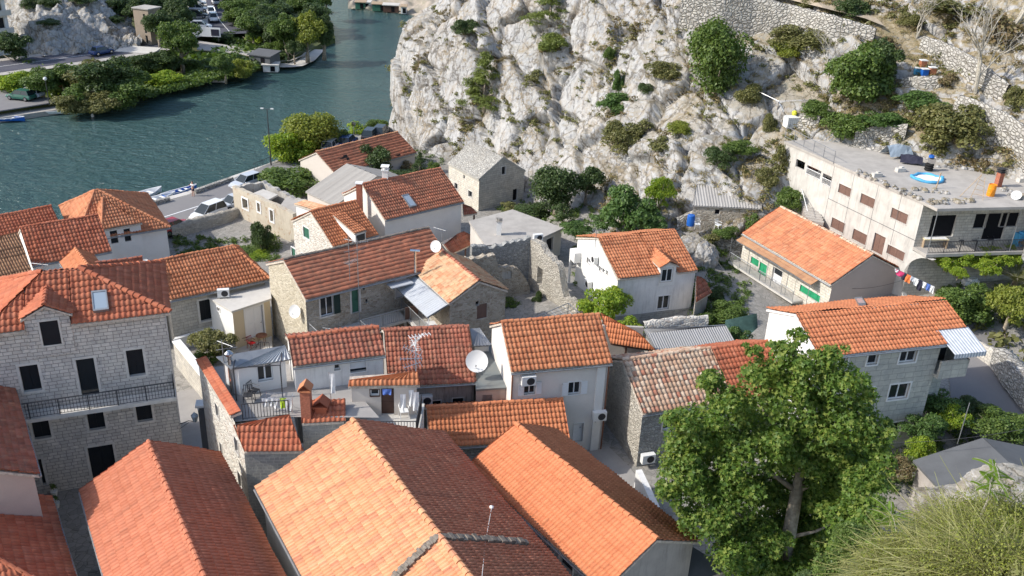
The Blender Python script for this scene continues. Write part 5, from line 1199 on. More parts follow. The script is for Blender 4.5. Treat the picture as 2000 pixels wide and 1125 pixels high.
# mountain slopes: behind the road at the left, beyond the river at the top
def hillmesh(name, pts_, ncol, nrow, mat, amp_, sc_, smooth=False):
    A = np.array(pts_, float); A = catmull(A, ncol); A = np.moveaxis(catmull(np.moveaxis(A, 1, 0), nrow), 0, 1); N_ = normals(A)
    if N_[ncol//2, nrow//2, 2] < 0: N_ = -N_
    pp = A.reshape(-1, 3); dd = np.array([noise.fractal(Vector((p[0]*sc_, p[1]*sc_, p[2]*sc_*.7)), .8, 2.1, 6)+.9*(noise.voronoi(Vector(p)*sc_*1.3)[0][1]-noise.voronoi(Vector(p)*sc_*1.3)[0][0]) for p in pp])
    B_ = (pp+N_.reshape(-1, 3)*(dd*amp_)[:, None]).reshape(A.shape); o = grid_mesh(name, B_, mat, smooth=smooth); struct(o)
    return o, B_
lc = []
for px_, base, d0, top in ((-200, 150, 215, -40), (10, 112, 205, -60), (50, 110, 186, -60), (90, 106, 180, -60), (160, 97, 181, -60), (225, 90, 182, -10), (262, 84, 183, 55), (275, 82, 184, 80)):
    col = [PD(px_, base+14, d0-1)]+[PD(px_+(0 if i < 2 else (-i*1.5)), base+(top-base)*i/5, d0+[0, 4, 9, 15, 22, 30][i]) for i in range(6)]; lc.append(col)
m2_ = m_plaster('rock_far', (.36, .35, .36), (.14, .15, .14), .75, sc=.55)
o, Bh = hillmesh('left_cliff', lc, 230, 140, 'rock', 1.3, .36)
_r, _c = Bh.shape[:2]; _i = np.arange(_r*_c).reshape(_r, _c)
BVL = BVHTree.FromPolygons([Vector(v) for v in Bh.reshape(-1, 3)], np.stack([_i[:-1, :-1], _i[:-1, 1:], _i[1:, 1:], _i[1:, :-1]], -1).reshape(-1, 4).tolist())
rc = []
for px_, base in ((680, 16), (720, 18), (780, 24), (840, 36), (920, 50)):
    d0 = np.hypot(*P(px_, base, 0)[:2]); rc.append([PD(px_, base+6, d0-2)]+[PD(px_+i*2, base-i*18, d0+i*4) for i in range(6)])
m_plaster('rock_back', (.42, .36, .30), (.16, .17, .10), .7, sc=.5)
hillmesh('far_shore', rc, 60, 50, 'rock_back', 1.2, .3)
# big mountain to the left, outside the picture, whose shade falls over the far valley
mc = []
for x_, y_, h_ in ((-230, 130, 30), (-240, 180, 70), (-230, 230, 110), (-220, 290, 140), (-210, 360, 150), (-200, 450, 150)):
    mc.append([(x_+20, y_, 0), (x_-10, y_, h_*.5), (x_-50, y_, h_), (x_-120, y_, h_*1.2)])
hillmesh('mountain', mc, 50, 30, 'rock_far', 6, .03)
# ================================================================ concrete building on the slope
zR = 15.9
A0, A1 = P(1532, 280, zR)[:2], P(1804, 400, zR)[:2]; ev = (A1-A0)/np.linalg.norm(A1-A0); rv = P(2000, 409, zR)[:2]-P(1831, 413, zR)[:2]; rv /= np.linalg.norm(rv)
A2 = A1+rv*26; A3_ = A0+np.array([30, 6.0])
g = Bld(); g.root = empty('apartment_building', (A1[0], A1[1], 9), 'unfinished flat-roofed concrete building with brown shutters below the rocks', 'building'); g.trim = None
g.W = {'f': Wall(A0, A1, 7.5, [(0, zR), (1, zR)]), 'r': Wall(A1, A2, 7.5, [(0, zR), (1, zR)]), 'b': Wall(A2, A3_, 8, [(0, zR), (1, zR)]), 'l': Wall(A3_, A0, 8, [(0, zR), (1, zR)])}
W = g.W['f']
for r in ((1640, 358, 1660, 386), (1683, 377, 1706, 408), (1743, 405, 1770, 439), (1626, 424, 1647, 456), (1668, 446, 1690, 480), (1735, 477, 1764, 511)):
    opening(W, r, 'shut', g.root, shut='shutter_brown', trim='concrete_light', tw=.05)
opening(W, (1709, 454, 1722, 500), 'door', g.root, trim=None)
for r in ((1556, 310, 1570, 333), (1577, 322, 1601, 352), (1608, 338, 1621, 366)):
    u0, u1, z0, z1 = W.rect(r); W.op.append((u0, u1, z0, z1)); mb = MB()
    wbox(mb, W, u0-.1, u1+.1, z0-.1, z1+.1, -1.5, -1.4); lg = mb.build('loggia', 'brick_red' if r[0] < 1570 else 'beige_wall', g.root)
    if r[0] > 1570: railing('balustrade', [W.pt(u0, z0, .0), W.pt(u1, z0, .0)], lg, h=.55, mat='white_paint', step=.13)
W = g.W['r']
for r, k in (((1822, 421, 1860, 462), 'void'), ((1907, 418, 1924, 446), 'void'), ((1930, 417, 1957, 468), 'void'), ((1960, 416, 1986, 443), 'void')): opening(W, r, k, g.root)
g.sidemat = {'r': 'stone_ashlar', 'l': 'ruin_plaster'}; g.wallmat = 'concrete_wall'; finish(g)
Wf_ = g.W['f']
for u_ in (Wf_.px(1627, 340)[0], Wf_.px(1665, 360)[0], Wf_.px(1712, 380)[0], Wf_.px(1757, 400)[0]): mb = MB(); wbox(mb, Wf_, u_-.015, u_+.015, 9.0, 15.85, 0, .008); mb.build('joint', 'concrete_dark', g.root)
mb = MB(); wbox(mb, Wf_, 6.6, Wf_.L, 12.93, 12.97, 0, .012); mb.build('joint', 'concrete_dark', g.root)
ov = P(1831, 413, zR)[:2]
mb = MB(); pr = [A0, A1, ov, ov+rv*26, A3_+[-2, 4]]
def prism(mb, pl, z0, z1, mat=0):
    n_ = len(pl); mb.face([(*p[:2], z1) for p in pl], mat, [tuple(p[:2]) for p in pl]); mb.face([(*p[:2], z0) for p in pl][::-1], mat, [tuple(p[:2]) for p in pl][::-1])
    for i in range(n_): a, b = pl[i], pl[(i+1) % n_]; mb.face([(*a[:2], z0), (*b[:2], z0), (*b[:2], z1), (*a[:2], z1)], mat, [(0, 0), (2, 0), (2, .2), (0, .2)])
nf = np.array([ev[1], -ev[0]])*.06
prism(mb, [A0+nf, A1+nf, ov+nf, ov+rv*26, A3_+[-2, 4]], zR, zR+.22); mb.build('roof_slab', 'concrete', g.root)
# gallery under the overhang
zf_ = W.px(1806, 478)[1]; zf_ = 13.0 if not 11 < zf_ < 14.5 else zf_-.15
mb = MB(); prism(mb, [A1, ov-[0.05, .1], ov+rv*26, A1+rv*26], zf_-.25, zf_); gal = mb.build('gallery', 'concrete', g.root)
o0 = ov+np.array([.1, .12]); railing('gallery_railing', [(*o0, zf_), (*(o0+rv*20), zf_)], gal, h=.95, step=.13)
for k_ in (0, 7): MB().tube([(*(o0+rv*k_), zf_), (*(o0+rv*k_), zR)], .04, 6).build('post', 'grey_steel', gal)
B25 = g
# round-arched wing wall under the gallery
mb = MB(); c0 = W.pt(0, 0, 0); za_, zb_ = 7.4, zf_-.3; rr = (zb_-za_)/2; cu, cz = 2.6, (za_+zb_)/2; nseg = 14
Wf = g.W['f']; base_u = Wf.L
for i in range(nseg):
    t0, t1 = math.pi/2+math.pi*i/nseg, math.pi/2+math.pi*(i+1)/nseg
    p0_, p1_ = (cu+math.cos(t0)*rr, cz+math.sin(t0)*rr), (cu+math.cos(t1)*rr, cz+math.sin(t1)*rr)
    mb.face([Wf.pt(base_u, p0_[1], .0), Wf.pt(base_u+p0_[0]-.6, p0_[1], .0), Wf.pt(base_u+p1_[0]-.6, p1_[1], .0), Wf.pt(base_u, p1_[1], .0)], 0, [(0, 0), (1, 0), (1, 1), (0, 1)])
    mb.face([Wf.pt(base_u+p0_[0]-.6, p0_[1], .0), Wf.pt(base_u+p0_[0]-.6, p0_[1], -.4), Wf.pt(base_u+p1_[0]-.6, p1_[1], -.4), Wf.pt(base_u+p1_[0]-.6, p1_[1], .0)], 0, [(0, 0), (1, 0), (1, 1), (0, 1)])
mb.build('arch', 'concrete_wall', g.root)

# ================================================================ ruined and dry-stone walls
def rag(name, parent, p0, p1, tops, zb, thick, mat, ops=(), jag=.12, seed=1, px=True, mats2=None):
    rs = random.Random(seed); w_ = Wall(p0, p1, zb, [(0, 0), (1, 0)]); T = [w_.px(*t) for t in tops] if px else [(f*w_.L, z) for f, z in tops]
    T.sort(); us_ = np.arange(0, w_.L+.01, .3); zs_ = np.interp(us_, [t[0] for t in T], [t[1] for t in T])
    w_.top = [(float(u), float(z)+rs.uniform(-jag, jag)) for u, z in zip(us_, zs_)]; w_.L = us_[-1]
    for r in ops: u0, u1, z0, z1 = w_.rect(r); w_.op.append((u0, u1, z0, z1))
    mb = MB(); w_.emit(mb, 0, 0, thick)
    b_ = Wall(w_.pt(w_.L, 0, -thick)[:2], w_.pt(0, 0, -thick)[:2], zb, [(0, 0), (1, 0)]); b_.L = w_.L
    b_.top = [(w_.L-u, z) for u, z in w_.top[::-1]]; b_.op = [(w_.L-o[1], w_.L-o[0], o[2], o[3]) for o in w_.op]; b_.emit(mb, 0, 0, .01)
    for (u, z), (u2, z2) in zip(w_.top, w_.top[1:]): mb.face([w_.pt(u, z), w_.pt(u2, z2), w_.pt(u2, z2, -thick), w_.pt(u, z, -thick)], 0, [(u, 0), (u2, 0), (u2, thick), (u, thick)])
    for u, z in (w_.top[0], w_.top[-1]): mb.face([w_.pt(u, zb), w_.pt(u, z), w_.pt(u, z, -thick), w_.pt(u, zb, -thick)], 0, [(0, zb), (0, z), (thick, z), (thick, zb)])
    return mb.build(name, mat, parent)
ru = empty('ruined_house', (0, 73, 5), 'roofless ruined stone house with broken plastered walls next to the white house', 'ruin')
pA, pB = P(922, 482, 10)[:2], P(1031, 470, 10)[:2]; dB = (pB-pA)/np.linalg.norm(pB-pA)
rag('wall', ru, pA, pB+dB*.4, [(925, 480), (960, 483), (1000, 475), (1031, 466)], 4.5, .5, 'rubble_grey', seed=3, jag=.16)
pC = P(1092, 520, 9.4)[:2]; pD = pC+(pC-pB)*.62
rag('wall', ru, pB+dB*.2, pD, [(1033, 468), (1062, 484), (1064, 498), (1090, 515), (1093, 540), (1102, 580)], 4.5, .6, 'rubble_lit', ops=[(1050, 520, 1058, 560)], seed=5, jag=.18)
pE = P(905, 512, 9.2)[:2]; rag('wall', ru, pE, pE+dB*6.2, [(905, 508), (940, 503), (968, 498), (972, 522), (1012, 522), (1030, 548), (1038, 580), (1045, 600)], 4.5, .55, 'rubble_warm', ops=[(981, 531, 999, 544), (984, 580, 994, 598), (925, 522, 931, 530)], seed=8, jag=.1)
mb = MB(); wq = Wall(pE, pE+dB*6.2, 4.5, [(0, 1), (1, 1)]); u0, u1, z0, z1 = wq.rect((981, 531, 999, 544)); wbox(mb, wq, u0, u1, z0, z1, -.25, -.1); mb.build('blocked_window', 'ruin_plaster', ru)
# ruined house with flat terrace by the quay
r2 = empty('ruined_house', (-28, 92, 2), 'roofless plastered ruin with three white-framed windows beside the quay road', 'ruin')
zt = 4.9; q0, q1, q2 = P(454, 366, zt)[:2], P(574, 421, zt)[:2], P(640, 395, zt)[:2]; q3 = P(515, 352, zt)[:2]
wr = Wall(q0, q1, .6, [(0, zt), (1, zt)])
o_ = rag('wall', r2, q0, q1, [(454, 364), (500, 384), (544, 403), (574, 420)], .4, .45, 'old_plaster', ops=[(473, 386, 485, 410), (502, 395, 509, 415), (527, 409, 535, 434)], jag=.06, seed=2)
mb = MB()
for r in ((473, 386, 485, 410), (502, 395, 509, 415), (527, 409, 535, 434)):
    u0, u1, z0, z1 = wr.rect(r); t = .16; mb = MB()
    for a, b_, c_, d_ in ((u0-t, u0, z0-t, z1+t), (u1, u1+t, z0-t, z1+t), (u0, u1, z1, z1+t), (u0, u1, z0-t, z0)): wbox(mb, wr, a, b_, c_, d_, -.02, .05)
    mb.build('window_surround', 'trim_white', r2)
rag('wall', r2, q3, q0, [(515, 352), (454, 364)], .4, .45, 'ruin_plaster', jag=.12, seed=4); rag('wall', r2, q2, q3, [(0, zt-.4), (.5, zt-.7), (1, zt)], .4, .45, 'ruin_plaster', jag=.15, seed=6, px=False)
mb = MB(); prism(mb, [P(492, 378, 4.3), P(522, 391, 4.3), P(543, 380, 4.3), P(514, 369, 4.3)], 4.1, 4.3); mb.build('slab', 'concrete_light', r2)
mb = MB(); prism(mb, [P(545, 404, 4.2), P(576, 418, 4.2), P(596, 394, 4.2), P(560, 384, 4.2)], .5, 4.2); mb.build('terrace', 'concrete', r2)
mb = MB(); prism(mb, [q0*.97+q2*.03, q1*.97+q3*.03, q2*.97+q0*.03, q3*.97+q1*.03], .5, 2.2); mb.build('floor', 'soil', r2)

def stone_wall(label, pts_, name='stone_wall', mat='dry_stone', th=.55, group=None, dz=1.2, zs=None, back=0.0):
    """free-standing or retaining wall following the ground; pts = (px, py, height)"""
    P3, hs = [], []
    for x, y, h_ in pts_:
        q_ = hit(x, y) if zs is None else Vector(P(x, y, zs))
        if q_ is None: continue
        P3.append(np.array(q_)); hs.append(h_)
    P3 = np.array(P3); s_ = np.r_[0, np.cumsum(np.linalg.norm(np.diff(P3, axis=0), axis=1))]; n_ = max(4, int(s_[-1]/.35)); t = np.linspace(0, s_[-1], n_)
    C = np.stack([np.interp(t, s_, P3[:, k]) for k in range(3)], 1); hh = np.interp(t, s_, hs); k5 = np.ones(5)/5
    d_ = np.gradient(C[:, :2], axis=0); d_ /= np.linalg.norm(d_, axis=1, keepdims=True)+1e-9; nn_ = np.stack([d_[:, 1], -d_[:, 0]], 1)
    if nn_[n_//2, 1] > 0: nn_ = -nn_
    rs = np.random.RandomState(int(abs(pts_[0][0]))); V = []; U = []
    prof = [(.0, -dz), (.06, .0), (.0, .35), (-.05, .7), (-.12, 1.0), (-th*.5, 1.06), (-th, 1.0), (-th, -.3)]
    for i in range(n_):
        for k, (o, f) in enumerate(prof):
            z = C[i, 2]+(f*hh[i] if f >= 0 else f) ; jj = rs.uniform(-.05, .05)
            V.append((C[i, 0]+nn_[i, 0]*(o+jj+.3), C[i, 1]+nn_[i, 1]*(o+jj+.3), z+(rs.uniform(-.07, .09) if f >= 1 else 0))); U.append((t[i], f*hh[i]-o if f >= 0 else f))
    m_ = len(prof); ii = np.arange(n_*m_).reshape(n_, m_); Fq = np.stack([ii[:-1, :-1], ii[1:, :-1], ii[1:, 1:], ii[:-1, 1:]], -1).reshape(-1, 4)
    c_ = C[n_//2]; o = mesh_np(name, V, Fq, mat, None, U, org=(c_[0], c_[1], c_[2])); return tag(o, label, 'wall', group)
stone_wall('tall dry-stone retaining wall under the path at the top of the slope', [(1326, 52, 4.6), (1400, 62, 4.2), (1470, 66, 3.6), (1540, 52, 2.0), (1620, 66, 1.7), (1705, 88, 1.5)])
stone_wall('grey dry-stone wall climbing above the beehives', [(1800, 92, 1.0), (1840, 112, 1.3), (1900, 154, 1.6), (1965, 190, 1.0)])
stone_wall('short dry-stone wall right below the beehives', [(1762, 166, .7), (1800, 168, .8), (1838, 164, .7)])
stone_wall('long pale dry-stone wall running down the slope to the right edge', [(1868, 208, 1.0), (1915, 240, 1.6), (1955, 275, 2.2), (2040, 345, 2.5)])
stone_wall('low dry-stone terrace wall under the leafy green bushes', [(1665, 282, 1.2), (1715, 274, 1.3), (1768, 268, 1.1)])
stone_wall('low terrace wall behind the flat concrete roof', [(1640, 300, .7), (1700, 306, .8), (1760, 300, .7)])
stone_wall('dry-stone wall fragment in the upper right corner', [(1938, 92, 1.0), (1975, 84, 1.1), (2040, 88, 1.0)])
stone_wall('stepped rubble wall beside the rocks above the shed', [(1560, 240, .8), (1600, 246, .9)])
stone_wall('dark rubble retaining wall under the shed garden', [(1345, 500, 1.6), (1400, 515, 2.4), (1452, 508, 2.2)])
stone_wall('rubble garden wall left of the corrugated shed', [(1318, 452, 1.2), (1352, 436, 1.2)])
stone_wall('lit rubble wall between quay road and sunken garden', [(336, 470, 1.5), (390, 456, 1.7), (440, 444, 1.7), (484, 428, 1.5)], zs=1.1, mat='rubble_lit', th=.8)
stone_wall('low white-stoned wall behind the corrugated sheds', [(1255, 640, .5), (1330, 632, .6), (1380, 628, .5)], zs=8.3, th=.4, mat='rubble_white')
stone_wall('pale block wall lining the street at the right', [(1845, 655, .9), (1890, 678, .9), (1935, 705, .9), (1962, 735, .9)], zs=7.8, th=.5, mat='stone_ashlar')
stone_wall('rough rubble bank beside the street at the right edge', [(1960, 705, 1.0), (1985, 745, 1.4), (2030, 800, 1.6)], zs=8.2, mat='dry_stone', th=1.2)
# walled garden by the annex
mb = MB(); a_, b_ = P(338, 668, 7.0), P(441, 795, 7.0); dd = (b_-a_)/np.linalg.norm(b_-a_); nq = np.array([-dd[1], dd[0], 0])
mb.obox(a_-[0, 0, 2.6], b_-a_, nq*.45, (0, 0, 2.6)); o = mb.build('garden_wall', 'stone_ashlar', None, org=tuple(a_-[0, 0, 2.6])); tag(o, 'garden wall with broad white coping along the narrow alley', 'wall')
mb = MB(); mb.obox(a_-nq*.06, b_-a_, nq*.57, (0, 0, .09)); mb.build('coping', 'trim_white', o)
mb = MB(); a_, b_ = P(338, 664, 6.0), P(420, 640, 6.0); mb.obox(a_-[0, 0, 1], b_-a_, (0, .4, 0), (0, 0, 1.0)); tag(mb.build('garden_wall', 'trim_white', None, org=tuple(a_-[0, 0, 1])), 'low white kerb wall at the foot of the long hipped-roof house', 'wall')
mb = MB(); a_, b_ = P(1242, 918, 7.4), P(1277, 992, 7.4); mb.obox(a_-[0, 0, 2], b_-a_, (.35, .1, 0), (0, 0, 2)); tag(mb.build('stair_wall', 'white_dirty', None, org=tuple(a_-[0, 0, 2])), 'sloping white stair wall between the orange roof and the plane tree', 'wall')
# streets
ribbon('street', [P(x, y, 7.4)[:2] for x, y in ((1840, 625), (1880, 665), (1925, 720), (1960, 790), (2010, 900))], [3.5, 4, 5.5, 6.5, 7], 0, 'asphalt', zf=lambda x, y: G(x, y)+.06, n=50)
ribbon('alley', [P(x, y, 6)[:2] for x, y in ((355, 740), (385, 800), (395, 870), (410, 960))], [1.6, 2.2, 2.6, 2.6], 0, 'slabs', zf=lambda x, y: G(x, y)+.05, n=40)
ribbon('courtyard', [P(x, y, 6)[:2] for x, y in ((1140, 880), (1180, 920), (1215, 960))], [3.2, 3.2, 3.0], 0, 'slabs', zf=lambda x, y: G(x, y)+.05, n=30)
# dry path above the tall retaining wall
pth = []
for x, y in ((1440, -14), (1520, 2), (1600, 22), (1680, 42), (1720, 58)):
    h_ = hit(x, y); pth.append(np.array(h_))
pth = np.array(pth); mb = MB()
for p_, q_ in zip(pth, pth[1:]): mb.face([p_+[0, -1, .5], q_+[0, -1, .5], q_+[0, 2.5, .9], p_+[0, 2.5, .9]], 0, [(0, 0), (1, 0), (1, 1), (0, 1)])
o = mb.build('path', 'path_soil'); o['kind'] = 'structure'

# grey roof bottom right, small grey annex at the orange gable
hB = gable('outbuilding', 'low building with plain dark grey concrete roof at the right edge', (1798, 915), (1905, 1030), (1878, 843), (1985, 890), 8.8, 6.5, 'grey_plaster', 'concrete_dark', style='plain', tw=1, tl=4, cap=False, pitch=20, gutter=False, under='concrete_dark')
hb2 = lean('annex', 'dark grey low roof against the plain gable in the foreground', (1330, 1150), (1425, 1112), (1352, 1068), (1290, 1100), 8.2, 8.8, 5, 'grey_plaster', 'concrete_dark', style='plain', tw=1, tl=4)
# green shade net
mb = MB(); q_ = [P(1417, 625, 8.6), P(1478, 612, 9.4), P(1480, 640, 8.2), P(1448, 668, 7.6)]; ctr = sum(q_)/4
N_ = 6
for i in range(N_):
    for j in range(N_):
        def pp(s, t): v = (q_[0]*(1-s)+q_[1]*s)*(1-t)+(q_[3]*(1-s)+q_[2]*s)*t; return v-[0, 0, .5*math.sin(math.pi*s)*math.sin(math.pi*t)]
        mb.face([pp(i/N_, j/N_), pp((i+1)/N_, j/N_), pp((i+1)/N_, (j+1)/N_), pp(i/N_, (j+1)/N_)])
mb.face([q_[0], q_[3], q_[3]-[0, 0, 1.8], q_[0]-[0, 0, 2.2]])
tag(mb.build('shade_net', 'net_green', None, org=tuple(ctr)), 'dark green shade net stretched beside the white gable', 'net')

# --- far-bank buildings
zt_ = 9.0; tb = [P(247, 86, 3.1), P(302, 83, 3.1)]
base0 = P(268, 84, 3.0)[:2]; e1 = np.array([.93, -.35]); e2 = np.array([.35, .93]); w1_, w2_ = 3.6, 2.4
def szh(py0, py1, q): return (py1-py0)/F*np.hypot(*q)*1.0
tw_ = box_bld('tower', 'tan rendered transformer tower standing by the far road', [base0-e1*0, base0+e1*3.4, base0+e1*3.4+e2*3.2, base0+e2*3.2], 9.2, 3, 'tan_wall', cat='tower', roofmat='concrete', over=.2, build=False, trim=None, sidemat={})
L_ = tw_.W['f'].L
for u, z0_, z1_ in ((L_*.62, 5.0, 8.4), (L_*.62, 3.2, 4.6)): opening(tw_.W['f'], (u, u+.5, z0_, z1_), 'void', tw_.root, px=False)
finish(tw_)
# terraced apartment house at the top left
q0_ = P(-40, 110, 3)[:2]; q1_ = P(32, 100, 3)[:2]
dd = (q1_-q0_)/np.linalg.norm(q1_-q0_); nb = np.array([-dd[1], dd[0]])
ap = box_bld('apartment_building', 'pale apartment house with stacked balconies in the top left corner', [q0_+nb*1, q1_+nb*1, q1_+nb*9, q0_+nb*9], 19, 3, 'white_dirty', cat='building', build=False, trim=None)
L_ = ap.W['f'].L
for k in range(5):
    for u in (L_-1.6, L_-3.4, L_-5.4): opening(ap.W['f'], (u, u+.9, 4.0+k*2.9, 5.7+k*2.9), 'dark', ap.root, px=False)
finish(ap)
for k in range(5):
    mb = MB(); w_ = ap.W['f']; wbox(mb, w_, L_-8, L_+.2, 6.2+k*2.9, 6.4+k*2.9, 0, 1.3); wbox(mb, w_, L_-8, L_+.2, 6.4+k*2.9, 7.1+k*2.9, 1.2, 1.3); mb.build('balcony', 'concrete_light', ap.root)
# garden shed with a blue roof, boathouse, small white hut, billboard
def hut(name, label, px, py, z, wx, wy, h_, wall, roof, rz=0.0, cat='shed', rt='flat', wins=True):
    c_ = P(px, py, z); r_ = empty(name, tuple(c_), label, cat); M = Matrix.Rotation(rz, 3, 'Z'); mb = MB(); mb.box((c_[0], c_[1], z+h_/2), (wx, wy, h_), rz); wl_ = mb.build('wall', wall, r_)
    mb = MB(); mb.box((c_[0], c_[1], z+h_+.08), (wx+.5, wy+.5, .16), rz, tilt=Matrix.Rotation(rad(6), 3, 'X')); mb.build('roof', roof, r_)
    if wins:
        mb = MB(); o_ = Vector(c_)+M@Vector((wx*.15, -wy/2-.02, h_*.45)); mb.box(o_, (.8, .06, h_*.7), rz); mb.build('door', 'black_void', r_)
    return r_
hut('garden_shed', 'brown garden shed with light blue roof in the far bushes', 134, 180, 1, 3.0, 2.6, 2.3, 'rust', 'plastic_cyan', .2)
hut('boathouse', 'dark low boathouse with dull red roof by the slipway', 518, 128, .8, 4.2, 3.4, 2.2, 'concrete_dark', 'concrete_dark', -.3)
hut('boathouse', 'small white boathouse shelter at the water under the dark one', 530, 139, .2, 2.6, 1.6, 1.3, 'white_wall', 'concrete_light', .1)
hut('garden_shed', 'small hut with flat pale roof between road and far bushes', 272, 116, 1.5, 6.5, 3.0, 1.6, 'concrete', 'concrete_light', -.1)
hut('pump_hut', 'tiny white box hut among the far reeds', 320, 128, 1, 1.6, 1.4, 1.6, 'white_wall', 'concrete_light', .3)
o = empty('billboard', tuple(P(408, 76, 3)), 'wide white roadside billboard with a dark picture by the far street', 'billboard'); c_ = P(404, 76, 3.0)
mb = MB(); mb.box((c_[0], c_[1], 4.3), (5.4, .15, 1.7)); bb = mb.build('board', 'white_paint', o); mb = MB(); mb.box((c_[0]+1.7, c_[1]-.1, 4.25), (1.5, .05, 1.2)); mb.build('picture', 'cloth_dark', bb)
mb = MB(); [mb.box((c_[0]+s_*2.2, c_[1]+.1, 3.3), (.12, .12, 1.4)) for s_ in (-1, 1)]; mb.build('legs', 'dark_steel', o)
# floating sheds at the far shore
for i, (x, y, wx, wall, lab) in enumerate(((705, 17, 2.4, 'shutter_green', 'green floating hut at the far shore, leftmost'), (716, 17, 2.0, 'white_wall', 'whitish floating hut next to the green one'), (743, 21, 3.6, 'shutter_green', 'wider green and white floating shelter at the far shore'), (764, 23, 3.6, 'brown_wood', 'brown floating shelter right of the green and white one'), (789, 26, 1.2, 'white_wall', 'small white post hut at the water by the cliff'))):
    hut('floating_hut', lab, x, y, .2, wx, 1.8, 1.7, wall, 'concrete_light' if i % 2 else 'timber', 0, 'hut')
# ================================================================ vegetation
def leaves(blobs, n, size, seed=0, shell=.55, up=.35, shape='leaf', flat=None, aspect=.62):
    """n leaf faces spread through overlapping blobs (x, y, z, rx, ry, rz)"""
    rs = np.random.RandomState(seed); B = np.array(blobs, float); w_ = (B[:, 3]*B[:, 4]*B[:, 5])**(2/3); k = rs.choice(len(B), n, p=w_/w_.sum()); b_ = B[k]
    d = rs.normal(size=(n, 3)); d /= np.linalg.norm(d, axis=1, keepdims=True); d[:, 2] = np.where(d[:, 2] < -.3, -d[:, 2], d[:, 2])
    r = shell+(1-shell)*rs.rand(n)**.7; r *= 1+.12*np.sin(d[:, 0]*7+k)*np.cos(d[:, 1]*6+k*2)
    c = b_[:, :3]+d*b_[:, 3:6]*r[:, None]
    nr = d*.6+rs.normal(size=(n, 3))*.55+np.array([0, 0, up]); nr /= np.linalg.norm(nr, axis=1, keepdims=True)
    a = np.cross(nr, rs.normal(size=(n, 3))); a /= np.linalg.norm(a, axis=1, keepdims=True); b2 = np.cross(nr, a)
    s = (size*(.6+.8*rs.rand(n)))[:, None]; rv_ = rs.rand(n)
    if shape == 'leaf':
        V = np.stack([c-a*s*.5, c+b2*s*.5*aspect+a*s*.08, c+a*s*.5, c-b2*s*.5*aspect+a*s*.08], 1).reshape(-1, 3); m_ = 4
    else:                                       # palmate leaf: two crossed lobes folded a little
        V = np.stack([c-a*s*.5, c+b2*s*.2-a*s*.1, c+b2*s*.55+a*s*.12+nr*s*.1, c+b2*s*.16+a*s*.2, c+a*s*.55, c-b2*s*.16+a*s*.2, c-b2*s*.55+a*s*.12+nr*s*.1, c-b2*s*.2-a*s*.1], 1)
        V = V[:, [0, 1, 2, 3, 0, 3, 4, 5, 0, 5, 6, 7]].reshape(-1, 3); m_ = 12
    F_ = np.arange(len(V)).reshape(-1, 4); U = np.repeat(np.stack([rv_, rv_*0+.5], 1), m_, axis=0)
    return V, F_, U
def crown_blobs(rx, ry, rz, k, seed, sub=.42, cz=0.0):
    rs = random.Random(seed); out = []
    for i in range(k):
        u = rs.uniform(-1, 1); th = rs.uniform(0, 2*math.pi); q_ = math.sqrt(1-u*u); r_ = rs.uniform(.45, .78); f = rs.uniform(.75, 1.2)*sub
        out.append((q_*math.cos(th)*rx*r_, q_*math.sin(th)*ry*r_, cz+u*rz*r_, rx*f, ry*f, rz*f))
    out.append((0, 0, cz, rx*.55, ry*.55, rz*.55)); return out
PROTO = {}
def proto(kind, mat):
    if (kind, mat) in PROTO: return PROTO[kind, mat]
    if kind == 'bush': V, F_, U = leaves(crown_blobs(.9, .9, .8, 16, 3), 6800, .092, 5, up=.3)
    elif kind == 'bush2': V, F_, U = leaves(crown_blobs(.95, .9, .75, 11, 12, sub=.5), 5600, .10, 6, up=.2)
    elif kind == 'loose': V, F_, U = leaves(crown_blobs(1, 1, .8, 14, 8, sub=.3), 1500, .13, 7, shell=.2)
    elif kind == 'round': V, F_, U = leaves(crown_blobs(.72, .72, .8, 30, 9, sub=.42), 12000, .062, 8, up=.3)
    elif kind == 'tree': V, F_, U = leaves(crown_blobs(.85, .85, .75, 22, 21, sub=.38), 9500, .085, 9, up=.35)
    elif kind == 'tree2': V, F_, U = leaves(crown_blobs(.8, .85, .85, 16, 33, sub=.42), 8500, .09, 10, up=.35)
    elif kind == 'pine':
        bl = []; rs = random.Random(4)
        for i in range(46):
            t = rs.random(); th = rs.uniform(0, 6.28); rr = (1-t**1.3)*.78*rs.uniform(.5, 1); bl.append((math.cos(th)*rr, math.sin(th)*rr, -.75+t*1.55, .27-.1*t, .27-.1*t, .13))
        V, F_, U = leaves(bl, 8000, .085, 11, shell=.25, up=1.0, aspect=.3)
    elif kind == 'ivy': V, F_, U = leaves(crown_blobs(.95, .95, .6, 22, 17, sub=.3), 6800, .078, 12, up=.4)
    elif kind == 'tuft': V, F_, U = leaves([(0, 0, .3, .6, .6, .5)], 220, .42, 13, shell=.1, aspect=.16, up=.0)
    o = mesh_np('proto', V, F_, mat, None, U); me = o.data; bpy.data.objects.remove(o); PROTO[kind, mat] = me; return me
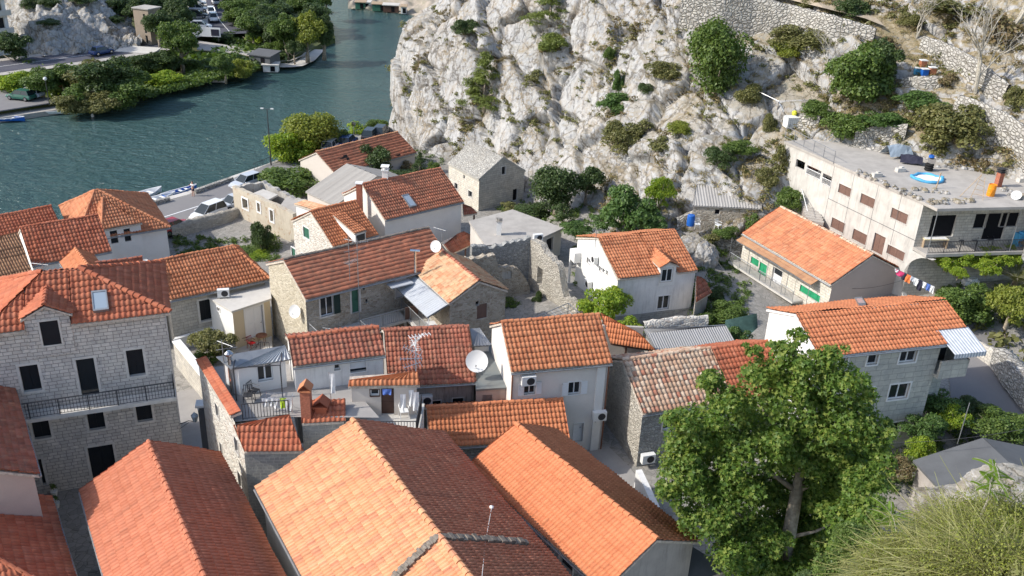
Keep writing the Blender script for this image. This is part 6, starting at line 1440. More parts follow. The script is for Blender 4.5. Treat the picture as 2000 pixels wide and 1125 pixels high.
def trunk_mesh(name, parent, base, top, r0, r1, mat='bark', limbs=4, spread=1.5, seed=1):
    rs = random.Random(seed); b_, t_ = Vector(base), Vector(top); mb = MB(); m1 = b_.lerp(t_, .4)+Vector((rs.uniform(-.2, .2), rs.uniform(-.2, .2), 0))*r0*3; mb.tube([b_-Vector((0, 0, .4)), b_.lerp(m1, .5), m1, m1.lerp(t_, .5), t_], [r0*1.25, r0, r0*.85, (r0+r1)/2, r1], 7)
    for i in range(limbs):
        f = rs.uniform(.35, .85); s_ = b_.lerp(t_, f); th = i*2*math.pi/limbs+rs.uniform(-.4, .4); L = spread*(1.1-f*.5)
        e_ = s_+Vector((math.cos(th)*L, math.sin(th)*L, L*rs.uniform(.5, .9))); mb.tube([s_, s_.lerp(e_, .5)+Vector((0, 0, -.08*L)), e_], [r0*.5, r0*.3, r0*.1], 5)
    return mb.build(name, mat, parent, smooth=True)
NT = [0]
def plant(name, label, cat, base, r3, kind, mat, trunk=None, group=None, rz=None, bark='bark'):
    """crown mesh scaled to radii r3 standing on base; trunk = clear stem height"""
    NT[0] += 1; rs = random.Random(NT[0]); rt = empty(name, tuple(base), label, cat, group); th = trunk or 0.0
    cr = bpy.data.objects.new('crown' if trunk else 'foliage', proto(kind, mat)); COL.objects.link(cr); cr.parent = rt
    cr.location = (0, 0, th+r3[2]*(.78 if trunk else .5)); cr.scale = r3; cr.rotation_euler = (0, 0, rz if rz is not None else rs.uniform(0, 6.28))
    if trunk: trunk_mesh('trunk', rt, base, Vector(base)+Vector((0, 0, th+r3[2]*.8)), max(.05, r3[2]*.07+th*.02), .03, bark, 4, r3[0]*.55, NT[0])
    else:
        mb = MB(); rr = r3[0]*.5
        for i in range(5): a_ = i*1.256+rs.random(); mb.tube([Vector(base)-Vector((0, 0, .15)), Vector(base)+Vector((math.cos(a_)*rr*.4, math.sin(a_)*rr*.4, r3[2]*.5)), Vector(base)+Vector((math.cos(a_)*rr, math.sin(a_)*rr, r3[2]*.9))], [.035, .025, .01], 4)
        mb.build('stems', bark, rt)
    return rt
def at_ground(px, py):
    z = 6.0
    for _ in range(12): q_ = P(px, py, z); z = float(G(np.array(q_[0]), np.array(q_[1])))
    return P(px, py, z)
def shrub(px, py, rx, ry, kind, mat, label, cat='shrub', trunk=None, z=None, d=None, group=None, name='shrub', deep=1.0, bark='bark'):
    """px, py = centre of the crown in the photo, rx, ry its radii in photo pixels"""
    if d is not None: b_ = PD(px, py+ry*.9, d)
    elif z is not None: b_ = P(px, py+ry*.9, z)
    else: h_ = hit(px, py+ry*.8); b_ = np.array(h_) if h_ is not None else at_ground(px, py+ry*.8)
    D = np.linalg.norm(b_-CAM); s = D/F; RX, RZ = rx*s*1.16, ry*s*1.2
    RZ *= 1.45 if kind == 'ivy' else 1.0
    return plant(name, label, cat, b_-np.array([0, 0, .1+(trunk or 0)*1.0]), (RX, RX*deep, RZ), kind, mat, trunk, group, bark=bark)

# shrubs on the rocks
shrub(906, 52, 26, 19, 'bush', 'leaf_dark', 'dark round bush high on the white cliff near its left shoulder')
shrub(1073, 18, 58, 38, 'pine', 'leaf_pine', 'broad yellow-green pine at the top edge of the cliff', 'tree', name='pine_tree', trunk=.4)
shrub(1078, 78, 32, 22, 'bush2', 'leaf_pine', 'spreading green bush hanging below the broad pine on the cliff')
shrub(946, 168, 56, 54, 'pine', 'leaf_pine', 'leaning pine tree growing out of the middle of the cliff', 'tree', name='pine_tree', trunk=.6)
shrub(1044, 144, 24, 18, 'loose', 'leaf_olive', 'thin grey-green bush right of the leaning pine')
shrub(1188, 103, 13, 17, 'bush', 'leaf_mid', 'small upright bush in the dark cleft of the cliff')
shrub(1205, 170, 14, 34, 'ivy', 'leaf_ivy', 'narrow bright green creeper climbing the cleft')
shrub(1212, 205, 44, 22, 'ivy', 'leaf_ivy', 'wide leafy creeper at the foot of the cleft')
shrub(1218, 262, 42, 36, 'bush', 'leaf_olive', 'large olive and yellow bush below the creeper')
shrub(1250, 245, 26, 26, 'loose', 'leaf_olive', 'sparse bush beside the large olive bush')
shrub(1292, 132, 34, 20, 'bush2', 'leaf_olive', 'dull green bush left of the great round bush')
shrub(1262, 170, 16, 12, 'bush', 'leaf_dark', 'small dark bush at the foot of the smooth white slab')
shrub(1397, 124, 74, 84, 'round', 'leaf_mid', 'great round bushy tree in the middle of the slope', 'tree', name='bushy_tree', trunk=.3)
shrub(1465, 178, 28, 24, 'bush2', 'leaf_olive', 'brownish bush at the right foot of the great round tree')
shrub(1555, 72, 58, 26, 'bush', 'leaf_olive', 'wide yellow-green bush under the retaining wall')
shrub(1535, 92, 30, 18, 'bush2', 'leaf_yellow', 'bright yellow-green bush in front of the wide bush')
shrub(1640, 45, 30, 16, 'bush', 'leaf_olive', 'brown-green bush on the wall top by the path')
shrub(1660, 15, 32, 20, 'bush', 'leaf_dark', 'dark bush above the path in the upper right')
shrub(1577, 6, 26, 12, 'bush2', 'leaf_olive', 'small bush above the path, left of the dark one')
shrub(1772, 38, 22, 16, 'bush', 'leaf_olive', 'green bush on the rocks left of the bare tree')
shrub(1845, 8, 60, 16, 'loose', 'leaf_olive', 'low scrub along the upper edge right of the path')
shrub(1668, 155, 62, 66, 'tree', 'leaf_mid', 'leafy fig tree on the terrace slope', 'tree', name='fig_tree', trunk=.5)
shrub(1722, 128, 38, 44, 'tree2', 'leaf_dark', 'dark evergreen tree beside the leafy fig', 'tree', name='evergreen_tree', trunk=.5)
shrub(1728, 85, 34, 22, 'loose', 'leaf_dry', 'dry brown shrub over the dark evergreen tree')
shrub(1597, 212, 30, 20, 'bush', 'leaf_mid', 'rounded bush above the steel tank')
shrub(1650, 240, 44, 28, 'bush2', 'leaf_mid', 'broad green bush below the fig tree')
shrub(1722, 236, 44, 18, 'ivy', 'leaf_ivy', 'long low green creeper on the terrace wall')
shrub(1798, 200, 44, 18, 'ivy', 'leaf_ivy', 'bright green ground creeper below the beehives')
shrub(1862, 240, 62, 44, 'bush', 'leaf_olive', 'big yellow-green thicket above the flat concrete roof')
shrub(1832, 265, 40, 26, 'loose', 'leaf_olive', 'twiggy bush in front of the thicket')
shrub(1982, 190, 24, 26, 'bush', 'leaf_olive', 'bush on the pale wall at the right edge')
shrub(1945, 50, 46, 40, 'loose', 'leaf_dry', 'withered scrub behind the bare tree')
shrub(1848, 152, 20, 18, 'loose', 'leaf_dry', 'dry shrub beside the climbing stone wall')
shrub(1408, 302, 30, 24, 'bush', 'leaf_dark', 'dark green bush on the ledge above the shed')
shrub(1440, 284, 34, 14, 'bush2', 'leaf_mid', 'low green bush trailing along the ledge')
shrub(1330, 248, 28, 14, 'bush', 'leaf_yellow', 'yellowish bush among the pale boulders')
shrub(1290, 276, 28, 22, 'loose', 'leaf_olive', 'grey-green thin bush below the boulders')
shrub(1500, 235, 16, 24, 'bush2', 'leaf_olive', 'bush in the rock cleft left of the pipe rail')
shrub(1520, 300, 20, 40, 'loose', 'leaf_olive', 'climbing scrub on the rock wall beside the loggias')
shrub(1495, 340, 22, 24, 'bush2', 'leaf_olive', 'olive bush on the rock above the shed roof')
shrub(1543, 385, 28, 30, 'bush', 'leaf_mid', 'bush by the outdoor stairs beside the concrete building', d=83)
shrub(1468, 425, 16, 26, 'loose', 'leaf_mid', 'tall thin shrub in front of the stone shed', d=79.5)
shrub(1420, 448, 24, 14, 'bush2', 'leaf_mid', 'low bush in the shed garden', d=79.5)
shrub(1388, 458, 20, 12, 'loose', 'leaf_olive', 'weedy bush near the white plastic chairs', d=79)
shrub(1225, 405, 78, 46, 'ivy', 'leaf_ivy', 'dense bright green vine mass behind the white house', 'vine', name='vine', d=80.5, deep=.7)
shrub(1180, 428, 38, 24, 'ivy', 'leaf_ivy', 'green vine at the left end of the vine-covered rocks', 'vine', name='vine', d=80, deep=.7)
shrub(1270, 432, 42, 22, 'ivy', 'leaf_ivy', 'low green vine directly above the orange roof of the big white house', 'vine', name='vine', d=79.5, deep=.7)
shrub(1288, 372, 36, 36, 'ivy', 'leaf_bright', 'light green vine climbing the rock above the dense vine', 'vine', name='vine', d=82.5, deep=.6)
shrub(1125, 446, 34, 15, 'ivy', 'leaf_ivy', 'low green vine next to the flat concrete roof', 'vine', name='vine', d=78)
shrub(1085, 360, 62, 52, 'round', 'leaf_dark', 'large dark tree between the stone-slab house and the rock', 'tree', name='evergreen_tree', trunk=.8, d=88)
shrub(1145, 350, 34, 34, 'tree2', 'leaf_dark', 'dark tree squeezed against the rock, right of the larger one', 'tree', name='evergreen_tree', trunk=.8, d=89)
shrub(1100, 405, 26, 24, 'loose', 'leaf_dark', 'shady undergrowth at the foot of the large dark tree', d=84)
# waterfront trees
shrub(606, 258, 70, 50, 'round', 'leaf_yellow', 'big yellow-green lime tree by the water', 'tree', name='lime_tree', trunk=1.5, z=1.6)
shrub(568, 284, 46, 38, 'tree', 'leaf_bright', 'lower yellow-green tree in front of the big lime', 'tree', name='lime_tree', trunk=1.2, z=1.6)
shrub(650, 268, 34, 30, 'tree2', 'leaf_mid', 'darker green tree right of the big lime', 'tree', name='shade_tree', trunk=1.2, z=1.6)
shrub(700, 245, 26, 20, 'loose', 'leaf_bright', 'feathery light bush at the water edge', z=1.6)
shrub(735, 244, 24, 18, 'bush', 'leaf_mid', 'green bush between the feathery bush and the cliff', z=1.6)
shrub(575, 343, 58, 26, 'bush', 'leaf_mid', 'sprawling fig bush behind the roofless quay ruin', z=2.0, name='fig_bush')
shrub(733, 312, 34, 36, 'tree', 'leaf_dark', 'dark conifer in front of the long broken roof', 'tree', name='conifer', trunk=.6, z=3)
shrub(820, 322, 20, 26, 'pine', 'leaf_dark', 'small pointed conifer beside the broken roof', 'tree', name='conifer', trunk=.4, z=3.4)
shrub(775, 340, 46, 12, 'bush2', 'leaf_dark', 'low dark hedge behind the beige house', 'hedge', name='hedge', z=3.5)
shrub(797, 318, 18, 12, 'loose', 'leaf_dry', 'leafless grey shrub between hedge and broken roof', z=3.4)
# gardens in the town
shrub(514, 462, 26, 38, 'ivy', 'leaf_dark', 'dense dark ivy-clad bush in the sunken garden', name='ivy_bush', z=1.0)
shrub(470, 492, 60, 12, 'bush2', 'leaf_mid', 'low green growth on the sunken garden floor', z=1.0)
shrub(515, 498, 26, 12, 'bush', 'leaf_bright', 'light green weeds below the ivy-clad bush', z=1.0)
shrub(424, 662, 46, 32, 'tree2', 'leaf_olive', 'feathery olive tree in the small walled garden', 'tree', name='olive_tree', trunk=.6, z=5.0)
shrub(400, 690, 30, 22, 'loose', 'leaf_mid', 'low bush under the olive tree', z=5.0)
shrub(1178, 606, 62, 40, 'ivy', 'leaf_bright', 'bright green bushy tree in front of the white house', 'tree', name='bushy_tree', trunk=.5, z=6.2, deep=.8)
shrub(1222, 632, 34, 30, 'bush', 'leaf_bright', 'green bush spilling over the red porch roof', z=7.4)
shrub(1415, 600, 36, 22, 'bush', 'leaf_mid', 'dark green garden bush below the green-shuttered house', z=6.8)
shrub(1378, 612, 22, 16, 'loose', 'leaf_mid', 'thin garden bush by the white house annex', z=6.8)
shrub(1398, 565, 22, 18, 'bush2', 'leaf_dark', 'shady bush in the gap between two houses', z=7.0)
shrub(1440, 650, 26, 18, 'ivy', 'leaf_ivy', 'green creeper below the shade net', z=7.2)
shrub(1870, 590, 48, 42, 'tree', 'leaf_mid', 'dense green tree by the laundry line', 'tree', name='shade_tree', trunk=.8, z=8.3)
shrub(1962, 612, 46, 40, 'ivy', 'leaf_yellow', 'yellow-green fruit tree at the right edge', 'tree', name='fruit_tree', trunk=.9, z=8.6)
for i, (x, y, r_) in enumerate(((1845, 512, 22), (1872, 506, 26), (1905, 500, 28), (1940, 502, 28), (1975, 498, 28), (1870, 530, 18), (1925, 522, 22))):
    shrub(x, y, r_, r_*.72, 'ivy', 'leaf_bright', 'leafy grapevine on the pergola under the gallery', 'vine', name='grapevine', z=11.0, group='grapevines over the pergola')
for i, (x, y, rx, ry, m_, lb) in enumerate(((1835, 790, 52, 26, 'leaf_ivy', 'lush green vine right beside the stone-clad house'), (1800, 830, 40, 30, 'leaf_ivy', 'green vine hanging over the yard below the stone-clad house'), (1858, 812, 30, 26, 'leaf_bright', 'light green vine between house and grey roof'),
        (1935, 815, 46, 28, 'leaf_mid', 'broad leafy fig bush by the street'), (1985, 830, 32, 26, 'leaf_mid', 'leafy bush at the right edge above the grey roof'), (1900, 790, 28, 18, 'leaf_dark', 'dark bush at the bottom of the street'),
        (1742, 905, 30, 26, 'leaf_dry', 'reddish flowering shrub in the shaded yard'), (1795, 870, 26, 26, 'leaf_bright', 'rose bush with light leaves near the grey roof'))):
    shrub(x, y, rx, ry, 'ivy' if 'vine' in lb else 'bush', m_, lb, 'vine' if 'vine' in lb else 'shrub', name='vine' if 'vine' in lb else 'shrub', z=7.6)

# small tufts growing in the cracks: uncountable
rs = np.random.RandomState(5); Vt, Ft, Ut = [], [], []; off = 0
pm = proto('tuft', 'grass_dry'); co = np.empty(len(pm.vertices)*3); pm.vertices.foreach_get('co', co); co = co.reshape(-1, 3)[:320]
def tufts(name, pts_, smin, smax, mat, label, n_leaf=40, asp=.2, size=.45):
    Vs, Us = [], []; rs = np.random.RandomState(len(pts_))
    for p_ in pts_:
        s_ = rs.uniform(smin, smax); V, F_, U = leaves([(0, 0, .2, .7, .7, .5)], n_leaf, size, rs.randint(1e6), shell=.1, aspect=asp, up=.1); Vs.append(V*s_*np.array([1, 1, .9])+np.array(p_)); Us.append(U)
    V = np.concatenate(Vs); o = mesh_np(name, V, np.arange(len(V)).reshape(-1, 4), mat, None, np.concatenate(Us)); o['kind'] = 'stuff'; o['label'] = label; o['category'] = 'plants'; return o
def scatter(n, x0, x1, y0, y1, cond=None):
    out = []
    while len(out) < n:
        x, y = rs.uniform(x0, x1), rs.uniform(y0, y1); h_ = hit(x, y)
        if h_ is not None and (cond is None or cond(x, y, h_)): out.append(tuple(h_))
        else: n -= .34
    return out
ns_ = lambda f, t: (lambda x, y, h_: noise.fractal(Vector(h_)*f, .8, 2, 4) > t)
A_ = scatter(900, 1150, 2000, 0, 480, ns_(.12, .02)); tufts('dry_grass', A_, .35, 1.0, 'grass_dry', 'dry straw-coloured grass tufts on the ledges of the slope', 36)
A_ = scatter(650, 780, 2000, 0, 470, ns_(.16, .08)); tufts('scrub_plants', A_, .3, .95, 'leaf_olive', 'small olive scrub growing in the cracks of the rock', 46, .6, .3)
_ok = (vd[:, 0] < .10) & (ext > .9) & (S2[..., 2].ravel() > 3); _idx = np.where(_ok)[0]; rs.shuffle(_idx)
def pick(n, f, t, cmax=1.0, cmin=0.0):
    out = []
    for i_ in _idx:
        if len(out) >= n: break
        if not cmin <= cols_[i_] <= cmax: continue
        p_ = S2.reshape(-1, 3)[i_]
        if noise.fractal(Vector(p_)*f, .8, 2, 4) > t: out.append(tuple(p_))
    return out
tufts('cliff_scrub', pick(1500, .09, .0), .3, .95, 'leaf_dry', 'brown scrub rooted in the fissures of the cliff', 42, .6, .3)
tufts('cliff_greenery', pick(900, .12, .12), .35, 1.1, 'leaf_olive', 'olive-green greenery rooted in the fissures of the cliff', 46, .6, .28)

# ---------------------------------------------------------------- the big plane tree
pb = P(1535, 1150, 6.3); rt = empty('plane_tree', tuple(pb), 'tall green plane tree in front of the stone houses', 'tree')
BL = [(1535, 700, 41, 34), (1490, 745, 41, 46), (1585, 735, 41, 50), (1560, 660, 41.5, 20), (1650, 760, 41, 48), (1425, 800, 40, 52), (1540, 790, 41, 70), (1655, 830, 41, 62), (1352, 845, 39.5, 56), (1455, 880, 40, 70), (1590, 875, 42, 64), (1700, 860, 41, 38),
      (1335, 930, 38.5, 50), (1410, 980, 39, 62), (1690, 950, 40, 46), (1640, 960, 42.5, 60), (1480, 960, 42, 50), (1370, 1030, 37.5, 40), (1480, 1060, 39, 50), (1660, 1030, 39, 50), (1600, 1060, 42, 55), (1430, 1095, 37, 44), (1705, 1010, 38, 40), (1520, 1120, 41, 45), (1470, 1120, 38, 45), (1560, 1140, 39, 45), (1640, 1120, 40, 45), (1540, 905, 40.5, 36), (1330, 890, 39, 40), (1310, 965, 38, 30), (1620, 700, 41, 26), (1470, 690, 41, 16), (1390, 745, 40.5, 26), (1725, 905, 40, 24), (1560, 940, 43.5, 60), (1530, 1010, 43.5, 60), (1620, 930, 43, 50), (1500, 840, 43, 60), (1400, 900, 41, 50), (1560, 1090, 43.5, 60), (1380, 970, 40, 50), (1660, 900, 42, 50), (1450, 1040, 41, 50), (1590, 1000, 43.5, 55)]
bl = []
for x, y, d_, r_ in BL:
    c_ = PD(x, y, d_-1.5); s_ = np.linalg.norm(c_-CAM)/F; bl.append((*c_, r_*s_*1.05, r_*s_*1.0, r_*s_*.95))
rs2 = random.Random(3)
for (x, y, z, a_, b_, c_) in list(bl):
    for k in range(3):
        th = rs2.uniform(0, 6.28); bl.append((x+math.cos(th)*a_*.9, y+math.sin(th)*b_*.9, z+rs2.uniform(-.5, .9)*c_, a_*.38, b_*.38, c_*.38))
V, F_, U = leaves(bl, 88000, .205, 77, shell=.3, up=.35, shape='palm'); mesh_np('crown', V, F_, 'leaf_plane', rt, U)
mb = MB(); tp = [Vector(pb)-Vector((0, 0, .5)), Vector(PD(1540, 1050, 38.6)), Vector(PD(1556, 960, 40.3)), Vector(PD(1575, 880, 41.5)), Vector(PD(1560, 780, 41.5)), Vector(PD(1545, 690, 41.5))]
mb.tube(tp, [.44, .35, .3, .24, .14, .05], 9)
for a_, e_, r_ in ((2, (1470, 880, 40), .16), (2, (1650, 900, 41), .15), (3, (1640, 800, 41), .14), (3, (1480, 790, 41), .14), (1, (1420, 990, 39.5), .14), (1, (1650, 1010, 40.5), .12), (4, (1600, 720, 41), .08)):
    p0_ = tp[a_]; p1_ = Vector(PD(*e_)); mb.tube([p0_, p0_.lerp(p1_, .5)-Vector((0, 0, .25)), p1_], [r_, r_*.6, .03], 6)
mb.build('trunk', 'bark', rt, smooth=True)

# ---------------------------------------------------------------- far bank trees
FT = [(180, 150, 40, 26, 'tree', 'leaf_olive', 'olive-green tree behind the large dark waterside tree', 1.0), (255, 160, 34, 22, 'tree2', 'leaf_mid', 'mid-green tree right of the large dark waterside tree', 1.0), (145, 195, 30, 20, 'tree', 'leaf_olive', 'pale olive willow over the far quay end', .6), (195, 195, 34, 20, 'tree2', 'leaf_olive', 'grey-green willow dipping into the river', .6), (320, 150, 34, 14, 'bush', 'leaf_bright', 'bright shrubs at the back of the meadow', .6), (60, 130, 40, 14, 'bush2', 'leaf_mid', 'low green hedge along the far road', .6), (560, 60, 30, 30, 'tree2', 'leaf_mid', 'tall green tree left of the yellow-green one', 2.0), (545, 90, 24, 16, 'bush', 'leaf_mid', 'bushes at the back of the slipway lawn', .6), (355, 78, 33, 34, 'tree', 'leaf_mid', 'rounded green tree beside the white billboard', 2.5), (30, 92, 30, 24, 'tree2', 'leaf_dark', 'dark tree below the apartment house', 2.0), (600, 62, 31, 33, 'tree2', 'leaf_yellow', 'yellow-green tree by the far water', 2.0),
      (575, 95, 16, 14, 'bush', 'leaf_dark', 'small dark tree at the curved slipway', 1.0), (632, 62, 18, 34, 'tree', 'leaf_dark', 'dark drooping tree on the outermost tip of the far bank', 1.5), (210, 152, 46, 34, 'tree', 'leaf_dark', 'large dark waterside tree on the near tip of the bank', 1.0),
      (165, 185, 30, 24, 'tree2', 'leaf_mid', 'grey-green willow by the small quay', .7), (235, 175, 44, 28, 'tree', 'leaf_mid', 'spreading willow overhanging the water', .7), (125, 150, 30, 22, 'tree2', 'leaf_mid', 'green tree behind the blue-roofed shed', 1.0), (85, 160, 30, 22, 'tree', 'leaf_mid', 'tree left of the blue-roofed shed', 1.0),
      (35, 160, 34, 18, 'bush', 'leaf_bright', 'light green bushes above the far car park', .6), (285, 122, 26, 17, 'tree', 'leaf_dark', 'dark tree in front of the flat-roofed hut', 1.0), (440, 128, 22, 18, 'tree2', 'leaf_mid', 'bushy tree left of the dark boathouse', 1.0), (470, 128, 20, 20, 'bush2', 'leaf_yellow', 'yellowish bush beside the boathouse', .6),
      (500, 78, 22, 12, 'bush', 'leaf_bright', 'bright green bushes by the far garden fence', .5), (455, 70, 34, 12, 'bush', 'leaf_dark', 'dark clipped hedge at the end of the far street', .5), (335, 118, 30, 16, 'tree2', 'leaf_dark', 'dark trees behind the white box hut', 1.0), (385, 122, 30, 14, 'tree', 'leaf_mid', 'green reeds and trees at the back of the meadow', .8)]
for x, y, rx, ry, k_, m_, lb, tr_ in FT:
    shrub(x, y, rx*1.12, ry*1.12, k_, m_, lb, 'tree', trunk=tr_ if tr_ > .8 else None, z=1.1+(tr_ if tr_ > .8 else 0), name='tree')
rs3 = random.Random(11)
for i in range(34):
    x = rs3.uniform(455, 640); y = rs3.uniform(-25, 62)
    if x > 560 and y > 25: continue
    shrub(x, y, rs3.uniform(24, 36), rs3.uniform(18, 26), rs3.choice(['tree', 'tree2']), rs3.choice(['leaf_dark', 'leaf_mid', 'leaf_dark']), 'dark green tree in the grove between the far street and the river', 'tree', trunk=2.0, z=3.0, name='tree', group='trees of the grove on the far bank')
for i in range(24):
    x = rs3.uniform(215, 392); y = rs3.uniform(-30, 52)
    if x < 310 and y > 20: continue
    shrub(x, y, rs3.uniform(22, 34), rs3.uniform(18, 26), rs3.choice(['tree', 'tree2']), 'leaf_dark', 'dark tree on the shaded slope behind the tan tower', 'tree', trunk=2.0, z=5.0, name='tree', group='trees behind the tan tower')
for i, (x, y, rx, ry) in enumerate(((60, 12, 20, 14), (100, 8, 22, 12), (160, 2, 26, 12), (95, 45, 22, 8), (225, 40, 18, 10))):
    h_ = BVL.ray_cast(Vector(CAM), Vector(ray(x, y)))[0]
    if h_ is not None: s_ = (h_-Vector(CAM)).length/F; plant('shrub', 'dark shrub rooted in the shaded rock face', 'shrub', h_-Vector((0, 0, ry*s_*.4)), (rx*s_, rx*s_, ry*s_), 'bush', 'leaf_dark', group='shrubs on the shaded rock face')
# reeds, meadow and low growth of the far bank
def bank_pts(n, poly):
    out = []
    for _ in range(n):
        a_, b_, c_, d_ = poly; s_, t_ = rs3.random(), rs3.random()
        x = (a_[0]*(1-s_)+b_[0]*s_)*(1-t_)+(d_[0]*(1-s_)+c_[0]*s_)*t_; y = (a_[1]*(1-s_)+b_[1]*s_)*(1-t_)+(d_[1]*(1-s_)+c_[1]*s_)*t_; out.append(tuple(P(x, y, 1.0)))
    return out
A_ = bank_pts(420, ((255, 200), (500, 140), (500, 128), (255, 165))); tufts('reeds', A_, .9, 1.8, 'leaf_mid', 'yellow-green reeds and meadow plants along the far shore', 46, .5, .4)
A_ = bank_pts(420, ((0, 165), (240, 150), (500, 118), (500, 100)))+bank_pts(200, ((-20, 178), (110, 185), (200, 160), (0, 140))); tufts('undergrowth', A_, 1.5, 3.0, 'leaf_mid', 'green undergrowth covering the far bank', 50, .6, .4)
A_ = bank_pts(180, ((400, 150), (540, 120), (640, 60), (470, 70))); tufts('undergrowth', A_, 1.5, 2.6, 'leaf_dark', 'dark undergrowth below the grove', 50, .6, .4)

# ---------------------------------------------------------------- near hillside below the camera, lower right
nh_ = []
for px_, y0 in ((1540, 1200), (1640, 1130), (1740, 1065), (1840, 1008), (1940, 985), (2060, 970), (2250, 960)):
    c_ = [PD(px_, y0, 26), PD(px_, y0+75, 22.5), PD(px_, y0+170, 18.5), PD(px_, y0+300, 14.5), PD(px_, y0+420, 11)]
    nh_.append([c_[0]*[1.12, 1.12, 0]+[0, 0, 9.0], c_[0]*[1.03, 1.03, 1]-[0, 0, 2.2]]+c_)
A = np.array(nh_); A = catmull(A, 90); A = np.moveaxis(catmull(np.moveaxis(A, 1, 0), 70), 0, 1); N_ = normals(A); N_ *= np.sign(N_[..., 2:3]+1e-9)
pp = A.reshape(-1, 3); dd = np.array([noise.fractal(Vector(p)*.6, .9, 2.1, 5)*.25+noise.voronoi(Vector(p)*.7)[0][0]*.25 for p in pp]); NH = (pp+N_.reshape(-1, 3)*dd[:, None]).reshape(A.shape)
struct(grid_mesh('near_slope', NH, 'bank', smooth=False))
_r, _c = NH.shape[:2]; _i = np.arange(_r*_c).reshape(_r, _c); BVN = BVHTree.FromPolygons([Vector(v) for v in NH.reshape(-1, 3)], np.stack([_i[:-1, :-1], _i[:-1, 1:], _i[1:, 1:], _i[1:, :-1]], -1).reshape(-1, 4).tolist())
def hitn(px, py):
    h_ = BVN.ray_cast(Vector(CAM), Vector(ray(px, py)))[0]; return h_
# broom: hundreds of thin arching rods
def broom(label, px, py, n, L, seed, mat='twig', spread=1.3):
    h_ = hitn(px, py)
    if h_ is None: return
    rs = random.Random(seed); rt = empty('broom_bush', tuple(h_), label, 'shrub'); Vs, Us = [], []
    for i in range(n):
        th = rs.uniform(0, 6.28); el = rs.uniform(.25, 1.4); l_ = L*rs.uniform(.5, 1.1); d_ = np.array([math.cos(th)*math.cos(el)*spread, math.sin(th)*math.cos(el)*spread, math.sin(el)])
        o_ = np.array([rs.uniform(-.35, .35)*L, rs.uniform(-.35, .35)*L, rs.uniform(-.1, .1)]); k = 6; t = np.linspace(0, 1, k)[:, None]; bend = rs.uniform(.1, 1.1)*l_; side = rs.uniform(-.75, .75)*l_
        C = np.array(h_)+o_+d_*t*l_-np.array([0, 0, 1])*bend*t**2+np.array([-d_[1], d_[0], 0])*side*t**2; wv = np.cross(d_, [rs.uniform(-1, 1), rs.uniform(-1, 1), rs.uniform(-1, 1)]); wv /= np.linalg.norm(wv)
        ww = (.013*(1-t*.6)); a_ = C-wv*ww; b_ = C+wv*ww
        for j in range(k-1): Vs += [a_[j], b_[j], b_[j+1], a_[j+1]]; Us += [(rs.random()*.3+i % 7*.1, .5)]*4
    V = np.array(Vs); mesh_np('twigs', V, np.arange(len(V)).reshape(-1, 4), mat, rt, np.array(Us))
    V, F_, U = leaves([(h_[0], h_[1], h_[2]+L*.3, L*.9, L*.9, L*.5)], 2600, .05, seed, shell=.2); mesh_np('leaves', V, F_, 'leaf_yellow', rt, U); return rt
for i, (x, y, n, L, lb) in enumerate(((1800, 1110, 1100, 1.5, 'wiry yellow-green broom bush in the bottom right foreground'), (1900, 1085, 1300, 1.7, 'widest wiry broom bush near the right corner'), (1985, 1050, 1100, 1.6, 'wiry broom bush at the right edge in front of the white rock'), (1745, 1140, 900, 1.4, 'lowest wiry broom bush by the bottom edge'),
        (1960, 1130, 1300, 1.7, 'wiry broom bush in the very corner'), (1850, 1060, 700, 1.3, 'thin arching broom in front of the white boulder'), (1860, 1140, 1200, 1.5, 'wiry broom bush in the bottom right, second row'), (1920, 1045, 700, 1.3, 'thin broom just right of the arching one'))):
    broom(lb, x, y, n, L, 50+i)
for x, y, r_, m_, k_, lb in ((1670, 1040, 52, 'leaf_mid', 'round', 'pale green small-leaved bush left of the broom'), (1640, 1110, 50, 'leaf_mid', 'bush', 'small-leaved bush at the bottom edge beside the plane tree'), (1720, 1080, 46, 'leaf_olive', 'loose', 'loose olive bush between the small-leaved bush and the broom'), (1600, 1150, 50, 'leaf_dark', 'bush', 'dark bush below the plane tree trunk')):
    shrub(x, y, r_, r_*.8, k_, m_, lb, d=27)
# ailanthus fronds
def frond(mb, base, dirv, L, n=11, wl=.16, lw=.028):
    dirv = Vector(dirv).normalized(); s_ = dirv.cross(Vector((0, 0, 1))).normalized(); pts_ = [Vector(base)+dirv*L*t-Vector((0, 0, L*.35*t*t)) for t in np.linspace(0, 1, n)]
    mb.tube(pts_, .004, 3)
    for i, p_ in enumerate(pts_[1:], 1):
        l_ = wl*(1-.5*abs(i/n-.4))
        for sg in (-1, 1):
            a_ = p_; b_ = p_+(s_*sg+dirv*.35)*l_-Vector((0, 0, .04)); w_ = dirv*lw; mb.face([a_-w_*.6, (a_+b_)/2-w_*1.3, b_, (a_+b_)/2+w_*1.3], 1)
for k, (x, y, lb) in enumerate(((1740, 1000, 'young tree-of-heaven with feathery fronds, left of the grey roof'), (1945, 905, 'feathery fronds rising over the white boulder at the right'), (1715, 1060, 'yellowish feathery fronds above the small-leaved bush'))):
    h_ = Vector(PD(x, y, 22.0)); g_ = hitn(x, y+60) or h_-Vector((0, 0, 2)); rt = empty('sapling', tuple(g_), lb, 'sapling'); mb = MB(); mb.tube([g_, g_.lerp(h_, .5)+Vector((.1, 0, 0)), h_], [.03, .022, .012], 5); mb.build('stem', 'bark_pale', rt)
    mb = MB(); rs = random.Random(k)
    for i in range(16): th = i*2.4; frond(mb, g_.lerp(h_, .6+.4*i/16), (math.cos(th), math.sin(th), rs.uniform(-.1, .7)), rs.uniform(.3, .75), n=16, wl=.10, lw=.016)
    mb.build('fronds', ['bark_pale', 'leaf_bright'], rt)
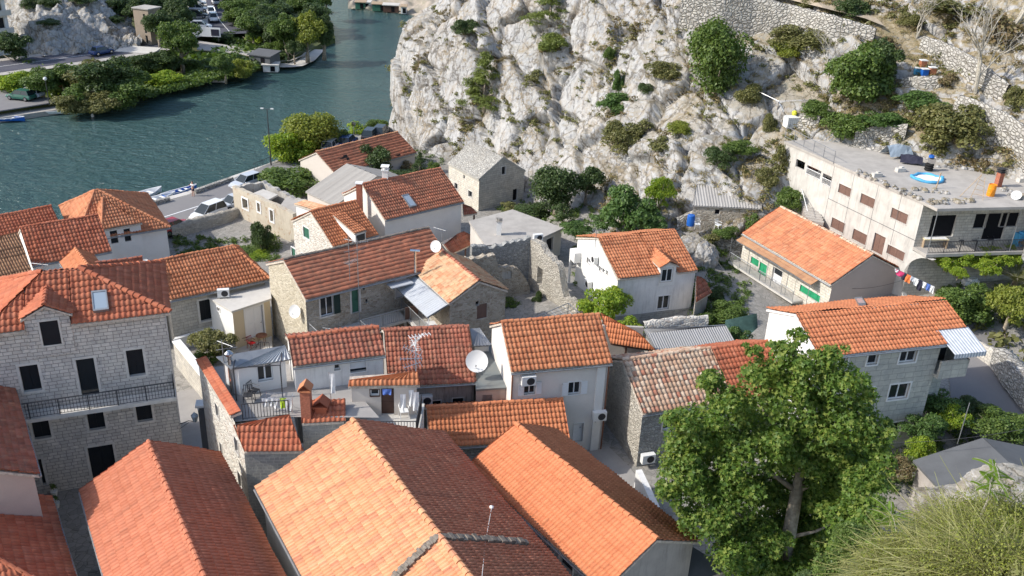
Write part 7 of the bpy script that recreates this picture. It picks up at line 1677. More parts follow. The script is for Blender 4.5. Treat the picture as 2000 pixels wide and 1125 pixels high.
# bare trees
def bare(label, px, py, htop, seed, r0=.14, n=7, d=None):
    b_ = hit(px, py) if d is None else Vector(PD(px, py, d))
    rs = random.Random(seed); mb = MB()
    def br(p_, dv, L, r_, dep):
        q_ = p_+dv*L*.5+Vector((rs.uniform(-.05, .05), rs.uniform(-.05, .05), 0))*L; e_ = p_+dv*L; mb.tube([p_, q_, e_], [r_, r_*.8, r_*.6], 5, cap=False)
        if dep == 0: return
        for k in range(3 if dep > 1 else 4):
            nd_ = (dv+Vector((rs.uniform(-.8, .8), rs.uniform(-.8, .8), rs.uniform(-.1, .6)))).normalized(); br(e_ if k < 2 else q_, nd_, L*rs.uniform(.55, .8), r_*.55, dep-1)
    for k in range(2 if n > 5 else 1): br(Vector(b_), Vector((rs.uniform(-.3, .3), rs.uniform(-.2, .2), 1)).normalized(), htop*.36, r0, 4)
    return tag(mb.build('bare_tree', 'bark_pale', None, org=tuple(b_)), label, 'tree')
bare('large leafless pale tree in the upper right of the slope', 1905, 182, 8.5, 4, .16)
bare('leafless slender tree beside the beehives', 1790, 75, 5.5, 9, .09)
bare('small leafless whitish tree left of the fig', 1612, 145, 4.8, 12, .07)
bare('leafless crooked tree at the upper right edge', 1975, 60, 7.0, 15, .2)
# palm at the right edge
pp0 = Vector(P(1985, 545, 10.5)); rt = empty('palm_tree', tuple(pp0-Vector((0, 0, 2.5))), 'palm tree with arching fronds at the right edge', 'tree'); mb = MB(); mb.tube([pp0-Vector((0, 0, 2.5)), pp0], .22, 8); mb.build('trunk', 'bark_dark', rt)
mb = MB()
for i in range(22):
    th = i*2.4; frond(mb, pp0, (math.cos(th), math.sin(th), .75 if i % 2 else .25), 2.6, n=26, wl=.5)
mb.build('fronds', ['bark_pale', 'leaf_olive'], rt)

for x, y, rx, ry, k_, m_, lb, z_ in ((1050, 402, 40, 16, 'bush2', 'leaf_dark', 'dark low bushes behind the flat concrete roof', 5.5), (1000, 398, 26, 10, 'loose', 'leaf_olive', 'grey-green weeds behind the stone gable', 5.0), (845, 322, 14, 12, 'bush', 'leaf_mid', 'small bush by the path under the cliff', 3.2),
        (1000, 585, 22, 14, 'loose', 'leaf_mid', 'weeds growing inside the ruin', 5.3), (1050, 575, 12, 22, 'bush2', 'leaf_dark', 'dark ivy clump on the ruin wall', 5.3), (1140, 600, 16, 12, 'loose', 'leaf_mid', 'weedy growth beside the pergola', 6.0)):
    shrub(x, y, rx, ry, k_, m_, lb, z=z_)

def gpts(n, boxes, seed=1):
    r_ = random.Random(seed); out = []
    for x0, x1, y0, y1, f in boxes:
        for _ in range(int(n*f)): out.append(tuple(at_ground(r_.uniform(x0, x1), r_.uniform(y0, y1))))
    return out
tufts('grass', gpts(420, ((340, 545, 465, 512, .5), (960, 1160, 385, 450, .35), (1120, 1180, 440, 560, .15), (1340, 1460, 545, 660, .5), (1640, 1900, 830, 960, .5), (1830, 2000, 560, 640, .3), (560, 700, 300, 345, .25), (770, 870, 290, 330, .15), (1300, 1440, 470, 540, .25))), .3, .8, 'leaf_mid', 'low weeds and grass on the ground between the houses', 40, .35, .4)

r9 = random.Random(9); pn = []
for _ in range(700):
    h_ = hitn(r9.uniform(1500, 2300), r9.uniform(950, 1500))
    if h_ is not None: pn.append(tuple(h_))
tufts('hillside_plants', pn, .3, .75, 'twig', 'wiry grass and low plants covering the near slope', 46, .12, .6)
pn = []
for _ in range(520):
    x, y = r9.uniform(34, 66), r9.uniform(26, 66); pn.append((x, y, float(G(np.array(x), np.array(y)))))
tufts('hillside_plants', pn, .8, 2.0, 'leaf_olive', 'dense scrub on the ground right of the street', 50, .6, .32)
# ================================================================ things standing about
def M3(rz): return Matrix.Rotation(rz, 3, 'Z')
def local(rt, rz):                              # builder in a thing's own frame, turned by rz about its base
    o = Vector(rt.location); m = M3(rz); return lambda x, y, z: o+m@Vector((x, y, z))
def ac_unit(w, px, py, label, u=None, z=None, flat=None, rz=0.0):
    if flat is None: u, z = w.px(px, py); b_ = Vector(w.pt(u, z, .0)); ex, ey = Vector((*w.e, 0)), Vector((*w.n, 0))
    else: b_ = Vector(flat); ex = M3(rz)@Vector((1, 0, 0)); ey = M3(rz)@Vector((0, -1, 0))
    rt = empty('air_conditioner', tuple(b_), label, 'air conditioner', None); mb = MB(); up = Vector((0, 0, 1)); d0 = .08 if flat is None else 0
    mb.obox(b_-ex*.42+ey*d0-up*(.3 if flat is None else 0), ex*.84, ey*.34, up*.6); body = mb.build('casing', 'plastic_white', rt)
    c_ = b_+ey*(d0+.345)+ex*.1+up*(0 if flat is None else .3); mb = MB(); mb.lathe(c_, [(.0, .01), (.24, .01), (.24, .0)], 14, axis=ey)
    for r_ in (.08, .15, .21): mb.tube([c_+ey*.02+(ex*math.cos(a_)+up*math.sin(a_))*r_ for a_ in np.linspace(0, 2*math.pi, 13)], .008, 3, cap=False)
    mb.build('fan_grille', 'dark_steel', rt)
    mb = MB()
    for s_ in (-.3, .3):
        if flat is None: mb.obox(b_+ex*s_-up*.34, ex*.04, ey*.45, up*.04)
        else: mb.obox(b_+ex*s_-up*.1, ex*.06, ey*.34, up*.1)
    mb.build('bracket', 'grey_steel', rt)
    return rt
W = h9.W['f']; c_ = P(437, 577, z9+.25); ac_unit(None, 0, 0, 'white air conditioner on the flat roof of the cream annex', flat=tuple(c_), rz=.25)
c_ = P(1049, 468, z20+.3); ac_unit(None, 0, 0, 'white air conditioner on the edge of the flat concrete roof', flat=tuple(c_), rz=.35)
ac_unit(hC.W['f'], 1168, 807, 'white air conditioner on the pilaster of the two-storey white house'); ac_unit(hI.W['f'], 1262, 890, 'white air conditioner on the grey rubble wall beside the plane tree')
ac_unit(hD.W['f'], 830, 776, 'grubby air conditioner under the dark red roof'); ac_unit(hC.W['f'], 1030, 738, 'small white air conditioner under the eave of the white house')
ac_unit(h22.W['l'], 1166, 505, 'upper air conditioner on the bright gable of the big white house'); ac_unit(h22.W['l'], 1154, 553, 'lower air conditioner on the bright gable of the big white house'); ac_unit(hF.W['f'], 1, 1, 'x') if 0 else None
def dish(p_, r_, face, label, pole=None):
    rt = empty('satellite_dish', tuple(p_), label, 'satellite dish'); f = Vector(face).normalized(); c_ = Vector(p_); mb = MB()
    prof = [(r_*t, r_*.22*t*t) for t in np.linspace(0, 1, 6)]; mb.lathe(c_, prof, 18, axis=f); mb.lathe(c_-f*.012, prof, 18, axis=f); mb.build('reflector', 'plastic_white', rt, smooth=True)
    mb = MB(); e_ = c_+f*r_*.75-Vector((0, 0, r_*.45)); mb.tube([c_-Vector((0, 0, r_*.9))+f*.1, e_], .015, 5); mb.tube([e_, e_+(c_-e_)*.18], .04, 6); mb.build('feed_arm', 'grey_steel', rt)
    mb = MB(); q_ = Vector(pole) if pole is not None else c_-f*.35; mb.tube([c_-f*.02, c_-f*.12, q_], .022, 5); mb.build('mount', 'grey_steel', rt); return rt
u, z = h10.W['l'].px(577, 608, .4); dish(h10.W['l'].pt(u, z, .4), .48, (-.35, -.8, .35), 'grey-white dish on the sunny rubble gable of the long house', h10.W['l'].pt(u, z-.1, 0))
q_ = P(852, 481, 12.4); dish(q_, .45, (-.4, -.85, .35), 'white dish above the ridge where the tan roof meets the long roof', q_+[.3, .3, -1.2])
q_ = P(932, 705, 11.6); dish(q_, .68, (-.1, -.9, .4), 'largest white dish, by the narrow annex with dark grey roofing', q_+[0, .4, -1.3])
q_ = P(284, 513, 8.3); dish(q_, .3, (.1, -.8, .6), 'small white dish behind the roofs at the left', q_+[0, .3, -.8])
q_ = P(1985, 382, zR+.5); dish(q_, .38, (-.5, -.6, .6), 'small dish lying on the flat concrete roof', q_+[0, .2, -.4])
def antenna(base, h_, label, lean_=(0, 0), n=7, yagi=2, az=0.6, mat='grey_steel', L=1.1, R_=1.2):
    b_ = Vector(base); t_ = b_+Vector((lean_[0], lean_[1], h_)); mb = MB(); mb.tube([b_-Vector((0, 0, .6)), t_], .022*R_, 5)
    for k in range(yagi):
        c_ = b_.lerp(t_, 1-.12*k-.04); d_ = Vector((math.cos(az+k*.7), math.sin(az+k*.7), .12*(k % 2))); mb.tube([c_-d_*L*.3, c_+d_*L*.7], .013*R_, 4); s_ = d_.cross(Vector((0, 0, 1))).normalized()
        if k % 2: s_ = (s_+Vector((0, 0, .8))).normalized()
        for i in range(n): q_ = c_+d_*L*(-.25+.92*i/(n-1)); l_ = .3-.018*i; mb.tube([q_-s_*l_, q_+s_*l_], .008*R_, 3)
    return tag(mb.build('antenna', mat, None, org=tuple(b_)), label, 'antenna')
antenna(P(687, 640, 7.4), 7.2, 'tall thin mast with two aerials in front of the long stone house', yagi=3, az=-.4)
antenna(P(702, 617, 8.6), 6.0, 'slightly shorter mast right beside the tall one', yagi=2, az=.2)
antenna(P(812, 742, 11.2), 3.0, 'cluttered aerial mast in front of the dark red roof', yagi=6, az=.5, L=1.3, mat='plastic_white', R_=1.7)
antenna(P(863, 500, 11.6), 2.2, 'aerial mast behind the dish at the beige wall', yagi=1, az=2.6)
antenna(P(420, 590, 8.0), .1, 'x') if 0 else None
antenna(P(444, 770, zT), 3.3, 'aerial pole on the roof terrace beside the chimney flue', yagi=2, az=-.5)
antenna(P(570, 742, zT), 1.9, 'low aerial at the corner of the white corrugated roof', yagi=2, az=-2.6)
antenna(P(1163, 474, 11.6), 1.1, 'thin aerial on the ridge of the big white house', yagi=1, az=.1)
antenna(P(88, 545, 17.6), .9, 'aerial on the roofs at the far left', yagi=1, az=3.0)
antenna(P(1875, 850, 9.9), 2.2, 'bare steel rod on the grey concrete roof', yagi=0)
# stove pipe of the long house, bulb lamp on the terracotta roof, metal flue on the terrace
b_ = P(811, 532, 11.0); mb = MB(); mb.tube([b_, b_+[0, 0, 1.7]], .09, 8); mb.tube([b_+[-.35, 0, 1.75], b_+[.35, 0, 1.75]], .09, 8); tag(mb.build('stove_pipe', 'chrome', None, org=tuple(b_)), 'shiny T-shaped stove pipe where the two stone roofs meet', 'pipe')
b_ = P(455, 770, zT); mb = MB(); mb.tube([b_, b_+[0, 0, 2.4]], .13, 9); mb.lathe(b_+[0, 0, 2.35], [(.13, 0), (.24, .08), (.24, .2), (.1, .32), (0, .33)], 10); tag(mb.build('flue', 'chrome', None, org=tuple(b_)), 'metal chimney flue with round cowl on the roof terrace', 'chimney flue')
b_ = P(960, 992, 12.2); mb = MB(); mb.tube([b_-[0, 0, .3], b_], .03, 6); mb.lathe(b_, [(.0, -.05), (.1, 0), (.1, .08), (0, .15)], 8)
mb.tube([b_, P(948, 1060, 13.0), P(941, 1130, 13.8)], .012, 5); tag(mb.build('cable', 'plastic_white', None, org=tuple(b_)), 'white cable running over the terracotta roof from a small knob', 'cable')

# furniture -----------------------------------------------------
def chair(p_, rz, mat, label, name='chair', group=None):
    rt = empty(name, tuple(p_), label, 'chair', group); L = local(rt, rz); mb = MB(); mb.obox(L(-.23, -.22, .42), L(.23, -.22, .42)-L(-.23, -.22, .42), L(-.23, .22, .42)-L(-.23, -.22, .42), (0, 0, .04)); mb.build('seat', mat, rt)
    mb = MB()
    for x in np.linspace(-.2, .2, 5): mb.tube([L(x, .22, .46), L(x, .30, .88)], .018, 4)
    mb.tube([L(-.22, .30, .88), L(.22, .30, .88)], .025, 5); mb.tube([L(-.25, .27, .66), L(-.25, -.18, .64)], .02, 4); mb.tube([L(.25, .27, .66), L(.25, -.18, .64)], .02, 4); mb.build('backrest', mat, rt)
    for x in (-.21, .21):
        for y in (-.2, .2): MB().tube([L(x, y, .42), L(x*1.15, y*1.2, 0)], .02, 4).build('leg', mat, rt)
    return rt
def table(p_, r_, mat, label, h_=.72, name='table'):
    rt = empty(name, tuple(p_), label, 'table'); mb = MB(); mb.lathe(Vector(p_)+Vector((0, 0, h_)), [(0, .03), (r_, .03), (r_, 0), (0, 0)], 16); mb.build('table_top', mat, rt)
    for k in range(4): a_ = k*1.571+.78; q_ = Vector(p_)+Vector((math.cos(a_)*r_*.7, math.sin(a_)*r_*.7, 0)); MB().tube([q_, q_+Vector((0, 0, h_))], .02, 4).build('leg', mat, rt)
    return rt
chair(P(789, 815, zG), .3, 'plastic_white', 'white plastic garden chair beside the brown door')
chair(P(497, 776, zT), 1.2, 'dark_steel', 'black chair on the roof terrace by the flue'); chair(P(485, 785, zT), .2, 'dark_steel', 'second black chair on the roof terrace, nearer the railing')
chair(P(368, 522, 3.2), 0, 'plastic_white', 'white chair') if 0 else None
zt9 = 5.4
chair(P(492, 680, zt9), .9, 'lamp_red', 'red and black folding chair in front of the white double door'); table(P(512, 672, zt9), .42, 'rust', 'small dark red table beside the red folding chair'); chair(P(478, 672, zt9), 2.2, 'dark_steel', 'dark chair at the small terrace by the white double door')
mb = MB(); prism(mb, [P(452, 690, zt9), P(533, 700, zt9), P(530, 640, zt9), P(452, 655, zt9)], 4, zt9); mb.build('terrace', 'concrete_light', h9.root)
railing('terrace_railing', [P(490, 705, zt9), P(517, 676, zt9)+[0, -1, 0], P(527, 690, zt9)], h9.root, h=.9)
# gallery terrace of the long stone house
Wl = h10.W['f']; zg_ = 7.9; uA, uB = Wl.px(607, 640)[0], Wl.px(776, 590)[0]
mb = MB(); wbox(mb, Wl, .1, uB+.6, zg_-.2, zg_, 0, 1.5); wbox(mb, Wl, .1, uA+3.2, zg_-.2, zg_, 1.5, 3.0); gal10 = mb.build('gallery', 'concrete_light', h10.root)
railing('gallery_railing', [Wl.pt(.15, zg_, .1), Wl.pt(.15, zg_, 2.9), Wl.pt(uA+3.1, zg_, 2.9), Wl.pt(uA+3.1, zg_, 1.45), Wl.pt(uB-.2, zg_, 1.45)], gal10, h=.95, mat='grey_steel')
mb = MB(); wbox(mb, Wl, uB-.2, uB+.9, zg_, zg_+.95, 1.4, 1.45); mb.build('gallery_panel', 'shutter_brown', gal10)
wl11 = h11.W['f']; L11 = wl11.L
mb = MB(); wbox(mb, wl11, -1.4, L11-.1, zg_-.2, zg_, 0, 1.6); g11 = mb.build('gallery', 'concrete_light', h11.root); railing('gallery_railing', [wl11.pt(.6, zg_, 1.45), wl11.pt(L11-.3, zg_, 1.45)], g11, h=.95, mat='grey_steel')
for u in (.8, L11*.5, L11-.4): q_ = wl11.pt(u, 5, 1.35); MB().obox((q_[0], q_[1], 4.5), (.22, 0, 0), (0, .22, 0), (0, 0, zg_-4.7)).build('gallery_post', 'white_wall', g11)
q4 = [np.array(wl11.pt(u, z, o)) for u, z, o in ((-.6, 9.75, 1.75), (L11+.05, 9.75, 1.75), (L11+.05, 10.45, .02), (-.9, 10.45, .02))]
flat_poly_roof('canopy', h11.root, q4, 'corr_white', style='corr', tw=.24, tl=1.4, thick=.03)
mb = MB(); wbox(mb, Wl, uB-.9, uB+.9, 10.35, 10.42, 0, .9); mb.build('door_canopy', 'corr_white', h10.root)
for u in (.4, L11-.1): MB().tube([wl11.pt(u, zg_, 1.6), wl11.pt(u, 9.8, 1.6)], .035, 5).build('canopy_post', 'white_paint', h11.root)
table(P(640, 640, zg_), .38, 'plastic_white', 'round white table on the gallery of the long stone house'); chair(P(622, 645, zg_), .8, 'dark_steel', 'dark wire chair left of the round gallery table'); chair(P(658, 636, zg_), -1.0, 'dark_steel', 'dark wire chair right of the round gallery table')
b_ = Vector(wl11.pt(L11-.9, zg_, 1.0)); rt = empty('washing_machine', tuple(b_), 'white washing machine and boiler on the gallery end', 'appliance'); mb = MB(); mb.box(b_+Vector((0, 0, .42)), (.6, .6, .84), .4); mb.build('body', 'plastic_white', rt); mb = MB(); mb.lathe(b_+Vector((-.05, -.36, .45)), [(0, .02), (.18, .02), (.2, 0)], 12, axis=Vector((-.3, -1, 0))); mb.build('porthole', 'glass', rt)
# pots
for x, y, z, m_, lb in ((107, 962, 6, 'plastic_white', 'white pot with spiky plant by the stone house door'), (111, 985, 6, 'plastic_white', 'white pot in front of the one with the spiky plant'), (740, 607, zg_, 'plastic_white', 'white flower pot on the gallery'), (755, 603, zg_, 'terracotta', 'clay flower pot on the gallery'), (630, 795, zT+.3, 'terracotta', 'x')):
    if lb == 'x': continue
    b_ = P(x, y+6, z); rt = empty('flower_pot', tuple(b_), lb, 'plant pot'); mb = MB(); mb.lathe(b_, [(0, 0), (.13, 0), (.2, .34), (.17, .34), (.15, .3), (0, .3)], 10); mb.build('pot', m_, rt); V, F_, U = leaves([(b_[0], b_[1], b_[2]+.55, .22, .22, .3)], 90, .16, 3, shell=.1, aspect=.3); mesh_np('plant', V, F_, 'leaf_mid', rt, U)
# drying rack with clothes, flag, laundry
b_ = Vector(P(545, 800, zT)); rt = empty('drying_rack', tuple(b_), 'folding drying rack full of white washing on the roof terrace', 'drying rack'); mb = MB()
for x in (-.75, .75): mb.tube([b_+Vector((x, -.3, 0)), b_+Vector((x*.9, .3, .85))], .012, 4); mb.tube([b_+Vector((x, .3, 0)), b_+Vector((x*.9, -.3, .85))], .012, 4)
for y in np.linspace(-.3, .3, 6): mb.tube([b_+Vector((-.85, y, .86)), b_+Vector((.85, y, .86))], .006, 3)
mb.build('rack_frame', 'chrome', rt)
def cloth(rt, pos, w_, h_, ax, mat, name='garment', seed=0):
    rs = random.Random(seed); mb = MB(); p_ = Vector(pos); a_ = Vector(ax).normalized(); n_ = a_.cross(Vector((0, 0, 1))); N_ = 6
    g_ = [[p_+a_*w_*(i/N_-.5)*(1-.12*j/N_)-Vector((0, 0, h_*j/N_))+n_*.05*math.sin(i*1.3+seed+j*.6)*(j/N_) for i in range(N_+1)] for j in range(N_+1)]
    for j in range(N_):
        for i in range(N_): mb.face([g_[j][i], g_[j][i+1], g_[j+1][i+1], g_[j+1][i]])
    return mb.build(name, mat, rt, smooth=True) if rt else tag(mb.build(name, mat, None, org=tuple(p_)), None, None)
for i in range(5):
    o = cloth(None, b_+Vector((-.6+i*.3, -.3+.12*(i % 2), .86)), .34, .5+.05*i % .3, (1, .1, 0), 'cloth_lime' if i == 3 else 'cloth_white', 'towel', i)
    tag(o, 'lime yellow garment on the drying rack' if i == 3 else 'white washing hanging on the drying rack of the roof terrace', 'laundry', None if i == 3 else 'white washing on the drying rack')
b_ = Vector(P(648, 800, zT)); rt = empty('flag', tuple(b_), 'white flag on a thin pole at the roof terrace', 'flag'); MB().tube([b_, b_+Vector((-.05, 0, 2.3))], .016, 5).build('pole', 'chrome', rt); cloth(rt, b_+Vector((.1, 0, 2.2)), .3, 1.2, (1, .1, 0), 'cloth_white', 'banner', 2)
b_ = Vector(P(790, 775, zG+1.5))
for k, (x, y, w_, h_) in enumerate(((787, 770, .3, .9), (803, 762, .26, 1.0), (812, 766, .34, 1.15))): tag(cloth(None, P(x, y, zG+1.75), w_, h_, (1, .2, 0), 'cloth_white', 'garment', 7+k), 'white garment hanging at the tiny rooftop cottage', 'laundry', 'white garments by the rooftop cottage')
tag(cloth(None, P(756, 758, zw-.1)+[0, -.1, 0], .5, .35, (1, .05, 0), 'cloth_blue', 'curtain', 3), 'blue cloth over the top of the brown door', 'curtain')
# laundry line of the concrete building
la, lb_ = Vector(P(1748, 524, 11.4)), Vector(P(1826, 560, 10.6)); rt = MB(); rt.tube([la, lb_], .01, 3); tag(rt.build('clothes_line', 'chrome', None, org=tuple(la)), 'clothes line stretched in front of the concrete building', 'clothes line')
for k, (m_, w_, h_, lb) in enumerate((('cloth_white', .3, .25, 'small white cloth at the left end of the clothes line'), ('cloth_pink', .7, .45, 'long pink cloth on the clothes line'), ('cloth_dark', .4, .6, 'dark blue garment next to the pink cloth'), ('cloth_orange', .45, .65, 'orange garment on the clothes line'), ('cloth_grey', .3, .4, 'grey garment right of the orange one'),
        ('cloth_white', .35, .6, 'white shirt in the middle of the clothes line'), ('cloth_dark', .4, .85, 'long black garment on the clothes line'), ('cloth_white', .3, .5, 'white garment right of the black one'), ('cloth_blue', .3, .55, 'light blue garment on the clothes line'), ('cloth_white', .3, .6, 'last white garment at the right end of the line'))):
    p_ = la.lerp(lb_, (k+.5)/10); tag(cloth(None, p_, w_, h_, lb_-la, m_, 'garment', k), lb, 'laundry')
# things on the flat concrete roof
zr = zR+.22
b_ = P(1934, 382, zr); mb = MB(); mb.lathe(b_, [(0, 0), (.3, 0), (.31, .3), (.3, .32), (.31, .62), (.3, .64), (.3, .92), (.27, .92), (.27, .86), (0, .86)], 16); tag(mb.build('barrel', 'plastic_orange', None, org=tuple(b_)), 'bright orange barrel on the flat concrete roof', 'barrel')
b_ = P(1948, 364, zr); rt = empty('chimney', tuple(b_), 'brick chimney with dark stacked cowl behind the orange barrel', 'chimney'); MB().box(b_+[0, 0, .5], (.42, .42, 1.3), .3).build('stack', 'brick_red', rt); mb = MB()
for k in range(3): mb.box(b_+[0, 0, 1.22+k*.14], (.56, .56, .06), .3)
mb.box(b_+[0, 0, 1.35], (.36, .36, .4), .3); mb.build('cowl', 'dark_steel', rt)
b_ = Vector(P(1812, 350, zr)); rt = empty('paddling_pool', tuple(b_), 'deflated blue and white paddling pool on the flat roof', 'pool'); ring = [b_+Vector((math.cos(a_)*1.2*(1+.1*math.sin(a_*5)), math.sin(a_)*1.05*(1+.1*math.cos(a_*4)), .1+.04*math.sin(a_*7))) for a_ in np.linspace(0, 2*math.pi, 33)]
MB().tube(ring, .13, 7, cap=False).build('rim', 'plastic_cyan', rt, smooth=True); mb = MB(); mb.face([p_-Vector((0, 0, .02)) for p_ in ring[:-1]]); mb.build('floor', 'cloth_white', rt)
def tent(px, py, w_, h_, rz, mat, label):
    b_ = Vector(P(px, py, zr)); m = M3(rz); rs = random.Random(4); N_ = 8; mb = MB(); g_ = [[b_+m@Vector(((i/N_-.5)*w_, (j/N_-.5)*w_*.8, h_*(1-abs(j/N_-.45)*1.7)*(1-.3*abs(i/N_-.5))+rs.uniform(-.05, .05))) for i in range(N_+1)] for j in range(N_+1)]
    for j in range(N_):
        for i in range(N_): mb.face([g_[j][i], g_[j][i+1], g_[j+1][i+1], g_[j+1][i]])
    return tag(mb.build('tarpaulin', mat, None, org=tuple(b_)), label, 'tarpaulin')
tent(1750, 305, 2.2, 1.2, .2, 'glass_sky', 'blue-grey tarpaulin sagging over junk on the flat roof'); tent(1778, 318, 1.8, .8, -.3, 'cloth_dark', 'black tarpaulin beside the blue-grey one')
b_ = Vector(P(1813, 333, zr)); rt = empty('tyre_stack', tuple(b_), 'stack of black tyres topped with silver junk and a blue lid', 'tyres'); 
for k in range(3): MB().tube([b_+Vector((math.cos(a_)*.26, math.sin(a_)*.26, .12+.2*k)) for a_ in np.linspace(0, 2*math.pi, 17)], .11, 7, cap=False).build('tyre', 'rubber', rt, smooth=True)
mb = MB(); mb.box(b_+Vector((.1, 0, .85)), (.45, .4, .4), .3); mb.build('junk', 'chrome', rt); mb = MB(); mb.lathe(b_+Vector((0, 0, 1.15)), [(.24, 0), (.22, .18), (0, .2)], 10); mb.build('lid', 'plastic_blue', rt)
for k, (x, y, lb) in enumerate(((1712, 345, 'concrete block at the left on the flat roof'), (1758, 335, 'low hollow block in front of the tarpaulins'), (1995, 355, 'concrete block at the right edge of the flat roof'))):
    b_ = P(x, y, zr); mb = MB(); mb.box(b_+[0, 0, .16], (.8, .4, .32), .3); mb.box(b_+[.1, .1, .36], (.3, .25, .1), .5); tag(mb.build('concrete_block', 'concrete_light', None, org=tuple(b_)), lb, 'block')
def ladder(px, py, h_, label):
    b_ = Vector(P(px, py, zr)); rt = MB(); rt.tube([b_+Vector((-.4, 0, 0)), b_+Vector((.1, .2, h_))], .03, 4); rt.tube([b_+Vector((.45, -.3, 0)), b_+Vector((.35, .1, h_*.9))], .03, 4); rt.tube([b_+Vector((-1.1, .3, 0)), b_+Vector((.1, .2, h_))], .03, 4)
    for k in range(1, 5): rt.tube([b_+Vector((-.4+.1*k, .04*k, h_*k*.2)), b_+Vector((.45-.02*k, -.3+.08*k, h_*k*.2*.9))], .02, 4)
    tag(rt.build('ladder', 'timber', None, org=tuple(b_)), label, 'ladder')
ladder(1905, 388, 1.9, 'improvised wooden ladder frame on the flat roof'); b_ = P(1828, 368, zr); tag(MB().tube([b_, b_+[.1, 0, 1.3]], .05, 6).build('post', 'timber', None, org=tuple(b_)), 'single upright timber post on the flat roof', 'post')
rs5 = random.Random(8); k_ = 0
for (x0_, y0_, x1_, y1_, n_, lb) in ((1678, 336, 1805, 392, 26, 'broken pale stone lying along the left edge of the flat roof'), (1812, 396, 1910, 392, 24, 'broken pale stone heaped along the front of the flat roof'), (1780, 372, 1850, 376, 10, 'pale stone in the short row in the middle of the flat roof'), (1955, 370, 2010, 395, 14, 'pale stone by the dish on the flat roof'), (1835, 325, 1990, 338, 30, 'pale stone in the heap at the back of the flat roof')):
    src = None
    for i in range(n_):
        t = i/n_; b_ = Vector(P(x0_+(x1_-x0_)*t+rs5.uniform(-7, 7), y0_+(y1_-y0_)*t+rs5.uniform(-4, 4), zr)); mb = MB(); s_ = rs5.uniform(.14, .3)
        mb.lathe(b_, [(0, 0), (s_, .02), (s_*rs5.uniform(.7, 1.1), s_*.5), (s_*.5, s_*.85), (0, s_*.9)], 6); tag(mb.build('stone', 'rock', None, org=tuple(b_)), lb, 'stone', 'stones: '+lb[5:])
# tank, hives, pipe rail, chairs, barrel on the slope
h_ = hit(1543, 248) ; b_ = Vector(h_); rt = empty('water_tank', tuple(b_), 'white caged water tank on the ledge left of the concrete building', 'tank'); MB().box(b_+Vector((0, 0, .5)), (1.1, 1.0, 1.0), .2).build('tank', 'plastic_white', rt); mb = MB(); m = M3(.2)
for k in range(6):
    for s_ in (-1, 1): mb.tube([b_+m@Vector((-.57, s_*.53, .08+k*.18)), b_+m@Vector((.57, s_*.53, .08+k*.18))], .012, 3); x = -.5+k*.2; mb.tube([b_+m@Vector((x, s_*.53, 0)), b_+m@Vector((x, s_*.53, 1.02))], .012, 3)
for s_ in (-1, 1): mb.tube([b_+m@Vector((s_*.57, -.53, 1.0)), b_+m@Vector((s_*.57, .53, 1.0))], .012, 3)
mb.build('cage', 'grey_steel', rt)
for x, y, m_, lb in ((1790, 143, 'plastic_cyan', 'light blue beehive, leftmost in the row'), (1803, 145, 'plastic_blue', 'darker blue beehive in the middle of the row'), (1800, 128, 'terracotta', 'orange-brown beehive behind the blue ones'), (1818, 142, 'terracotta', 'brown and blue beehive at the right end of the row')):
    h_ = hit(x, y+8); b_ = Vector(h_)+Vector((0, 0, .25)); rt = empty('beehive', tuple(b_), lb, 'beehive'); MB().box(b_+Vector((0, 0, .3)), (.55, .5, .6), .1).build('box', m_, rt); MB().box(b_+Vector((0, 0, .63)), (.65, .6, .07), .1).build('lid', 'plastic_white', rt)
p_ = [Vector(hit(x, y))+Vector((0, 0, .9)) for x, y in ((1475, 195), (1518, 216), (1528, 236), (1540, 262))]; mb = MB(); mb.tube(p_, .04, 5)
for q_ in p_: mb.tube([q_, q_-Vector((0, 0, 1.2))], .03, 4)
tag(mb.build('handrail', 'chrome', None, org=tuple(p_[0])), 'white pipe handrail descending the rocks to the concrete building', 'handrail')
q_ = [P(1533, 268, zr), P(1628, 318, zr)]; rt = empty('roof_railing', tuple(q_[0]), 'steel railing along the upper left roof edge of the concrete building', 'railing'); railing('rails', q_, rt, h=1.0, mat='grey_steel', step=1.4)
for x, y, rz_, lb in ((1361, 440, 0, 'white plastic chair next to the blue barrel'), (1402, 442, .7, 'white plastic chair standing apart in the shed garden')):
    chair(PD(x, y+6, 80), rz_, 'plastic_white', lb)
b_ = PD(1348, 440, 80.2); mb = MB(); mb.lathe(b_, [(0, 0), (.34, 0), (.36, .45), (.34, .95), (.3, 1.0), (0, 1.0)], 14); tag(mb.build('barrel', 'plastic_blue', None, org=tuple(b_)), 'blue plastic barrel in front of the stone shed', 'barrel')
for x, y, lb in ((1551, 226, 'yellow-green ball-shaped buoy near the water tank'), ):
    h_ = Vector(hit(x, y)); mb = MB(); mb.lathe(h_, [(0, 0), (.2, .08), (.27, .26), (.2, .44), (0, .52)], 10); tag(mb.build('ball', 'plastic_yellow', None, org=tuple(h_)), lb, 'ball')
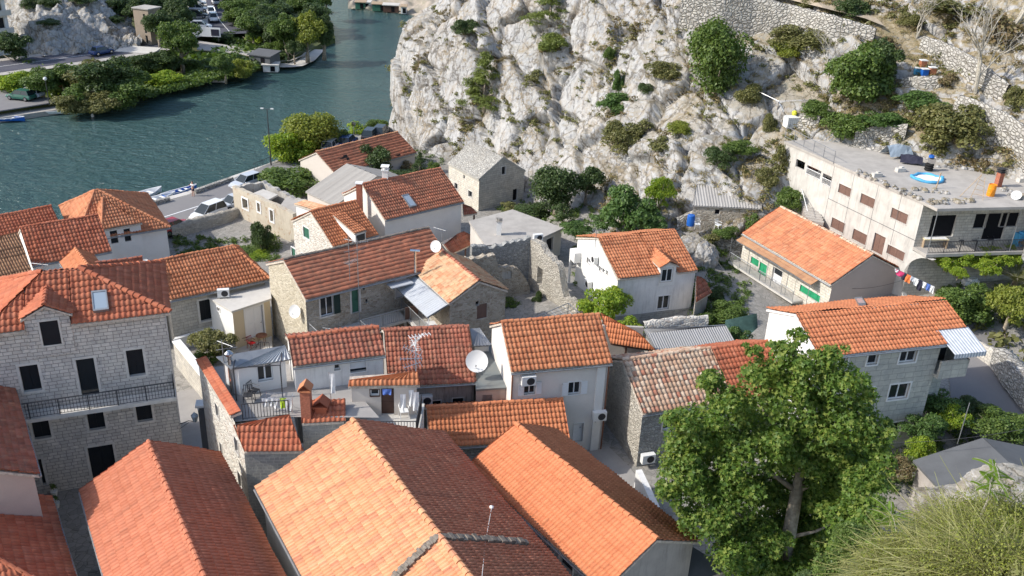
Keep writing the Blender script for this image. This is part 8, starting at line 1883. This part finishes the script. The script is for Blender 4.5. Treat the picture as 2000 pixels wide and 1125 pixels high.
# lantern on the stone house corner, grill chimney in the alley
w_ = h6.W['f']; b_ = Vector(w_.pt(w_.L, w_.px(352, 828)[1], 0)); rt = empty('wall_lantern', tuple(b_), 'black wrought-iron lantern on the corner of the tall stone house', 'lantern'); ex_ = Vector((*w_.e, 0)); mb = MB(); mb.tube([b_, b_+ex_*.5+Vector((0, 0, .12)), b_+ex_*.85], .025, 5); mb.tube([b_-Vector((0, 0, .3)), b_+ex_*.5], .018, 4); mb.build('bracket', 'dark_steel', rt)
mb = MB(); mb.lathe(b_+ex_*.85, [(0, -.05), (.1, 0), (.2, .38), (.22, .4), (.06, .58), (0, .66)], 6); mb.build('lamp', 'glass_sky', rt); mb = MB()
for k in range(6): a_ = k*math.pi/3; c_ = b_+ex_*.85; mb.tube([c_+Vector((math.cos(a_)*.1, math.sin(a_)*.1, 0)), c_+Vector((math.cos(a_)*.21, math.sin(a_)*.21, .4)), c_+Vector((0, 0, .62))], .014, 3)
mb.build('lamp_frame', 'dark_steel', rt)
c_ = P(408, 885, 6); rt = empty('grill_chimney', tuple(c_), 'dark grill chimney with flat white cap beside the pink roof', 'chimney'); MB().box(c_+[0, 0, 1.6], (.55, .55, 3.2), .2).build('stack', 'concrete_dark', rt); MB().box(c_+[0, 0, 3.5], (.8, .7, .14), .2).build('cap', 'trim_white', rt); mb = MB()
for sx in (-1, 1):
    for sy in (-1, 1): mb.box(c_+[sx*.22, sy*.22, 3.3], (.08, .08, .3), .2)
mb.build('cap_legs', 'trim_white', rt)
# overhead wires
def wire(a_, b_, sag, label, name='cable', r_=.014, mat='dark_steel'):
    a_, b_ = Vector(a_), Vector(b_); pts_ = [a_.lerp(b_, t)-Vector((0, 0, sag*4*t*(1-t))) for t in np.linspace(0, 1, 12)]; tag(MB().tube(pts_, r_, 4).build(name, mat, None, org=tuple(a_)), label, 'cable')
wire(P(1360, 440, 12.5), P(1440, 560, 10), .3, 'thin cable from the shed garden down to the green-shuttered house'); wire(P(630, 640, 9.0), P(850, 642, 9.0), .3, 'clothes wire across the courtyard of the long stone house', mat='white_paint')
wire(P(1625, 560, 9.4), P(1760, 548, 9.5), .4, 'drooping black wire across the pinkish gable'); wire(P(1640, 862, 9.5), P(2040, 830, 12), .5, 'wire stretched over the yard to the right edge'); wire(P(1190, 1000, 8.5), P(1275, 997, 8.4), .1, 'short wire by the white stair wall')
# pergola frame by the ruin
rt = empty('pergola', tuple(P(1080, 620, 7.5)), 'thin metal pergola frame between the ruin and the green bush', 'pergola'); c4_ = [Vector(P(x, y, 7.6)) for x, y in ((1040, 622), (1066, 640), (1150, 628), (1110, 592))]; mb = MB()
for i in range(4): mb.tube([c4_[i], c4_[(i+1) % 4]], .035, 5); mb.tube([c4_[i], c4_[i]-Vector((0, 0, 2.6))], .035, 5)
for k in range(1, 6):
    mb.tube([c4_[0].lerp(c4_[3], k/6), c4_[1].lerp(c4_[2], k/6)], .022, 4); mb.tube([c4_[0].lerp(c4_[1], k/6), c4_[3].lerp(c4_[2], k/6)], .022, 4)
mb.build('frame', 'grey_steel', rt)
# stair by the concrete building
a_, b_ = Vector(PD(1580, 385, 84)), Vector(PD(1592, 430, 80.5)); rt = empty('stairs', tuple(b_), 'concrete outdoor stairs left of the concrete building', 'stairs'); mb = MB()
for k in range(9): q_ = b_.lerp(a_, k/9); mb.box(q_-Vector((0, 0, .4)), (1.5, .5, .8), -.4)
mb.build('steps', 'concrete', rt); MB().tube([b_+Vector((-.8, 0, .8)), a_+Vector((-.8, 0, .8))], .03, 5).build('handrail', 'white_paint', rt)

# vehicles ------------------------------------------------------
def car(name, p_, rz, mat, label, L=4.2, Wd=1.75, Hh=1.5, kind='hatch', group=None, cat='car'):
    rt = empty(name, tuple(p_), label, cat, group); X = local(rt, rz); hw = Wd/2
    def loft(st, mat_, nm, par, cap=True):
        mb = MB(); rings = []
        for x, w0_, zb, w1_, zt, wm, zm in st: rings.append([X(x, -w0_, zb), X(x, -wm, zm), X(x, -w1_, zt), X(x, w1_, zt), X(x, wm, zm), X(x, w0_, zb)])
        for r0_, r1_ in zip(rings, rings[1:]):
            for k in range(6): mb.face([r0_[k], r0_[(k+1) % 6], r1_[(k+1) % 6], r1_[k]])
        mb.face(rings[0]); mb.face(rings[-1][::-1]); return mb.build(nm, mat_, par)
    zb = .28; zs = Hh*.60; f = L/2
    body = loft([(-f, hw*.8, zb+.12, hw*.72, zs*.78, hw*.86, zs*.55), (-f*.93, hw*.92, zb, hw*.84, zs*.95, hw*.97, zs*.6), (-f*.4, hw*.97, zb, hw*.92, zs*1.02, hw, zs*.62), (f*.35, hw*.97, zb, hw*.9, zs, hw, zs*.62), (f*.8, hw*.93, zb, hw*.82, zs*.86, hw*.97, zs*.58), (f, hw*.75, zb+.12, hw*.66, zs*.66, hw*.84, zs*.5)], mat, 'body', rt)
    rb_ = {'hatch': -.88, 'van': -.95, 'sedan': -.72, 'pickup': -.1}[kind]; fr_ = .48 if kind != 'van' else .58
    x = [f*rb_, f*(rb_+.14), f*.02+.25, f*fr_]; g0 = zs*.98
    mb = MB(); q_ = lambda xx, w_, z_: (X(xx, -w_, z_), X(xx, w_, z_)); base = [(x[0], hw*.86, g0), (x[3], hw*.84, g0)]; top = [(x[1], hw*.68, Hh), (x[2], hw*.68, Hh)]
    a0, a1 = q_(*base[0]); b0, b1 = q_(*base[1]); c0_, c1_ = q_(*top[0]); d0_, d1_ = q_(*top[1])
    for fc in ((a0, b0, d0_, c0_), (b1, a1, c1_, d1_), (b0, b1, d1_, d0_), (a1, a0, c0_, c1_)): mb.face(list(fc))
    mb.build('windows', 'car_glass', rt)
    mb = MB(); up = Vector((0, 0, .035)); mb.face([c0_+up, d0_+up, d1_+up, c1_+up]); mb.face([c0_+up, d0_+up, d0_-up, c0_-up]); mb.face([c1_+up, d1_+up, d1_-up, c1_-up]); mb.face([c0_+up, c1_+up, c1_-up, c0_-up]); mb.face([d0_+up, d1_+up, d1_-up, d0_-up])
    for aa, cc in ((a0, c0_), (a1, c1_), (b0, d0_), (b1, d1_), (a0.lerp(b0, .5), c0_.lerp(d0_, .5)), (a1.lerp(b1, .5), c1_.lerp(d1_, .5))): mb.tube([aa, cc], .035, 4)
    mb.build('roof', mat, rt)
    for sx in (-.62, .62):
        for sy in (-1, 1):
            c_ = X(f*sx, sy*(hw-.08), .32); ax_ = X(f*sx, sy*hw*2, .32)-c_; mb = MB(); mb.lathe(c_, [(0, -.1), (.32, -.1), (.34, -.05), (.34, .06), (.3, .1), (0, .1)], 14, axis=ax_); wl_ = mb.build('wheel', 'rubber', rt); mb = MB(); mb.lathe(c_+ax_.normalized()*.1, [(0, .02), (.19, .015), (.2, 0)], 10, axis=ax_); mb.build('rim', 'chrome', wl_)
    for sy in (-1, 1):
        c_ = X(f*.965, sy*hw*.62, zs*.6); MB().box(c_, (.1, .3, .14), rz).build('headlight', 'lens', rt); c_ = X(-f*.975, sy*hw*.66, zs*.72); MB().box(c_, (.08, .22, .16), rz).build('tail_light', 'lamp_red', rt)
        MB().box(X(f*.4, sy*(hw+.06), zs*1.02), (.1, .16, .12), rz).build('mirror', mat, rt)
    MB().box(X(f*.985, 0, zs*.42), (.06, .5, .11), rz).build('number_plate', 'white_paint', rt)
    return rt
ra_ = math.atan2(*(QE[6]-QE[5])[::-1])
def onroad(px, py): q_ = P(px, py, 1.7); z = max(float(G(np.array(q_[0]), np.array(q_[1])))+.05, 1.66); return P(px, py, z)
car('parked_car', onroad(408, 427), ra_+math.pi+.12, 'paint_white', 'white compact van parked on the quay road facing the stone parapet', L=4.2, Wd=1.8, Hh=1.72, kind='van')
car('parked_car', onroad(342, 452), ra_+.05, 'paint_red', 'red car half hidden behind the white house on the quay road', L=4.1, Hh=1.4)
car('parked_car', onroad(482, 364), ra_+math.pi+.05, 'paint_silver', 'silver car parked behind the roofless ruin', L=4.2, Hh=1.45)
car('parked_car', onroad(458, 405), ra_+math.pi, 'paint_silver', 'nose of a silver car peeping out beside the ruin wall', L=3.9, Hh=1.42)
zc = 2.6
for x, y, m_, lb in ((648, 292, 'paint_silver', 'grey car behind the left end of the broken roof'), (680, 284, 'paint_blue', 'dark blue car behind the broken roof'), (725, 270, 'paint_dark', 'black car under the trees behind the broken roof'), (745, 264, 'paint_dark', 'rearmost black car next to the cliff')):
    car('parked_car', P(x, y, zc), ra_+.5, m_, lb, L=4.1, Hh=1.45)
car('car', P(199, 106, 3.05), ra_+.15, 'paint_blue', 'blue-grey saloon driving on the far road under the cliff', L=4.4, Hh=1.4, kind='sedan')
sa = math.atan2(*(np.array(R2[0])-np.array(R2[2]))[::-1])
car('car', P(417, 41, 3.05), sa, 'paint_white', 'white estate car driving towards the viewer on the far street', L=4.3, Hh=1.6); car('car', P(413, 28, 3.05), sa, 'paint_white', 'second white car right behind the first on the far street', L=4.2, Hh=1.5); car('car', P(422, 8, 3.05), sa+math.pi, 'paint_white', 'small white car driving away at the top of the far street', L=4.0)
for i, (x, y, m_, lb) in enumerate(((384, 10, 'paint_white', 'white parked van at the top of the far car park'), (388, 22, 'paint_silver', 'silver car second in the far car park'), (386, 34, 'paint_dark', 'dark car in the far car park'), (393, 56, 'paint_silver', 'silver car parked nearest the billboard'))): car('parked_car', P(x, y, 3.2), .2, m_, lb, L=4.2)
car('parked_car', P(42, 194, 1.55), math.pi*.93, 'paint_green', 'green and white patrol car parked on the far quay', L=4.3); car('parked_car', P(60, 189, 1.55), math.pi*.93, 'paint_silver', 'silver car behind the patrol car on the far quay')
def boat(p_, rz, L, B, mat, label, inside='white_paint', cover=False):
    rt = empty('rowing_boat', tuple(p_), label, 'boat'); X = local(rt, rz); n = 12; prof = []
    for i in range(n+1):
        t = i/n; w_ = B/2*(1-max(0, (t-.35)/.65)**2.2)*(.82+.18*min(1, t*4)); h_ = .5+.25*max(0, t-.5)**1.5*2; x = L*(t-.5); w_ = max(w_, .02); prof.append([X(x, -w_, h_), X(x, -w_*.8, .12), X(x, 0, -.05), X(x, w_*.8, .12), X(x, w_, h_)])
    mb = MB()
    for a_, b_ in zip(prof, prof[1:]):
        for k in range(4): mb.face([a_[k], a_[k+1], b_[k+1], b_[k]])
    mb.face(prof[0]); mb.build('hull', mat, rt)
    mb = MB(); mb.tube([q_[0] for q_ in prof]+[q_[4] for q_ in prof[::-1]], .045, 5); mb.build('gunwale', inside if not cover else mat, rt)
    mb = MB()
    for a_, b_ in zip(prof, prof[1:]):
        ia, ib = [a_[1].lerp(a_[2], .15)+Vector((0, 0, .08)), a_[3].lerp(a_[2], .15)+Vector((0, 0, .08))], [b_[1].lerp(b_[2], .15)+Vector((0, 0, .08)), b_[3].lerp(b_[2], .15)+Vector((0, 0, .08))]; mb.face([ia[0], ia[1], ib[1], ib[0]])
    mb.build('deck', 'plastic_white' if not cover else mat, rt)
    for t in (.25, .5, .72):
        k = int(t*n); a_ = prof[k]; MB().obox(a_[0].lerp(a_[1], .35), (a_[4].lerp(a_[3], .35))-(a_[0].lerp(a_[1], .35)), X(.28, 0, 0)-X(0, 0, 0), (0, 0, .05)).build('thwart', inside, rt)
    return rt
boat(P(281, 386, .1), ra_+.12, 5.2, 1.9, 'paint_white', 'white rowing boat moored outermost at the quay'); boat(P(303, 396, .1), ra_+.05, 5.6, 1.6, 'paint_white', 'longer narrow white boat lying against the quay wall'); boat(P(352, 379, .1), ra_, 4.6, 1.1, 'plastic_blue', 'slim blue boat at the quay behind the person')
boat(P(91, 222, .1), .14, 6.2, 1.8, 'paint_white', 'long white boat moored at the far quay'); boat(P(10, 236, .1), .12, 5.5, 1.7, 'plastic_blue', 'blue boat cut by the left picture edge'); boat(P(442, 146, .3), .3, 4.5, 1.6, 'paint_white', 'pale boat pulled up on the reedy far shore', cover=True); boat(P(416, 161, .1), .15, 4.6, .9, 'paint_white', 'narrow white punt along the far shore')
b_ = P(181, 228, 0); mb = MB(); mb.lathe(b_, [(0, -.2), (.2, 0), (.22, .2), (.1, .45), (0, .5)], 8); tag(mb.build('buoy', 'plastic_white', None, org=tuple(b_)), 'small white mooring buoy in the river', 'buoy')
# lamp posts
def lamp(p_, h_, label, double=False):
    rt = empty('street_lamp', tuple(p_), label, 'street lamp'); b_ = Vector(p_); mb = MB(); mb.tube([b_, b_+Vector((0, 0, h_))], .09, 7, r2=.05); mb.build('pole', 'dark_steel', rt)
    if double:
        for s_ in (-1, 1): MB().tube([b_+Vector((0, 0, h_)), b_+Vector((s_*.5, 0, h_+.1))], .03, 4).build('arm', 'dark_steel', rt); MB().box(b_+Vector((s_*.6, 0, h_+.1)), (.35, .18, .12)).build('lamp_head', 'lens', rt)
    else: MB().lathe(b_+Vector((0, 0, h_)), [(.08, 0), (.26, .18), (.28, .3), (.2, .5), (0, .55)], 10).build('globe', 'lens', rt)
lamp(P(530, 328, 1.66), 7.4, 'tall dark lamp post with two heads by the lime trees', True); lamp(P(97, 205, 1.5), 3.6, 'lamp post with white globe on the far quay'); 
b_ = P(692, 280, 2.2); rt = empty('road_sign', tuple(b_), 'round grey road sign on a post seen from behind', 'sign'); MB().tube([b_, b_+[0, 0, 2.9]], .04, 6).build('post', 'grey_steel', rt); MB().lathe(b_+[0, -.06, 2.7], [(0, .02), (.3, .02), (.3, 0), (0, 0)], 16, axis=Vector((0, -1, 0))).build('disc', 'chrome', rt)
a_ = P(497, 334, 1.7); rt = empty('quay_railing', tuple(a_), 'dark railing on the quay edge by the tall lamp post', 'railing'); railing('rails', [a_, P(528, 322, 1.7)], rt, h=1.0, step=.5)
# rock boulder and rubble near the white house
def boulder(px, py, d_, r3, label, seed=1):
    c_ = Vector(PD(px, py, d_)); bm_ = bmesh.new(); bmesh.ops.create_icosphere(bm_, subdivisions=5, radius=1)
    for v in bm_.verts:
        q_ = v.co*1.3+Vector((seed*3.1, 0, 0)); d1 = noise.voronoi(q_*.9)[0]; v.co = Vector((v.co.x*r3[0], v.co.y*r3[1], v.co.z*r3[2]))*(1+.16*noise.fractal(q_*1.5, .9, 2, 5)+.18*(d1[1]-d1[0]))
    me = bpy.data.meshes.new('boulder'); bm_.to_mesh(me); bm_.free(); me.materials.append(MATS['rock']); o = link('boulder', me); o.location = c_; tag(o, label, 'rock')
boulder(1350, 498, 77.0, (1.7, 1.4, 1.6), 'big grey boulder behind the white house and below the plastic chairs', 2); boulder(1372, 505, 76.5, (1.3, 1.2, 1.5), 'lower grey boulder touching the big one', 5)
boulder(1900, 1000, 24.5, (1.6, 1.0, .6), 'white boulder in the bottom right behind the broom', 13); boulder(1985, 965, 24.5, (1.4, 1.0, .6), 'white boulder at the right edge behind the broom', 15)
# person on the quay ----------------------------------------------
pb_ = Vector(onroad(378, 383)); rt = empty('person', tuple(pb_), 'person in white top and dark shorts taking a photo at the quay edge', 'person')
def skinned(name, nodes, edges, mat, parent):
    me = bpy.data.meshes.new(name); me.from_pydata([n_[0] for n_ in nodes], edges, []); o = bpy.data.objects.new(name, me); COL.objects.link(o)
    sk = o.modifiers.new('s', 'SKIN'); sv = me.skin_vertices[0].data
    for i, n_ in enumerate(nodes): sv[i].radius = (n_[1], n_[1]); sv[i].use_root = (i == 0)
    ss = o.modifiers.new('u', 'SUBSURF'); ss.levels = 1; ss.render_levels = 1
    dg = bpy.context.evaluated_depsgraph_get(); m2 = bpy.data.meshes.new_from_object(o.evaluated_get(dg)); bpy.data.objects.remove(o); m2.materials.clear(); m2.materials.append(MATS[mat])
    m2.polygons.foreach_set('use_smooth', [True]*len(m2.polygons)); r_ = bpy.data.objects.new(name, m2); COL.objects.link(r_); r_.parent = parent; r_.rotation_euler = (0, 0, rad(150)); ORG[r_.name] = Vector(parent.location); return r_
nod = [((0, 0, .95), .13), ((0, 0, 1.15), .12), ((0, 0, 1.38), .15), ((0, 0, 1.5), .06), ((0, .02, 1.64), .10), ((0, .02, 1.74), .08), ((-.09, 0, .88), .09), ((-.11, 0, .48), .06), ((-.11, -.02, .08), .04), ((-.12, .12, .03), .035), ((.09, 0, .88), .09), ((.12, .04, .48), .06), ((.13, .0, .08), .04), ((.14, .14, .03), .035),
       ((-.2, 0, 1.4), .055), ((-.28, .12, 1.2), .04), ((-.1, .34, 1.42), .03), ((-.04, .38, 1.5), .03), ((.2, 0, 1.4), .055), ((.28, .12, 1.2), .04), ((.1, .34, 1.42), .03), ((.04, .38, 1.5), .03)]
ed = [(0, 1), (1, 2), (2, 3), (3, 4), (4, 5), (0, 6), (6, 7), (7, 8), (8, 9), (0, 10), (10, 11), (11, 12), (12, 13), (2, 14), (14, 15), (15, 16), (16, 17), (2, 18), (18, 19), (19, 20), (20, 21)]
skinned('body', nod, ed, 'skin', rt)
skinned('shirt', [((0, 0, 1.0), .155), ((0, 0, 1.18), .15), ((0, 0, 1.38), .175), ((-.21, .01, 1.4), .075), ((-.26, .07, 1.28), .065), ((.21, .01, 1.4), .075), ((.26, .07, 1.28), .065)], [(0, 1), (1, 2), (2, 3), (3, 4), (2, 5), (5, 6)], 'cloth_white', rt)
skinned('shorts', [((0, 0, .96), .15), ((-.1, 0, .84), .11), ((-.11, 0, .62), .09), ((.1, 0, .84), .11), ((.11, .02, .62), .09)], [(0, 1), (1, 2), (0, 3), (3, 4)], 'cloth_dark', rt)
skinned('hair', [((0, -.02, 1.74), .105), ((0, -.05, 1.66), .095), ((0, -.07, 1.55), .06)], [(0, 1), (1, 2)], 'hair', rt)

# life on the gallery of the concrete building
Wg = B25.W['r']
def gp(x, y): q_ = P(x, y, zf_); return q_
q_ = gp(1822, 482); rt = empty('table', tuple(q_), 'long table with yellow-edged patterned cloth on the upper gallery', 'table'); MB().box(q_+[0, 0, .72], (2.0, .7, .05), .1).build('tablecloth', 'cloth_cream', rt); MB().box(q_+[0, 0, .765], (1.8, .55, .02), .1).build('runner', 'cloth_white', rt)
for sx in (-.9, .9): MB().box(q_+[sx, 0, .35], (.06, .6, .7), .1).build('leg', 'timber', rt)
chair(gp(1872, 478), .4, 'dark_steel', 'dark chair left of the middle on the upper gallery'); chair(gp(1900, 478), -.5, 'dark_steel', 'second dark chair on the upper gallery'); chair(gp(1930, 476), .2, 'dark_steel', 'third dark chair on the upper gallery near the door')
q_ = gp(1992, 478); mb = MB(); mb.box(q_+[0, 0, .5], (1.1, .7, 1.0), .2); mb.box(q_+[.1, 0, 1.05], (.7, .5, .15), .5); tag(mb.build('covered_box', 'plastic_cyan', None, org=tuple(q_)), 'blue covered box at the right end of the upper gallery', 'box')
for x, y, m_, lb in ((1735, 885, 'dark_steel', 'dark patio chair in the shaded yard, left one'), (1762, 883, 'dark_steel', 'dark patio chair in the shaded yard, right one')): chair(P(x, y+10, 7.2), 3.0, m_, lb)
for x, y, w_, m_, lb in ((1850, 540, 1.8, 'concrete', 'stone trough under the gallery arch'), (1893, 560, 1.2, 'cloth_white', 'white bundle on the wall by the pergola'), (1935, 545, 1.0, 'timber', 'wooden crate under the pergola')):
    q_ = P(x, y, 8.9); mb = MB(); mb.box(q_+[0, 0, .3], (w_, .6, .6), .1); mb.box(q_+[.1, 0, .68], (w_*.6, .4, .18), .5); tag(mb.build('bundle' if 'bundle' in lb else 'trough' if 'trough' in lb else 'crate', m_, None, org=tuple(q_)), lb, 'bundle' if 'bundle' in lb else 'trough' if 'trough' in lb else 'crate')

fr4 = [Vector(P(x, y, zT)) for x, y in ((462, 782), (552, 776), (556, 748), (468, 752))]; rt = empty('pergola', tuple(fr4[0]), 'dark steel frame standing on the roof terrace before the white corrugated room', 'pergola')
mb = MB()
for i in range(4): mb.tube([fr4[i], fr4[i]+Vector((0, 0, 2.0))], .035, 5); mb.tube([fr4[i]+Vector((0, 0, 2.0)), fr4[(i+1) % 4]+Vector((0, 0, 2.0))], .03, 5)
mb.build('frame', 'dark_steel', rt)
